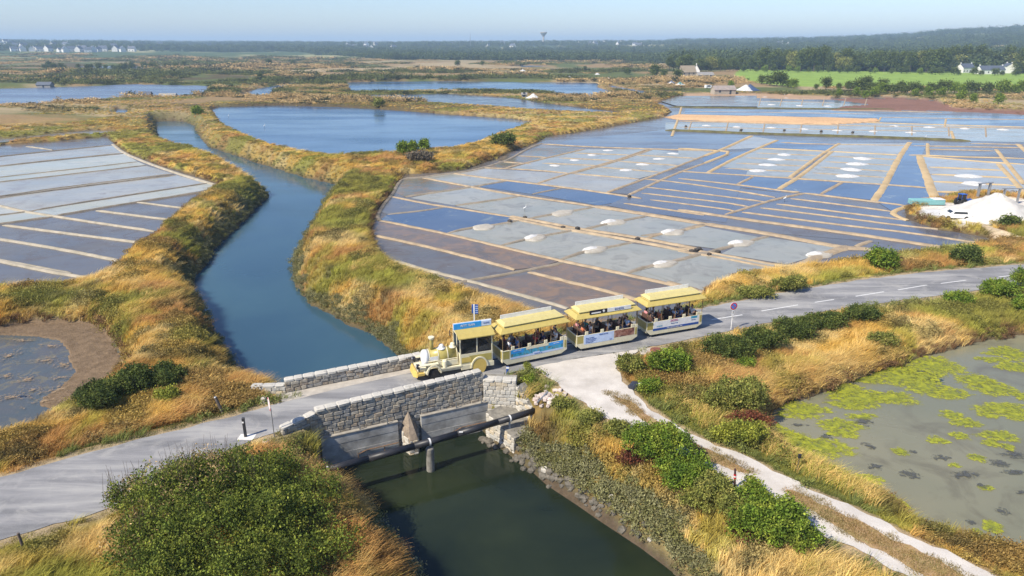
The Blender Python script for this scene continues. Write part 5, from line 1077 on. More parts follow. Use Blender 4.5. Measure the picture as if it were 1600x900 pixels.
def heaprow(c, pts, r_, rowlab, z=ZP, zr=.2):
    w_ = ['nearest', 'second', 'third', 'farthest', 'fifth', 'sixth', 'seventh', 'eighth', 'ninth', 'tenth']
    for i, (x_, y_) in enumerate(pts):
        q = K(c, [(x_, y_)], z)[0]; o = mound('salt_heap', r_ * 1.12, r_ * .95, r_ * zr, SALT, int(x_), n=14, rings=5, pw=.75); o.location = (q[0], q[1], z - .02)
        tag(o, f'white salt heap, {w_[i]} of the row {rowlab}', 'salt heap', 'salt heaps ' + rowlab)
heaprow('D', [(908, 115), (1000, 90), (1080, 66), (1155, 45)], 1.25, 'in the leftmost block of far pans')
heaprow('D', [(1238, 136), (1315, 110), (1390, 84), (1455, 60)], 1.4, 'in the second block of far pans')
heaprow('C', [(366, 672), (412, 645), (452, 620), (490, 598)], 1.75, 'in the third block of far pans')
heaprow('C', [(780, 697), (800, 667), (825, 641), (850, 616)], 2.1, 'in the block left of the wide sandy path')
heaprow('C', [(1400, 771), (1365, 731), (1340, 697)], 2.2, 'behind the salt yard')
heaprow('C', [(130, 463), (270, 469), (430, 473), (580, 479), (735, 486), (900, 490), (1075, 495)], 1.4, 'just behind the long turf dyke')
heaprow('C', [(1000, 465), (1160, 471), (1325, 477), (1500, 482)], 1.6, 'on the sandy strip at the far right')
heaprow('C', [(110, 330), (210, 328), (310, 331), (400, 331), (500, 336)], 1.3, 'at the very back under the earth bank')
heaprow('C', [(80, 357), (170, 361), (300, 363), (430, 366), (560, 371), (690, 373)], 1.6, 'along the back pans beside the red mud')
# salt yard
q = at(1552, 338, -.35); big = mound('salt_pile', 7.2, 5.4, 3.3, surf('bulk_salt', (.56, .54, .50), (.45, .43, .39), .95, .8, .5, .08), 77, 36, 14, 1.05); big.location = q; tag(big, 'huge off-white pile of harvested salt in the yard at the right', 'salt pile')
q = at(1462, 331, -.35); o = sheet('salt_spread', smooth(K('E', [(1120, 142), (1160, 138), (1290, 150), (1330, 168), (1320, 186), (1240, 184), (1180, 168), (1130, 155)], -.35), 2, True), -.3, SALT, None); del o['kind']; tag(o, 'flat white sheet of salt spread on the yard left of the big pile', 'salt')
def vehicle_wheels(T, xs, w, r, wd=.2):
    for x_ in xs:
        for sy in (-1, 1): wheel(T, x_, sy * w, r, wd, CHROME)
BLUEP = flat('blue_paint', (.02, .09, .40), .35); CARG = flat('car_glass', (.03, .04, .05), .1)
def tractor(p, rz):
    T = thing('tractor', 'blue tractor with a front loader beside the big salt pile', 'tractor', p, rz)
    MB().box(.1, 1.9, -.35, .35, .75, 1.35, taper=(.06, .05)).build('bonnet', BLUEP, T, .04); MB().box(-1.0, .2, -.3, .3, .5, 1.0).build('chassis', BLACK, T)
    m = MB()
    for x_ in (-.95, .05):
        for y_ in (-.55, .5): m.box(x_, x_ + .06, y_, y_ + .06, 1.0, 2.35)
    m.build('cab_frame', BLUEP, T); MB().box(-.9, .05, -.48, .48, 1.4, 2.3).build('cab_glass', GLASS, T); MB().box(-1.05, .2, -.62, .62, 2.35, 2.47).build('roof', BLUEP, T, .04)
    for sy in (-1, 1): wheel(T, -.6, .8 * sy, .8, .42, flat('rim_white', (.6, .6, .6), .4)); wheel(T, 1.4, .7 * sy, .5, .3, flat('rim_white', (.6, .6, .6), .4)); MB().tube((.3, .6 * sy, 1.3), (2.5, .6 * sy, .9), .07, n=6).build('loader_arm', BLUEP, T)
    MB().add([(2.4, -.9, .3), (2.4, .9, .3), (2.4, .9, 1.1), (2.4, -.9, 1.1), (3.1, -.9, .3), (3.1, .9, .3)], [(0, 1, 2, 3), (0, 4, 5, 1), (0, 3, 4), (1, 5, 2)]).build('bucket', BLACK, T); MB().tube((1.6, .2, 1.3), (1.6, .2, 2.0), .035, n=6).build('exhaust', BLACK, T); return T
tractor(at(1504, 319, -.35), R(10)).scale = (.72, .72, .72)
def small_car(name, p, rz, paint, label, cat='car', van=False):
    T = thing(name, label, cat, p, rz); h_ = 1.9 if van else 1.45
    prof = [(-2.1, .3), (2.1, .3), (2.15, .75), (1.2 if not van else 1.7, .95), (.6 if not van else 1.1, h_), (-1.6 if not van else -2.05, h_), (-2.15, .95)]
    v = [(x_, -.85, z_) for x_, z_ in prof] + [(x_, .85, z_) for x_, z_ in prof]; n = len(prof); MB().add(v, [tuple(range(n)), tuple(range(n, 2 * n))[::-1]] + [(i + n, (i + 1) % n + n, (i + 1) % n, i) for i in range(n)]).build('body', paint, T, .05)
    for sy in (-1, 1): MB().box(-1.4, .7, .853 * sy - .006, .853 * sy + .006, 1.0, h_ - .12, taper=(.15, 0)).build('window', CARG, T)
    x_ = .93 if not van else 1.42; o = MB().box(-.01, .01, -.72, .72, -.25, .25).build('windscreen', CARG, T); o.location = (x_ + .0, 0, (h_ + .95) / 2 + .03); o.rotation_euler = (0, -math.atan2(.6, h_ - .95), 0)
    vehicle_wheels(T, (-1.3, 1.35), .78, .32)
    for sy in (-1, 1): MB().box(2.12, 2.17, .6 * sy - .15, .6 * sy + .15, .6, .74).build('headlight', CHROME, T)
    return T
small_car('parked_car', at(1492, 342, -.35), R(170), WHT, 'white car with dark windows parked at the foot of the big salt pile').scale = (.85, .85, .85)
small_car('parked_van', at(1107, 138, -.4), R(15), WHT, 'white van parked left of the grey shed by the far pans', 'van', True)
q = at(1447, 318, -.35); o = thing('water_tank', 'low pale teal tank at the left end of the salt yard', 'tank', q); MB().box(-2.4, 2.4, -.7, .7, 0, .75).build('tub', flat('teal_plastic', (.20, .42, .42), .5), o, .06); MB().box(.8, 2.3, -.72, .72, .76, .82).build('lid', WHT, o)
for x_, y_, rz_, lab in ((1535, 309, 20, 'steel conveyor frame behind the left flank of the big salt pile'), (1577, 318, 0, 'steel conveyor frame on the right flank of the big salt pile')):
    o = thing('conveyor', lab, 'conveyor', at(x_, y_, -.35), R(rz_)); MB().box(-1.5, 1.5, -.15, .15, 2.2, 2.3).build('belt', GALV, o)
    for k in (-1.1, 1.1): MB().box(k - .06, k + .06, -.2, .2, 0, 2.2).build('leg', GALV, o)
EG = [at(414, 206, ZBP), at(358, 189, ZBP), at(1224, 327, ZP), at(820, 343, ZP), at(1444, 226, ZP), at(1226, 148, ZP)]
for i, (q, lab) in enumerate(zip(EG, ('white egret standing in the near left part of the big pond', 'white egret in the big pond close to its left dyke', 'white egret in the blue pans above the round green shrub', 'white egret on the junction of bunds in the near pans', 'white egret near the sandy bund at the far right', 'white egret at the very back of the far pans'))):
    z = ZBP if i < 2 else ZP + .12; T = thing('egret', lab, 'bird', (q.x, q.y, z), random.uniform(0, 6)); k = 1 if i in (2, 3) else 1.3
    m = skinmesh('body', [[(-.28 * k, 0, .42 * k, .03), (-.1 * k, 0, .48 * k, .1 * k), (.12 * k, 0, .52 * k, .09 * k), (.2 * k, 0, .66 * k, .04 * k), (.16 * k, 0, .8 * k, .03 * k), (.24 * k, 0, .92 * k, .045 * k)]]); m.materials.append(WHT); link('body', m, T)
    MB().tube((.26 * k, 0, .92 * k), (.42 * k, 0, .9 * k), .015, .004, 6).build('beak', YELD, T)
    for sy in (-1, 1): MB().tube((0, .04 * sy, -.1), (0, .04 * sy, .45 * k), .012, n=5).build('leg', BLK, T)
SL = [('D', 945, 408), ('D', 1012, 411), ('D', 770, 361), ('D', 1290, 461), ('D', 1565, 512), ('E', 62, 340), ('E', 95, 330), ('E', 142, 355), ('E', 182, 344), ('E', 545, 422), ('D', 1253, 262), ('D', 700, 378)]
SLM = surf('wet_slate', (.075, .065, .06), (.04, .035, .03), .8, 6)
for i, (c, x_, y_) in enumerate(SL):
    q = K(c, [(x_, y_)], ZP)[0]; m = lump('sluice_stone', (.38, .26, .26), SLM, None, (q[0], q[1], ZP + .22), .18, 1, i); tag(m, 'dark slate stopper stone at a bund junction of the near pans', 'stone', 'dark stopper stones on the bund junctions')
for i, (x_, y_) in enumerate(((35, 470), (290, 487), (490, 488), (660, 493), (805, 498))):
    q = K('C', [(x_, y_)], ZP)[0]; m = lump('sluice_stone', (.5, .35, .35), SLM, None, (q[0], q[1], ZP + .25), .18, 1, i + 40); tag(m, 'dark stopper stone in the pans behind the long turf dyke', 'stone', 'dark stopper stones behind the turf dyke')
# ------------------------------------------------------------------ buildings
SLATE = surf('slate_roof', (.10, .12, .16), (.07, .08, .10), .6, 1.5); WALLW = surf('white_render', (.74, .73, .70), (.64, .63, .60), .8, 1); THATCH = surf('thatch', (.33, .27, .19), (.22, .18, .13), .95, 3, .5, .05); STW = surf('stone_wall', (.40, .35, .28), (.28, .25, .20), .9, 3, .4, .03); WIN = flat('dark_window', (.04, .05, .07), .2); GREYS = surf('grey_boards', (.30, .29, .27), (.2, .19, .18), .9, 2)
def house(name, label, p, rz, L, Wd, hw, hr, wall, roofm, nwin=3, chim=2, group=None, cat='house'):
    T = thing(name, label, cat, p, rz, group); MB().box(-L / 2, L / 2, -Wd / 2, Wd / 2, -1, hw).add([(-L / 2, -Wd / 2, hw), (-L / 2, Wd / 2, hw), (-L / 2, 0, hw + hr), (L / 2, -Wd / 2, hw), (L / 2, Wd / 2, hw), (L / 2, 0, hw + hr)], [(0, 2, 1), (3, 4, 5)]).build('wall', wall, T)
    e = .3; k = hr / (Wd / 2); y0 = Wd / 2 + e; z0 = hw - e * k + .05; m = MB()
    m.add([(-L / 2 - e, -y0, z0), (L / 2 + e, -y0, z0), (L / 2 + e, 0, hw + hr + .05), (-L / 2 - e, 0, hw + hr + .05), (-L / 2 - e, y0, z0), (L / 2 + e, y0, z0), (-L / 2 - e, -y0, z0 + .16), (L / 2 + e, -y0, z0 + .16), (L / 2 + e, 0, hw + hr + .21), (-L / 2 - e, 0, hw + hr + .21), (-L / 2 - e, y0, z0 + .16), (L / 2 + e, y0, z0 + .16)],
          [(6, 7, 8, 9), (9, 8, 11, 10), (3, 2, 1, 0), (4, 5, 2, 3), (0, 1, 7, 6), (5, 4, 10, 11), (0, 6, 9, 3), (3, 9, 10, 4), (1, 2, 8, 7), (2, 5, 11, 8)]); rf2 = m.build('roof', roofm, T)
    for i in range(chim): x_ = (-1, 1)[i] * (L / 2 - .4); MB().box(x_ - .3, x_ + .3, -.35, .35, hw + hr - .6, hw + hr + 1.0).build('chimney', wall, rf2)
    for i in range(nwin): x_ = -L / 2 + L * (i + .5) / nwin; MB().box(x_ - .5, x_ + .5, -Wd / 2 - .03, -Wd / 2 + .05, .9 if i != nwin // 2 else 0, 2.1).build('window' if i != nwin // 2 else 'door', WIN, T)
    return T
def hat(px, py): 
    q = at(px, py); return Vector((q.x, q.y, q.z))
def far_at(px, r_):
    a = math.atan((px - 800) / F * COSP); x_ = r_ * math.sin(a); y_ = r_ * math.cos(a); return Vector((x_, y_, hgt(x_, y_)))
house('farmhouse', 'white farmhouse with a long dark slate roof at the far right beyond the field', far_at(1556, 700), R(8), 21, 7, 3.3, 3.0, WALLW, SLATE, 5)
house('farmhouse', 'white two storey house joined at the right end of the farm by the field', far_at(1584, 730), R(80), 9, 7, 5.4, 2.4, WALLW, SLATE, 3)
house('farmhouse', 'white house half hidden by trees left of the farm beyond the field', far_at(1516, 720), R(20), 13, 7, 4.2, 3, WALLW, SLATE, 4)
house('thatched_cottage', 'thatched cottage with a steep pale roof on the marsh edge', far_at(1077, 585), R(15), 12, 7, 2.6, 4.6, STW, THATCH, 3, 0, cat='cottage'); house('thatched_cottage', 'small thatched gable behind the steep roofed cottage', far_at(1091, 600), R(75), 9, 6, 2.8, 4.6, WALLW, THATCH, 2, 1, cat='cottage')
house('stone_barn', 'low ruined grey stone barn right of the thatched cottages', far_at(1105, 545), R(10), 12, 6, 2.0, 1.8, STW, GREYS, 2, 0, cat='barn'); house('shed', 'long low grey shed with a worn roof beside the white van', far_at(1137, 372), R(8), 11, 5, 2.2, 1.7, STW, surf('worn_tiles', (.33, .27, .24), (.22, .2, .18), .9, 1), 2, 0, cat='shed')
house('shed', 'dark low hut on the far left marsh', far_at(57, 500), R(0), 8, 4, 2.0, 1.4, GREYS, SLATE, 1, 0, cat='shed'); house('shed', 'small dark blue hut above the far left pond', far_at(214, 395), R(5), 5.5, 3.5, 1.6, 1.2, GREYS, SLATE, 1, 0, cat='shed'); house('shed', 'low grey roofed hut right of the blue one above the far left pond', far_at(250, 380), R(-5), 8, 4, 1.2, 1.4, WALLW, GREYS, 1, 0, cat='shed')
TARP = flat('dark_blue_tarp', (.05, .08, .16), .45); TEALT = flat('teal_tarp', (.05, .20, .20), .5)
def tarppile(px, py, w, h_, mat, lab, part=True):
    q = at(px, py, -.4); T = thing('salt_pile', lab, 'salt pile', q); o = mound('salt', w, w * .6, h_, SALT, px); o.parent = T
    if mat: c2 = mound('tarpaulin', w * .8, w * .5, h_ * 1.05, mat, px + 1); c2.parent = T; c2.location = (w * .3 if part else 0, 0, .15)
tarppile(1165, 141, 7, 3.0, TARP, 'white salt pile half covered by a dark blue tarpaulin behind the far pans'); tarppile(1062, 134, 4.5, 2.2, TEALT, 'pile under a teal tarpaulin left of the white van', False); tarppile(1049, 131, 3.5, 1.8, TARP, 'small pile under a dark tarpaulin, leftmost by the far sheds', False)
tarppile(833, 153, 3.4, 2.0, None, 'white salt pile with low huts behind the large pond'); house('shed', 'small grey hut at the left foot of the salt pile behind the pond', at(819, 152), 0, 2.2, 2, 1.2, .6, GREYS, GREYS, 1, 0, cat='shed')
tarppile(347, 114, 4, 2.0, None, 'small white salt pile on the far left marsh'); tarppile(650, 109, 4, 1.4, None, 'white salt pile beside a grey pool on the middle marsh')
for i, (px, r_) in enumerate(((385, 640), (368, 690), (348, 720), (817, 640), (868, 560), (891, 520), (935, 590), (953, 500), (820, 600), (573, 800), (654, 760))):
    o = tag(mound('salt_pile', 3.2, 2.4, 1.5, SALT, i + 200, n=12, rings=4), 'tiny white salt pile far out on the marsh', 'salt pile', 'tiny salt piles far out on the marsh'); o.location = far_at(px, r_)
hr0 = house('village_house', 'small white gabled house among the trees of the village on the horizon', far_at(92, 1850), R(70), 11, 8, 4.6, 4, WALLW, SLATE, 2, 1, 'white houses of the village on the horizon')
rv = random.Random(9)
for px, r_ in [(100, 1840), (122, 1850), (128, 1870), (136, 1820), (144, 1830), (48, 1900), (54, 1930), (60, 1900), (33, 1900), (180, 1860), (190, 1840), (74, 1900), (160, 1880), (110, 1880), (20, 1900), (205, 1870), (152, 1850)] + [(rv.choice([rv.uniform(0, 260), rv.uniform(540, 620), rv.uniform(700, 930), rv.uniform(700, 1010), rv.uniform(920, 1010)]), rv.uniform(2000, 2900)) for _ in range(60)] + [(1225, 1900), (1232, 1950), (1280, 2000), (1218, 2050), (1265, 1700), (1320, 1400)]:
    q = far_at(px, r_); q.z += 0 if r_ < 1950 else 1.5; sc_ = 1.25
    dup(hr0, q, R(rv.uniform(0, 180)), sc=sc_ * rv.uniform(.8, 1.2))
q = far_at(849, 2600); o = thing('water_tower', 'pale concrete water tower with a flared bowl on the horizon', 'water tower', q); MB().lathe([(4.2, -3), (3.4, 14), (3.2, 26)], (0, 0, 0), 'z', 18).build('shaft', PALEC, o); MB().lathe([(3.2, 26), (6, 30), (12, 38), (12.6, 40), (12, 41), (3, 42)], (0, 0, 0), 'z', 24).build('bowl', PALEC, o)
q = far_at(735, 2300); o = thing('mast', 'thin lattice mast among the trees on the horizon', 'mast', q); MB().tube((0, 0, -2), (0, 0, 38), 1.0, .4, 5).build('shaft', GALV, o); MB().tube((0, 0, 38), (0, 0, 44), .3, .15, 5).build('tip', GALV, o)
# ------------------------------------------------------------------ foliage
def leafmat(name, stops, transl=.25, inst=False, nscale=.9):
    m, t, b = newmat(name); g = nd(t, 'ShaderNodeNewGeometry')
    if inst: a = nd(t, 'ShaderNodeAttribute', attribute_name='tcol', attribute_type='INSTANCER'); base = a.outputs['Color']
    else:
        n = noise(t, coords(t), nscale, 3, .6); base = ramp(t, n, stops)
    v = ramp(t, g.outputs['Random Per Island'], [(0, (.62, .62, .62)), (1, (1.38, 1.38, 1.38))])
    c = mixc(t, 1.0, base, v, 'MULTIPLY')
    if not inst: ta = nd(t, 'ShaderNodeAttribute', attribute_name='tone'); c = mixc(t, 1.0, c, ta.outputs['Color'], 'MULTIPLY')
    t.links.new(c, b.inputs['Base Color']); b.inputs['Roughness'].default_value = .75; b.inputs['Specular IOR Level'].default_value = .25
    tr_ = nd(t, 'ShaderNodeBsdfTranslucent'); t.links.new(c, tr_.inputs[0]); mx = nd(t, 'ShaderNodeMixShader', i_0=transl); t.links.new(b.outputs[0], mx.inputs[1]); t.links.new(tr_.outputs[0], mx.inputs[2])
    t.links.new(mx.outputs[0], t.nodes['Material Output'].inputs['Surface']); return m
LF = {'bright': leafmat('bright_leaves', [(.3, (.06, .11, .012)), (.48, (.13, .20, .02)), (.66, (.27, .31, .04))], nscale=1.5),
      'dark': leafmat('dark_leaves', [(.3, (.04, .062, .014)), (.5, (.085, .115, .024)), (.68, (.17, .19, .04))], nscale=1.4),
      'olive': leafmat('olive_leaves', [(.3, (.10, .11, .025)), (.5, (.20, .215, .045)), (.7, (.34, .30, .08))], nscale=1.5),
      'big': leafmat('hedge_leaves', [(.30, (.045, .065, .01)), (.45, (.10, .135, .018)), (.6, (.18, .21, .028)), (.74, (.32, .29, .06))], nscale=1.5),
      'dry': leafmat('dry_leaves', [(.3, (.22, .14, .06)), (.6, (.42, .30, .14))]), 'yellow': leafmat('yellow_leaves', [(.3, (.16, .20, .03)), (.6, (.28, .29, .04))]), 'grey': leafmat('grey_leaves', [(.3, (.12, .095, .07)), (.6, (.20, .17, .12))]), 'rust': leafmat('rust_leaves', [(.3, (.10, .035, .02)), (.6, (.18, .06, .03))])}
BARK = surf('bark', (.12, .09, .065), (.07, .05, .04), .95, 5)
def leafcloud(name, lobes, n, size, mat, parent=None, seed=1, shell=.5, elong=1.5, per=16, spread=2.1):
    """n leaves in sprays (per leaves each) spread through a union of ellipsoids (x,y,z,rx,ry,rz)"""
    rg = np.random.default_rng(seed); Lb = np.array(lobes, float); vol = Lb[:, 3] * Lb[:, 4] + Lb[:, 4] * Lb[:, 5] + Lb[:, 3] * Lb[:, 5]; nc_ = max(6, n // per)
    k = rg.choice(len(Lb), nc_, p=vol / vol.sum()); d = rg.normal(size=(nc_, 3)); d /= np.linalg.norm(d, axis=1)[:, None]
    d[:, 2] = np.where(d[:, 2] < -.3, -d[:, 2], d[:, 2]); rr_ = shell + (1 - shell) * rg.random(nc_) ** .5
    rr_ *= .5 + 1.0 * fbm(d[:, 0] * 4 + k * 7 + 20, d[:, 1] * 4 + d[:, 2] * 3 + 20, 4)
    cc_ = Lb[k, :3] + d * Lb[k, 3:6] * rr_[:, None]; d = np.repeat(d, per, 0); tone = np.repeat(rg.uniform(.55, 1.45, nc_), per); ax = rg.normal(size=(nc_, 3)) * .5 + np.array([0, 0, 1]); ax = np.repeat(ax / np.linalg.norm(ax, axis=1)[:, None], per, 0)
    c = np.repeat(cc_, per, 0) + rg.normal(size=(nc_ * per, 3)) * size * spread * .55 + ax * (rg.random((nc_ * per, 1)) - .3) * size * spread * 1.3; kp = c[:, 2] > -.3; c = c[kp]; tone = tone[kp]; ax = ax[kp]; m_ = len(c)
    a = rg.normal(size=(m_, 3)) + ax * .9; a /= np.linalg.norm(a, axis=1)[:, None]; b = np.cross(a, rg.normal(size=(m_, 3))); b /= np.linalg.norm(b, axis=1)[:, None]
    s = size * rg.uniform(.55, 1.3, m_)[:, None]; V = np.stack([c - a * s * .5 * elong, c + b * s * .4, c + a * s * .5 * elong, c - b * s * .4], 1).reshape(-1, 3)
    me_ = bpy.data.meshes.new(name); me_.vertices.add(len(V)); me_.vertices.foreach_set('co', V.ravel()); me_.loops.add(len(V)); me_.loops.foreach_set('vertex_index', np.arange(len(V), dtype=np.int32)); me_.polygons.add(m_); me_.polygons.foreach_set('loop_start', np.arange(0, len(V), 4, dtype=np.int32)); me_.update(); me_.materials.append(mat)
    at_ = me_.attributes.new('tone', 'FLOAT', 'POINT'); at_.data.foreach_set('value', np.repeat(tone, 4).astype(np.float32))
    return link(name, me_, parent)
def branches(parent, spots, r0=.05, name='stem'):
    for s_, e in spots: MB().tube(s_, e, r0, r0 * .4, 6).build(name, BARK, parent)
def shrub(label, px, py, w, d, h_, kind, n, size=.16, seed=1, name='shrub', nl=7, z=None, group=None, twigs=0):
    near_ = py > 440; w, d, h_, n, size = (w * 1.15, d * 1.1, h_ * 1.3, int(n * 1.8), size * .7) if near_ else (w, d, h_, n, size)
    p = at(px, py); T = thing(name, label, 'shrub', p, 0, group); rd_ = random.Random(seed); lobes = []
    for i in range(nl):
        a = 2 * PI * i / nl + rd_.uniform(-.3, .3); q = rd_.uniform(.25, .62) if i else 0
        lobes.append((math.cos(a) * w * q, math.sin(a) * d * q, h_ * rd_.uniform(.3, .55), w * rd_.uniform(.34, .52), d * rd_.uniform(.34, .52), h_ * rd_.uniform(.35, .5)))
    leafcloud('foliage', lobes, n, size, LF[kind], T, seed)
    for i in range(4): l_ = lobes[i % nl]; MB().tube((0, 0, -.4), (l_[0], l_[1], l_[2]), .05, .02, 6).build('stem', BARK, T)
    for i in range(twigs):
        l_ = lobes[rd_.randrange(nl)]; x_, y_ = l_[0] + rd_.uniform(-.8, .8), l_[1] + rd_.uniform(-.8, .8); MB().tube((x_, y_, l_[2]), (x_ + rd_.uniform(-.3, .3), y_ + rd_.uniform(-.3, .3), l_[2] + l_[5] + rd_.uniform(.3, .9)), .015, .005, 4).build('twig', BARK, T)
    return T
# the large bush in the lower left
p = at(350, 860); T = thing('large_shrub', 'large dense green shrub filling the lower left in front of the road', 'shrub', p)
def loc_(px, py, h_): q = G(px, py, h_); return (q[0] - p.x, q[1] - p.y, h_ - p.z)
lob = [(*loc_(300, 800, .2), 1.9, 1.6, 1.5), (*loc_(400, 785, .2), 1.8, 1.3, 1.2), (*loc_(340, 860, .1), 2.0, 1.5, 1.5), (*loc_(440, 850, -.2), 1.6, 1.5, 1.5), (*loc_(240, 860, -.1), 1.2, 1.2, 1.0), (*loc_(360, 752, .1), 1.3, .9, .9), (*loc_(300, 760, .1), 1.0, .8, .9), (*loc_(430, 750, .0), 1.2, .9, .9), (*loc_(490, 800, -.4), 1.2, 1.3, 1.1), (*loc_(270, 920, -.2), 1.5, 1.3, 1.2), (*loc_(400, 930, -.2), 1.8, 1.3, 1.5), (*loc_(500, 900, -.8), 1.4, 1.3, 1.2), (*loc_(210, 790, -.1), .7, .7, .8)]
lob = [(a, b_, c + .25, d * 1.5, e * 1.45, g_ * 1.55) for a, b_, c, d, e, g_ in lob]
leafcloud('foliage', lob, 140000, .085, LF['big'], T, 5, .42, 1.5, 44, 3.6)
leafcloud('dry_foliage', [lob[i] for i in (4, 6, 12, 5, 0)], 6500, .06, LF['dry'], T, 6, .9, 2.2, 12, 4)
for i in range(9): l_ = lob[i]; MB().tube((l_[0] * .4, l_[1] * .4, -.5), (l_[0], l_[1], l_[2]), .07, .025, 6).build('stem', BARK, T)
for i in range(110):
    l_ = lob[(0, 6, 12, 4, 5, 1)[i % 6]]; x_, y_ = l_[0] + random.uniform(-1.2, .4), l_[1] + random.uniform(-.6, .9); MB().tube((x_, y_, l_[2] + .4), (x_ + random.uniform(-.4, .4), y_ + random.uniform(-.3, .3), l_[2] + l_[5] + random.uniform(.4, .95)), .013, .004, 4).build('twig', BARK, T)
SH = [('rounded bright green shrub on the canal bank below the pale track, left one of two', 1025, 765, 2.0, 1.5, 1.5, 'bright', 9000, .13), ('bushy green shrub continuing right of the left bank shrub', 1070, 772, 1.5, 1.2, 1.2, 'bright', 6000, .13),
 ('small yellow green shrub between the two big bank shrubs', 1118, 790, 1.2, 1.0, 1.2, 'olive', 4500, .12), ('bright green shrub at the right end of the canal bank near the lower track', 1215, 845, 2.0, 1.5, 1.6, 'bright', 10000, .13), ('green shrub beside the taped iron post', 1180, 800, 1.2, 1.0, 1.1, 'bright', 5000, .13), ('small pale leafy sapling right of the taped post', 1172, 775, .5, .5, .9, 'yellow', 500, .14),
 ('small dark green bush on the bank between the rubble and the track shrubs', 968, 722, .9, .8, .8, 'olive', 2500, .12), ('low green bush on the bank below the rubble heap', 880, 690, .7, .6, .6, 'olive', 1800, .12), ('green plant growing beside the pale abutment', 826, 632, .6, .5, .6, 'bright', 1400, .11),
 ('bright green bush beside the round rusty cover', 1045, 583, 2.0, 1.3, 1.3, 'bright', 8000, .14), ('dark green bush at the point of the fork left of the bright one', 985, 580, 1.1, .9, .9, 'olive', 3500, .13), ('small bright bush in front of the black bag', 1016, 612, .9, .7, .7, 'bright', 3000, .12),
 ('tall yellow green bush at the near corner of the algae pond', 1150, 640, 1.8, 1.3, 1.7, 'olive', 7500, .14), ('low red brown bush at the foot of the yellow green one', 1172, 668, 1.4, .8, .8, 'rust', 3500, .12), ('lime green bush between the track and the algae pond', 1160, 690, 1.6, 1.0, .9, 'yellow', 4500, .14),
 ('dark green gorse bush, first right of the parking sign', 1140, 560, 2.0, 1.4, 1.4, 'dark', 8000, .13), ('dark green gorse bush, second right of the parking sign', 1190, 548, 2.0, 1.3, 1.5, 'dark', 8000, .13), ('dark green gorse bush, third right of the parking sign', 1243, 530, 1.9, 1.3, 1.4, 'dark', 7000, .13), ('dark green gorse bush, fourth right of the parking sign', 1297, 515, 1.7, 1.2, 1.2, 'dark', 6000, .13), ('dark green gorse bush, last of the row by the road', 1348, 503, 1.6, 1.1, 1.0, 'dark', 5000, .13), ('bright green bush in front of the gorse row', 1168, 575, .8, .6, .6, 'bright', 2200, .12),
 ('dark green bush between the brown pond and the road, left part', 165, 632, 1.6, 1.3, 1.2, 'dark', 7000, .13), ('dark green bush between the brown pond and the road, tallest part', 215, 615, 1.7, 1.4, 1.5, 'dark', 8000, .13), ('dark green bush between the brown pond and the road, right part', 262, 603, 1.3, 1.2, 1.2, 'dark', 6000, .13), ('small lime green bush at the right end of the dark bush', 268, 630, .8, .7, .8, 'yellow', 2200, .12),
 ('round bright green shrub standing above the main road', 1377, 420, 2.1, 1.9, 2.1, 'bright', 8000, .17), ('dark round shrub right of the bright one above the main road', 1510, 412, 2.0, 1.7, 1.8, 'dark', 6000, .16), ('low dark bush on the verge left of the round shrub', 1235, 455, 1.8, 1.0, 1.1, 'olive', 4500, .15), ('low olive bush on the verge behind the last carriage', 1180, 465, 1.8, .9, .8, 'olive', 3500, .15),
 ('small green shrub on the roadside near the last dashes', 1500, 475, 1.2, .9, .9, 'bright', 3000, .14), ('green shrub on the pond side of the road at the far right', 1562, 465, 1.9, 1.3, 1.4, 'bright', 5000, .15), ('green shrub in the right edge of the frame by the road', 1600, 450, 1.5, 1.2, 1.5, 'bright', 4000, .15), ('green shrub above the algae pond at the right edge', 1596, 505, 1.3, 1.0, 1.1, 'bright', 3500, .14),
 ('dark evergreen shrub on the dyke between pond and pans', 790, 228, 3.6, 2.6, 2.4, 'dark', 5000, .3), ('grey leafless bush beside the three small pines', 660, 252, 3.2, 1.8, 1.8, 'grey', 4500, .22), ('small round bush on the dyke behind the big pond', 594, 175, 2.2, 1.8, 2.6, 'olive', 2200, .35), ('green bush where the dykes meet left of the big pond', 309, 178, 2.6, 2.0, 2.2, 'bright', 2200, .35), ('small green bush on the spit below the salt yard', 1577, 352, 1.3, .8, .9, 'dark', 2000, .2),
 ('scrubby olive bush on the canal bank just below the track, upper one', 925, 690, .9, .7, .7, 'olive', 1500, .12), ('brown dry bush low on the canal bank below the middle shrubs', 990, 800, 1.0, .7, .6, 'rust', 1800, .12), ('grey green saltbush at the bottom of the right bank', 1090, 860, 1.3, .9, .6, 'olive', 2200, .12), ('rusty dry bush right of the bottom saltbush', 1160, 865, .9, .7, .6, 'rust', 1500, .12), ('loose olive bush between the bright bank shrubs', 1140, 815, .9, .8, 1.0, 'olive', 2200, .12),
 ('olive bush on the grassy slope above the algae pond', 1380, 545, 1.4, .8, .8, 'olive', 2600, .13), 
 ('yellow green weed growing by the pale abutment road edge', 825, 580, .3, .25, .5, 'yellow', 500, .1)]
for i, (lab, px, py, w, d, h_, kd, n, sz) in enumerate(SH): shrub(lab, px, py, w, d, h_, kd, n, sz, i + 3, nl=6 + i % 3)
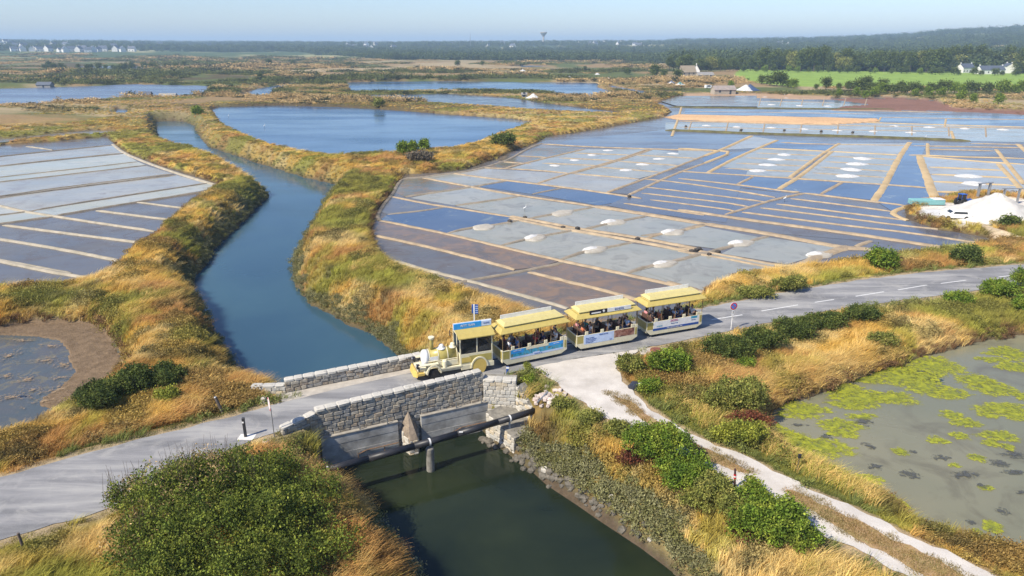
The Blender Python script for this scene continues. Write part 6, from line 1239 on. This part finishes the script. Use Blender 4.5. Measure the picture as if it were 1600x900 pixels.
# three small pines by the big pond
def tree(label, p, H, Wd, kind, n, size, seed, name='tree', group=None, trunk=.3, nl=9):
    T = thing(name, label, 'tree', p, 0, group); rd_ = random.Random(seed); lobes = []
    for i in range(nl):
        a = 2.4 * i + rd_.uniform(-.4, .4); z = H * (trunk + .12 + (1 - trunk - .22) * (i / (nl - 1))); q = Wd * .5 * (1 - .55 * (i / (nl - 1)) ** 2) * rd_.uniform(.3, .6)
        lobes.append((math.cos(a) * q, math.sin(a) * q, z, Wd * rd_.uniform(.2, .3), Wd * rd_.uniform(.2, .3), H * rd_.uniform(.11, .17)))
    MB().tube((0, 0, -.5), (rd_.uniform(-.1, .1) * Wd * .3, 0, H * .72), H * .028, H * .01, 7).build('trunk', BARK, T)
    for i in range(0, nl, 3): l_ = lobes[i]; MB().tube((0, 0, H * trunk * .8), (l_[0], l_[1], l_[2]), H * .012, H * .005, 5).build('limb', BARK, T)
    leafcloud('crown', lobes, n, size, LF[kind], T, seed, .4); return T
for i, (px, py, lab) in enumerate(((630, 245, 'small rounded pine by the big pond, leftmost of three'), (645, 245, 'small rounded pine by the big pond, middle of three'), (663, 241, 'small rounded pine by the big pond, rightmost of three'))): tree(lab, at(px, py), 2.7, 2.6, 'bright', 2600, .22, i + 60, 'pine_tree')
# hedge and field edge trees: prototypes and individuals
PR = [tree('rounded dark tree', Vector((0, 0, 0)), 13, 12, 'dark', 2200, .8, 81), tree('broad tree', Vector((0, 0, 0)), 12, 14, 'olive', 2200, .85, 82), tree('tall dark tree', Vector((0, 0, 0)), 16, 11, 'dark', 2200, .8, 83, trunk=.25), tree('bush tree', Vector((0, 0, 0)), 6, 8, 'dark', 1100, .6, 84, trunk=.1), tree('pale bush tree', Vector((0, 0, 0)), 6, 8, 'bright', 1100, .6, 85, trunk=.1)]
LAB = ['dark rounded tree in the wood behind the green field', 'broad olive green tree in the wood behind the green field', 'tall dark pine like tree in the wood behind the green field']
def place(k, q, sc_, label, group, used=set()):
    if k in used: o = dup(PR[k], q, random.uniform(0, 6), label, group, sc_)
    else:
        o = PR[k]; used.add(k); o.location = q; o.scale = (sc_,) * 3; o['label'] = label; o['group'] = group
    return o
rt = random.Random(21)
for i in range(92):
    px = 1050 + i * 6.2 + rt.uniform(-3, 3); r_ = rt.uniform(690, 730) if px > 1150 else rt.uniform(630, 690)
    if 1488 < px < 1600: r_ = rt.uniform(760, 800)
    k = rt.choice([0, 0, 2, 2, 1]); place(k, far_at(px, r_), rt.uniform(.75, 1.25) * (.72 if px < 1185 else 1), LAB[k], 'trees of the wood behind the green field')
for i in range(34):
    px = 1050 + i * 16.5 + rt.uniform(-6, 6); r_ = rt.uniform(655, 672)
    if px > 1150: k = rt.choice([3, 3, 4]); place(k, far_at(px, r_), rt.uniform(.5, .9), 'low hedge bush along the back of the green field', 'hedge bushes behind the green field')
for px, py, s_ in [(1190, 132, .9), (1203, 134, 1.0), (1214, 135, 1.3), (1222, 135, 1.2), (1232, 137, .7), (1240, 138, .8), (1275, 140, .5), (1290, 140, 1.0), (1310, 140, .6), (1325, 141, .7), (1352, 140, 1.1), (1362, 142, .7), (1378, 141, 1.0), (1395, 143, .5), (1410, 142, .6)] + [(1340 + i * 11 + rt.uniform(-4, 4), 144 + rt.uniform(0, 4), rt.uniform(.6, 1.0)) for i in range(25)]:
    k = 3 if rt.random() < .75 else 4; place(k, at(px, py), s_ * rt.uniform(.75, .95), 'dark bush in the hedge between the far pans and the green field', 'hedge bushes in front of the green field')
for px, py, s_ in [(1338, 152, .5), (1352, 154, .5), (1365, 152, .55), (1430, 150, .5), (1450, 150, .6), (1470, 151, .6), (1310, 149, .45), (1500, 158, .6), (1560, 162, .6), (1520, 160, .5)]:
    place(4, at(px, py), s_, 'leafy green bush on the sandy bank at the back of the pans', 'green bushes on the sandy bank')
for px, py, k, s_, lab in [(1023, 121, 3, 1.3, 'large dark bush on the marsh left of the cottages, bigger of the pair'), (1037, 122, 3, .8, 'smaller dark bush joined to the big one on the marsh'), (1059, 125, 3, 1.0, 'round dark bush standing alone right of the pair'), (1141, 137, 4, .55, 'green bush in front of the long grey shed'), (914, 109, 3, .5, 'small solitary bush on the middle marsh'), (980, 117, 3, .8, 'low wide dark bush near the pools'), (21 + 400, 103, 3, 1.1, 'dark bush on the left marsh, widest one'), (458, 103, 3, .8, 'dark bush right of the widest one on the left marsh'), (407, 124, 3, .6, 'small bush beside the tidal stream'), (545, 105, 3, .7, 'bush above the strip pool on the marsh'), (715, 103, 3, .9, 'bush on the far marsh below the white houses'), (754, 103, 3, .7, 'darker bush right of it on the far marsh'), (1006, 104, 3, .5, 'small bush at the left of the cottages')]:
    place(k, at(px, py), s_, lab, None)
for i in range(40):
    px = rt.uniform(55, 290); place(3, far_at(px, rt.uniform(780, 900)), rt.uniform(.5, 1.0), 'dark bush in the long hedge across the far left marsh', 'bushes of the hedge on the far left marsh')

# ------------------------------------------------------------------ scattered ground cover and the far woods
def instancer(name, pts, rotz, scl, col, idx, protos, tilt=None):
    me_ = bpy.data.meshes.new(name); me_.vertices.add(len(pts)); me_.vertices.foreach_set('co', pts.astype(np.float32).ravel())
    a = me_.attributes.new('rz', 'FLOAT', 'POINT'); a.data.foreach_set('value', rotz.astype(np.float32)); a = me_.attributes.new('sc', 'FLOAT_VECTOR', 'POINT'); a.data.foreach_set('vector', scl.astype(np.float32).ravel())
    a = me_.attributes.new('tcol', 'FLOAT_COLOR', 'POINT'); a.data.foreach_set('color', np.concatenate([col, np.ones((len(col), 1))], 1).astype(np.float32).ravel()); a = me_.attributes.new('ix', 'INT', 'POINT'); a.data.foreach_set('value', idx.astype(np.int32)); me_.update()
    o = link(name, me_); cl = bpy.data.collections.new(name + '_protos')
    for q in protos:
        for c in list(q.users_collection): c.objects.unlink(q)
        cl.objects.link(q)
    ng = bpy.data.node_groups.new(name, 'GeometryNodeTree'); ng.interface.new_socket('Geometry', in_out='INPUT', socket_type='NodeSocketGeometry'); ng.interface.new_socket('Geometry', in_out='OUTPUT', socket_type='NodeSocketGeometry')
    N = ng.nodes.new; gi = N('NodeGroupInput'); go = N('NodeGroupOutput'); ip = N('GeometryNodeInstanceOnPoints'); ci_ = N('GeometryNodeCollectionInfo'); ci_.inputs['Collection'].default_value = cl; ci_.inputs['Separate Children'].default_value = True; ci_.inputs['Reset Children'].default_value = True
    def na(nm, ty): q = N('GeometryNodeInputNamedAttribute'); q.data_type = ty; q.inputs['Name'].default_value = nm; return q.outputs[0]
    cx = N('ShaderNodeCombineXYZ'); ng.links.new(na('rz', 'FLOAT'), cx.inputs[2]); er = N('FunctionNodeEulerToRotation'); ng.links.new(cx.outputs[0], er.inputs[0])
    ng.links.new(gi.outputs[0], ip.inputs['Points']); ng.links.new(ci_.outputs[0], ip.inputs['Instance']); ip.inputs['Pick Instance'].default_value = True; ng.links.new(na('ix', 'INT'), ip.inputs['Instance Index']); ng.links.new(er.outputs[0], ip.inputs['Rotation']); ng.links.new(na('sc', 'FLOAT_VECTOR'), ip.inputs['Scale']); ng.links.new(ip.outputs[0], go.inputs[0])
    md = o.modifiers.new('scatter', 'NODES'); md.node_group = ng; o['kind'] = 'stuff'; return o
TM = leafmat('grass_blades', None, .3, True)
def tuft(name, n, h_, spread, lean, w, seed, seg=3, droop=.5):
    rd_ = random.Random(seed); v = []; f = []
    for i in range(n):
        a = rd_.uniform(0, 2 * PI); r_ = spread * math.sqrt(rd_.random()); x_, y_ = math.cos(a) * r_, math.sin(a) * r_; H_ = h_ * rd_.uniform(.55, 1.1); lx = lean * rd_.uniform(.5, 1.3) + math.cos(a) * .25; ly = math.sin(a) * .3 + rd_.uniform(-.15, .15); wa = rd_.uniform(0, PI); wx, wy = math.cos(wa) * w, math.sin(wa) * w; k = len(v)
        for j in range(seg + 1):
            t_ = j / seg; e = 1 - t_ * .85; cx_ = x_ + lx * H_ * t_ ** 1.7; cy_ = y_ + ly * H_ * t_ ** 1.6; cz = H_ * (t_ - droop * .35 * t_ ** 2.5) - .03
            v += [(cx_ - wx * e, cy_ - wy * e, cz), (cx_ + wx * e, cy_ + wy * e, cz)]
        for j in range(seg): b_ = k + j * 2; f.append((b_, b_ + 1, b_ + 3, b_ + 2))
    m = bpy.data.meshes.new(name); m.from_pydata(v, [], f); m.materials.append(TM); o = bpy.data.objects.new(name, m); COL.objects.link(o); return o
def clump(name, n, r_, h_, size, seed):
    lobes = [(0, 0, h_ * .35, r_, r_, h_ * .6), (r_ * .5, .1 * r_, h_ * .3, r_ * .6, r_ * .7, h_ * .5), (-r_ * .4, -.3 * r_, h_ * .3, r_ * .7, r_ * .6, h_ * .45)]
    return leafcloud(name, lobes, n, size, TM, None, seed, .45, 1.3)
protos = [tuft('a_tuft', 40, .62, .22, .55, .016, 1), tuft('b_tuft', 36, .5, .28, .35, .018, 2), tuft('c_tuft', 44, .75, .2, .8, .015, 3, droop=.9), tuft('d_short', 40, .22, .3, .2, .014, 4, 2), clump('e_bush', 170, .36, .42, .085, 5), clump('f_bush', 150, .42, .34, .08, 6)]
rg = np.random.default_rng(3)
def cand(r0, r1, spc, half=40):
    """jittered points over a wedge in front of the camera, spacing spc(r)"""
    X = []; Y = []; r_ = r0
    while r_ < r1:
        s_ = spc(r_); n = int(2 * R(half) * r_ / s_); a = np.linspace(-R(half), R(half), n) + rg.uniform(-.5, .5, n) * s_ / r_; q = r_ + rg.uniform(-.5, .5, n) * s_; X.append(q * np.sin(a)); Y.append(q * np.cos(a)); r_ += s_
    return np.concatenate(X), np.concatenate(Y)
gx, gy = cand(20, 460, lambda q: max(.27, q * .0050), 46)
gh, ge, gz, gw, grd, gtd = land(gx, gy); gr = np.hypot(gx, gy)
ok = (~gw) & (gh > gz + .06) & (ge > .12) & (grd > .28) & (gtd > .2)
for poly in (saltyard, sandband, redmud, earthA, fieldp):
    m = near(gx, gy, poly, 2); d = np.full(gx.shape, 9.); d[m] = sdist(gx[m], gy[m], poly); ok &= d > .3
ok &= ldist(gx, gy, spath) > .75; ok &= ~((gz < -3) & (gy < 42) & (ge < .38))
# keep clear of walls, cover slab, signs
for px, py, z, rr_ in ((1028, 549, 0, 1.1), (384, 683, 0, .6), (994, 607, 0, .5), (856, 632, 0, 1.45)): q = at(px, py, z); ok &= np.hypot(gx - q.x, gy - q.y) > rr_
ok &= sdist(gx, gy, [W1[:2], W0[:2], tuple(wall_pt(WL, 0)[:2]), C1[:2], (C1 + Vector((.1, 1.2, 0)))[:2], tuple(wall_pt(WL, 1)[:2]), tuple(wall_pt(0, 1)[:2]), (W1.x - .1, W1.y + .6)]) > .12
ok &= sdist(gx, gy, [C0[:2], C1[:2], C2[:2], F1[:2], F0[:2]]) > .15
ok &= sdist(gx, gy, [A0[:2], A1[:2], B1[:2], (B1 + nb * .6)[:2], (A1 + nb * .6)[:2], (A0 + nb * .6)[:2]]) > .1
gx, gy, gh, ge, gz, grd, gtd, gr = (q[ok] for q in (gx, gy, gh, ge, gz, grd, gtd, gr))
N_ = len(gx); col = vegcol(gx, gy) * rg.uniform(.8, 1.2, (N_, 1)); idx = rg.choice([0, 1, 2], N_, p=[.4, .3, .3]); u = rg.random(N_); fb = fbm(gx / 2.4 + 7, gy / 2.4 + 3, 3); fz = fbm(gx / 7 + 90, gy / 7 + 33, 3)
s = rg.uniform(.75, 1.25, N_) * (1 + .35 * (fz - .5) * 4 * .5)
low = ((gz < -2.5) & (gh - gz < 2.2) & (gh - gz < 1.0 + 3.2 * (fb - .33)))                         # salt loving plants down the canal banks
idx = np.where(low | ((fb > .57) & (gr > 26)), 4 + (u > .5), idx)
SB = np.array([.24, .23, .12]); SB2 = np.array([.16, .16, .05]); SB3 = np.array([.26, .15, .07])
col = np.where(low[:, None], (SB * (1 - u[:, None]) + SB2 * u[:, None]) * (.7 + .7 * fz[:, None]), col); bush = (fb > .57) & ~low; col = np.where(bush[:, None], col * .5 + SB2 * .4, col)
wetedge = (ge < .7) & (gz > -2.5); col = np.where(wetedge[:, None] & (u[:, None] < .6), SB3 * .8, col)
verge = (np.minimum(grd, gtd) < 1.3); idx = np.where(verge & (u < .85), 3, idx); s = np.where(verge, s * .9, s)
vg = verge & (fz > .45); col = np.where(vg[:, None], np.array([.17, .19, .05]) * (.7 + .6 * u[:, None]), col)
s = s * np.where(gr > 55, 1 + np.minimum(gr - 55, 200) / 230, 1); s = np.where(gr > 170, s * .8, s)
sc3 = np.stack([s, s, s * np.interp(gr, [90, 180, 300], [1, .5, .38])], 1); sc3[low, 2] *= .8
rz_ = rg.normal(.35, .55, N_); rz_ = np.where(idx > 3, rg.uniform(0, 6.28, N_), rz_)
o = instancer('marsh_grass', np.stack([gx, gy, gh - .02], 1), rz_, sc3, col, idx, protos); o['label'] = 'dry golden and olive grass covering the dykes and banks'
print('tufts', N_)
# tall straw grasses at the pond edges
m = ((ge < 2.2) & (ge > .3) & (gz > -2.0) & (gr < 60) & (fz > .42) & ~verge) | ((gr < 75) & (fz > .56) & ~low & ~verge & (u < .5)); tx, ty, th = gx[m], gy[m], gh[m]; k = len(tx)
protos2 = [tuft('a_tall', 34, 1.05, .22, .7, .013, 11, 4, 1.2), tuft('b_tall', 30, .95, .3, .5, .014, 12, 4, 1.0)]
o = instancer('tall_straw_grass', np.stack([tx, ty, th], 1), rg.normal(.3, .5, k), np.repeat(rg.uniform(.7, 1.15, (k, 1)), 3, 1), (STRAW * .55 + GOLD * .5)[None] * rg.uniform(.75, 1.2, (k, 1)), rg.integers(0, 2, k), protos2); o['label'] = 'tall straw coloured grasses bent by the wind'
# tufts on the strip between the wheel tracks
sx, sy = cand(20, 60, lambda q: .2, 46); inn = np.minimum(sdist(sx, sy, strip1), sdist(sx, sy, strip2)); fz2 = fbm(sx / 1.2, sy / 1.2, 3); m = (inn < -.05) & (fz2 > .30) | ((inn < .3) & (fz2 > .52)); sx, sy = sx[m], sy[m]; k = len(sx); sh_ = np.full(k, .0)
o = instancer('track_grass', np.stack([sx, sy, sh_], 1), rg.uniform(0, 6.28, k), np.repeat(rg.uniform(.5, 1.05, (k, 1)), 3, 1), (np.array([.42, .25, .11])[None] * (1 - fz2[m][:, None]) + np.array([.22, .21, .07])[None] * fz2[m][:, None]) * rg.uniform(.8, 1.3, (k, 1)), np.zeros(k, int), [tuft('short_tuft', 46, .2, .3, .2, .013, 44, 2)]); o['label'] = 'short trodden grass between the two wheel tracks'
# scrub on the far marsh dykes
mx_, my_ = cand(300, 1850, lambda q: max(2.2, q * .0075), 41); mh, mE, mZ, mW, mR, mT = land(mx_, my_); mr = np.hypot(mx_, my_); q1 = fbm(mx_ / 70, my_ / (9 + mr * .02), 4); q2 = fbm(mx_ / 140 + 40, my_ / 30 + 10, 3)
keep = (~mW) & (mE > 1.5) & (q1 > .49) & (sdist(mx_, my_, fieldp) > 2) & (sdist(mx_, my_, rshore) > 0) & (mR > 2) & (mr < np.interp(800 + F * np.tan(np.arctan2(mx_, my_)) / COSP, [0, 600, 1000, 1060, 1160, 1600], [1800, 1150, 1050, 700, 660, 660]))
for poly in (sandband, redmud, earthA): keep &= sdist(mx_, my_, poly) > 1
mx_, my_, mh, mr, q1, q2 = (q[keep] for q in (mx_, my_, mh, mr, q1, q2)); k = len(mx_); t1 = sst(.44, .56, q2)[:, None]; cc = np.array([.52, .37, .17]) * (1 - t1) + np.array([.15, .165, .05]) * t1; cc = np.where((rg.random(k) < .22)[:, None], np.array([.06, .07, .03]), cc) * rg.uniform(.7, 1.3, (k, 1)); s = rg.uniform(.6, 1.3, k) * np.maximum(1.6, mr * .0062); zz = rg.uniform(.4, 1.1, k) * (1 + 1.3 * sst(.55, .7, q1)) * np.interp(mr, [300, 700], [.6, 1.2])
o = instancer('marsh_scrub', np.stack([mx_, my_, mh - .2], 1), rg.uniform(0, 6.28, k), np.stack([s * 2.2, s, zz * 2.2], 1), cc, rg.integers(0, 2, k), [clump('a_scrub', 130, .5, .42, .16, 51), clump('b_scrub', 130, .5, .42, .15, 52)]); o['label'] = 'scrub and rough grass on the far marsh'; print('scrub', k)
# far woods
def woodproto(name, seed, H, Wd):
    rd_ = random.Random(seed); lobes = [(rd_.uniform(-.3, .3) * Wd, rd_.uniform(-.3, .3) * Wd, H * rd_.uniform(.35, .8), Wd * rd_.uniform(.25, .36), Wd * rd_.uniform(.25, .36), H * rd_.uniform(.18, .26)) for _ in range(6)]
    return leafcloud(name, lobes, 260, 2.0, TM, None, seed, .5, 1.1)
wp = [woodproto('a_wood', 1, 10, 10), woodproto('b_wood', 2, 13, 9), woodproto('c_wood', 3, 8, 12)]
wx, wy = cand(640, 5200, lambda q: max(6.5, q * .0075), 52)
wr = np.hypot(wx, wy); wpx = 800 + F * np.tan(np.arctan2(wx, wy)) / COSP
rb = np.interp(wpx, [-100, 0, 440, 600, 1000, 1050, 1070, 1150, 1700], [1950, 1920, 1850, 1150, 1050, 950, 700, 735, 735])
wn = fbm(wx / 260 + 3, wy / 260 + 8, 3); keep = (wr > rb) & ((wn > np.where(wpx < 700, .36, .30)) | (wr < rb + 90)) & ((wn > .40) | (wr < 1900))
keep &= ~((wpx < 290) & (wr < 2100) & (wr > 1200) & (rg.random(len(wx)) < .45)); keep &= ~((wr > 1900) & (wr < 2900) & (rg.random(len(wx)) < .25))
fd = sdist(wx, wy, pz) > 5; keep &= fd
keep &= ~((wpx > 1495) & (wpx < 1600) & (wr < 745))
wx, wy, wr, wpx = wx[keep], wy[keep], wr[keep], wpx[keep]; wh = land(wx, wy)[0]; k = len(wx); s = rg.uniform(.6, 1.15, k) * np.interp(wr, [600, 1500, 3000, 5200], [.9, .85, 1.2, 1.9]) * np.where(wpx > 1040, 1.15, .9); wn2 = fbm(wx / 120, wy / 120, 3)
wc = np.array([.05, .075, .025]) * (1 - wn2[:, None]) + np.array([.11, .14, .045]) * wn2[:, None]; wc = wc * rg.uniform(.6, 1.35, (k, 1))
o = instancer('far_woodland', np.stack([wx, wy, wh - 1], 1), rg.uniform(0, 6.28, k), np.stack([s, s, s * .9], 1), wc, rg.integers(0, 3, k), wp); o['label'] = 'dark wooded country reaching to the horizon'
print('woods', k)
# ------------------------------------------------------------------ floating algae
def matmat(name, stops, rim, rough, hole, sc, soft=.16):
    m, t, b = newmat(name); v = coords(t); at_ = nd(t, 'ShaderNodeAttribute', attribute_name='rim'); c = ramp(t, noise(t, v, sc, 6, .7, dist=.5), stops)
    c = mixc(t, at_.outputs['Fac'], c, rim); t.links.new(c, b.inputs['Base Color']); b.inputs['Roughness'].default_value = rough; bump(t, b, noise(t, v, 9, 4), .8, .03)
    ad = nd(t, 'ShaderNodeMath', operation='ADD'); t.links.new(noise(t, v, 3.2, 8, .75), ad.inputs[0]); at2 = nd(t, 'ShaderNodeAttribute', attribute_name='thick'); t.links.new(at2.outputs['Fac'], ad.inputs[1])
    al = ramp(t, ad.outputs[0], [(hole, (0, 0, 0)), (hole + soft, (1, 1, 1))]); t.links.new(al, b.inputs['Alpha']); return m
ALG = matmat('green_algae', [(.3, (.09, .11, .03)), (.5, (.20, .22, .015)), (.68, (.35, .36, .015))], (.36, .37, .02), .8, .60, 2.2)
WEED = matmat('sunken_weed', [(.3, (.05, .05, .045)), (.6, (.09, .09, .075))], (.075, .075, .065), .5, .66, 4)
ALG2 = matmat('drying_algae', [(.3, (.17, .13, .08)), (.6, (.33, .23, .13))], (.33, .24, .14), .8, .74, 3)
def patches(name, spec, z, mat, lab, seed):
    rd_ = np.random.default_rng(seed); V = []; Fc = []; RM = []; TK = []; hgt_ = .03
    for c, x_, y_, rx_, ry_ in spec:
        q = K(c, [(x_, y_)], z)[0]; qx = K(c, [(x_ + rx_, y_)], z)[0]; qy = K(c, [(x_, y_ - ry_)], z)[0]; ks = 1.3 if 'algae' in name else 1.1; a_ = abs(qx[0] - q[0]) * ks; b_ = abs(qy[1] - q[1]) * ks; n = 90; base = len(V); off = rd_.uniform(0, 50); V.append((*q, z + hgt_)); RM.append(0); TK.append(.35)
        t_ = np.linspace(0, 2 * PI, n, endpoint=False); nr_ = .35 + 1.3 * fbm(np.cos(t_) * 1.5 + off, np.sin(t_) * 1.5 + off, 5) + .5 * (fbm(np.cos(t_) * 8 + off, np.sin(t_) * 8 + off, 4) - .5)
        for ring_, zz, rm_, tk_ in ((.5, hgt_ * 1.3, .05, .22), (.82, hgt_, .7, .2), (1.3, .008, 1, -.25)):
            for i in range(n): RM.append(rm_); TK.append(tk_); V.append((q[0] + a_ * nr_[i] * ring_ * math.cos(t_[i]), q[1] + b_ * nr_[i] * ring_ * math.sin(t_[i]), z + zz))
        for i in range(n):
            j = (i + 1) % n; Fc.append((base, base + 1 + i, base + 1 + j))
            for g_ in range(2): a0 = base + 1 + g_ * n; Fc.append((a0 + i, a0 + n + i, a0 + n + j, a0 + j))
    o = mesh_from(name, V, Fc, mat); o['kind'] = 'stuff'; o['label'] = lab
    for nm, dt in (('rim', RM), ('thick', TK)): a = o.data.attributes.new(nm, 'FLOAT', 'POINT'); a.data.foreach_set('value', np.array(dt, np.float32))
    return o
patches('floating_algae', [('F', 780, 150, 90, 36), ('F', 860, 185, 120, 40), ('F', 780, 210, 70, 22), ('F', 980, 180, 95, 26), ('F', 880, 100, 70, 20), ('F', 1010, 85, 110, 36), ('F', 1130, 130, 95, 34), ('F', 1265, 168, 70, 24), ('F', 1130, 85, 60, 18), ('F', 1180, 35, 120, 40), ('F', 1000, 45, 70, 24), ('F', 580, 240, 100, 32), ('F', 730, 308, 85, 28), ('F', 760, 345, 60, 20), ('F', 850, 270, 60, 12), ('F', 520, 380, 95, 34), ('F', 640, 415, 130, 48), ('F', 570, 430, 70, 40), ('F', 1370, 100, 75, 20), ('F', 1450, 140, 90, 32), ('F', 1270, 265, 55, 18), ('F', 1330, 300, 55, 20), ('F', 1490, 232, 120, 22), ('F', 1550, 262, 70, 22), ('F', 1440, 265, 50, 14), ('F', 1475, 355, 72, 24), ('F', 1445, 390, 45, 14), ('F', 1300, 358, 35, 15), ('F', 1200, 382, 42, 18), ('F', 1525, 410, 26, 13), ('F', 1380, 460, 34, 15), ('F', 1030, 435, 35, 18), ('F', 865, 560, 60, 22), ('F', 990, 668, 65, 32), ('F', 1450, 778, 46, 22), ('F', 1385, 803, 25, 12), ('F', 1275, 495, 25, 9), ('F', 1425, 602, 30, 10), ('F', 1560, 40, 70, 22), ('F', 1590, 180, 35, 18), ('F', 1450, 5, 60, 12), ('P', 1215, 678, 20, 14), ('P', 1575, 552, 30, 8)], ZRP, ALG, 'yellow green algae mats floating on the murky pond', 3)
patches('sunken_weed', [('F', 885, 408, 30, 16), ('F', 910, 503, 36, 14), ('F', 1068, 537, 44, 24), ('F', 1215, 460, 50, 14), ('F', 1318, 540, 75, 20), ('F', 1485, 487, 48, 18), ('F', 1550, 447, 58, 18), ('F', 1555, 530, 60, 16), ('F', 1505, 710, 32, 20), ('F', 1410, 592, 30, 14), ('F', 560, 310, 40, 8), ('F', 850, 295, 55, 16), ('F', 1350, 758, 22, 14), ('F', 1590, 620, 30, 10), ('F', 680, 365, 30, 12), ('F', 1085, 432, 18, 6)], ZRP + .004, WEED, 'dark weed showing through the murky pond', 4)
patches('drying_algae', [('M', 255, 590, 80, 18), ('M', 60, 560, 60, 30), ('M', 330, 760, 110, 34), ('M', 270, 820, 110, 26), ('M', 360, 620, 70, 26), ('M', 340, 690, 60, 14), ('M', 300, 510, 80, 16), ('M', 120, 480, 80, 12), ('M', 120, 860, 40, 10), ('M', 150, 700, 90, 30), ('M', 60, 800, 80, 24), ('M', 200, 760, 60, 24), ('M', 30, 680, 60, 20)], ZBL + .05, ALG2, 'rusty brown algae drying on the pond in the lower left', 5)
# ------------------------------------------------------------------ air
hz = MB().box(-9800, 9800, -300, 9800, -7, 112).build('haze', None); hz.data.materials.clear(); m = bpy.data.materials.new('haze'); m.use_nodes = True; t = m.node_tree; t.nodes.clear()
ou = t.nodes.new('ShaderNodeOutputMaterial'); pv = t.nodes.new('ShaderNodeVolumePrincipled'); pv.inputs['Density'].default_value = .00022; pv.inputs['Color'].default_value = (.55, .77, 1, 1); t.links.new(pv.outputs[0], ou.inputs['Volume']); hz.data.materials.append(m); hz['kind'] = 'stuff'

# ------------------------------------------------------------------ each repeat gets its own label, counted from the left
ORD = 'first second third fourth fifth sixth seventh eighth ninth tenth eleventh twelfth thirteenth fourteenth fifteenth sixteenth seventeenth eighteenth nineteenth twentieth'.split()
TENS = {2: 'twenty', 3: 'thirty', 4: 'forty', 5: 'fifty', 6: 'sixty', 7: 'seventy', 8: 'eighty', 9: 'ninety'}
TENTH = {2: 'twentieth', 3: 'thirtieth', 4: 'fortieth', 5: 'fiftieth', 6: 'sixtieth', 7: 'seventieth', 8: 'eightieth', 9: 'ninetieth'}
def ordw(n): return ORD[n - 1] if n <= 20 else (TENTH[n // 10] if n % 10 == 0 else TENS[n // 10] + '-' + ORD[n % 10 - 1])
bylab = {}
for o in COL.objects:
    if o.parent is None and o.get('group') and o.get('category') and o['category'] not in ('rock', 'stone'): bylab.setdefault((o['label'], o['group']), []).append(o)
for (lab, g_), L_ in bylab.items():
    if len(L_) < 2: continue
    L_.sort(key=lambda o: math.atan2(o.location.x, o.location.y))
    for i, o in enumerate(L_): o['label'] = f'{lab}, {ordw(i + 1)} from left'
for o in COL.objects:
    if o.get('label') and len(o['label'].replace(',', ' ').split()) > 16: print('LONG', o['label'])
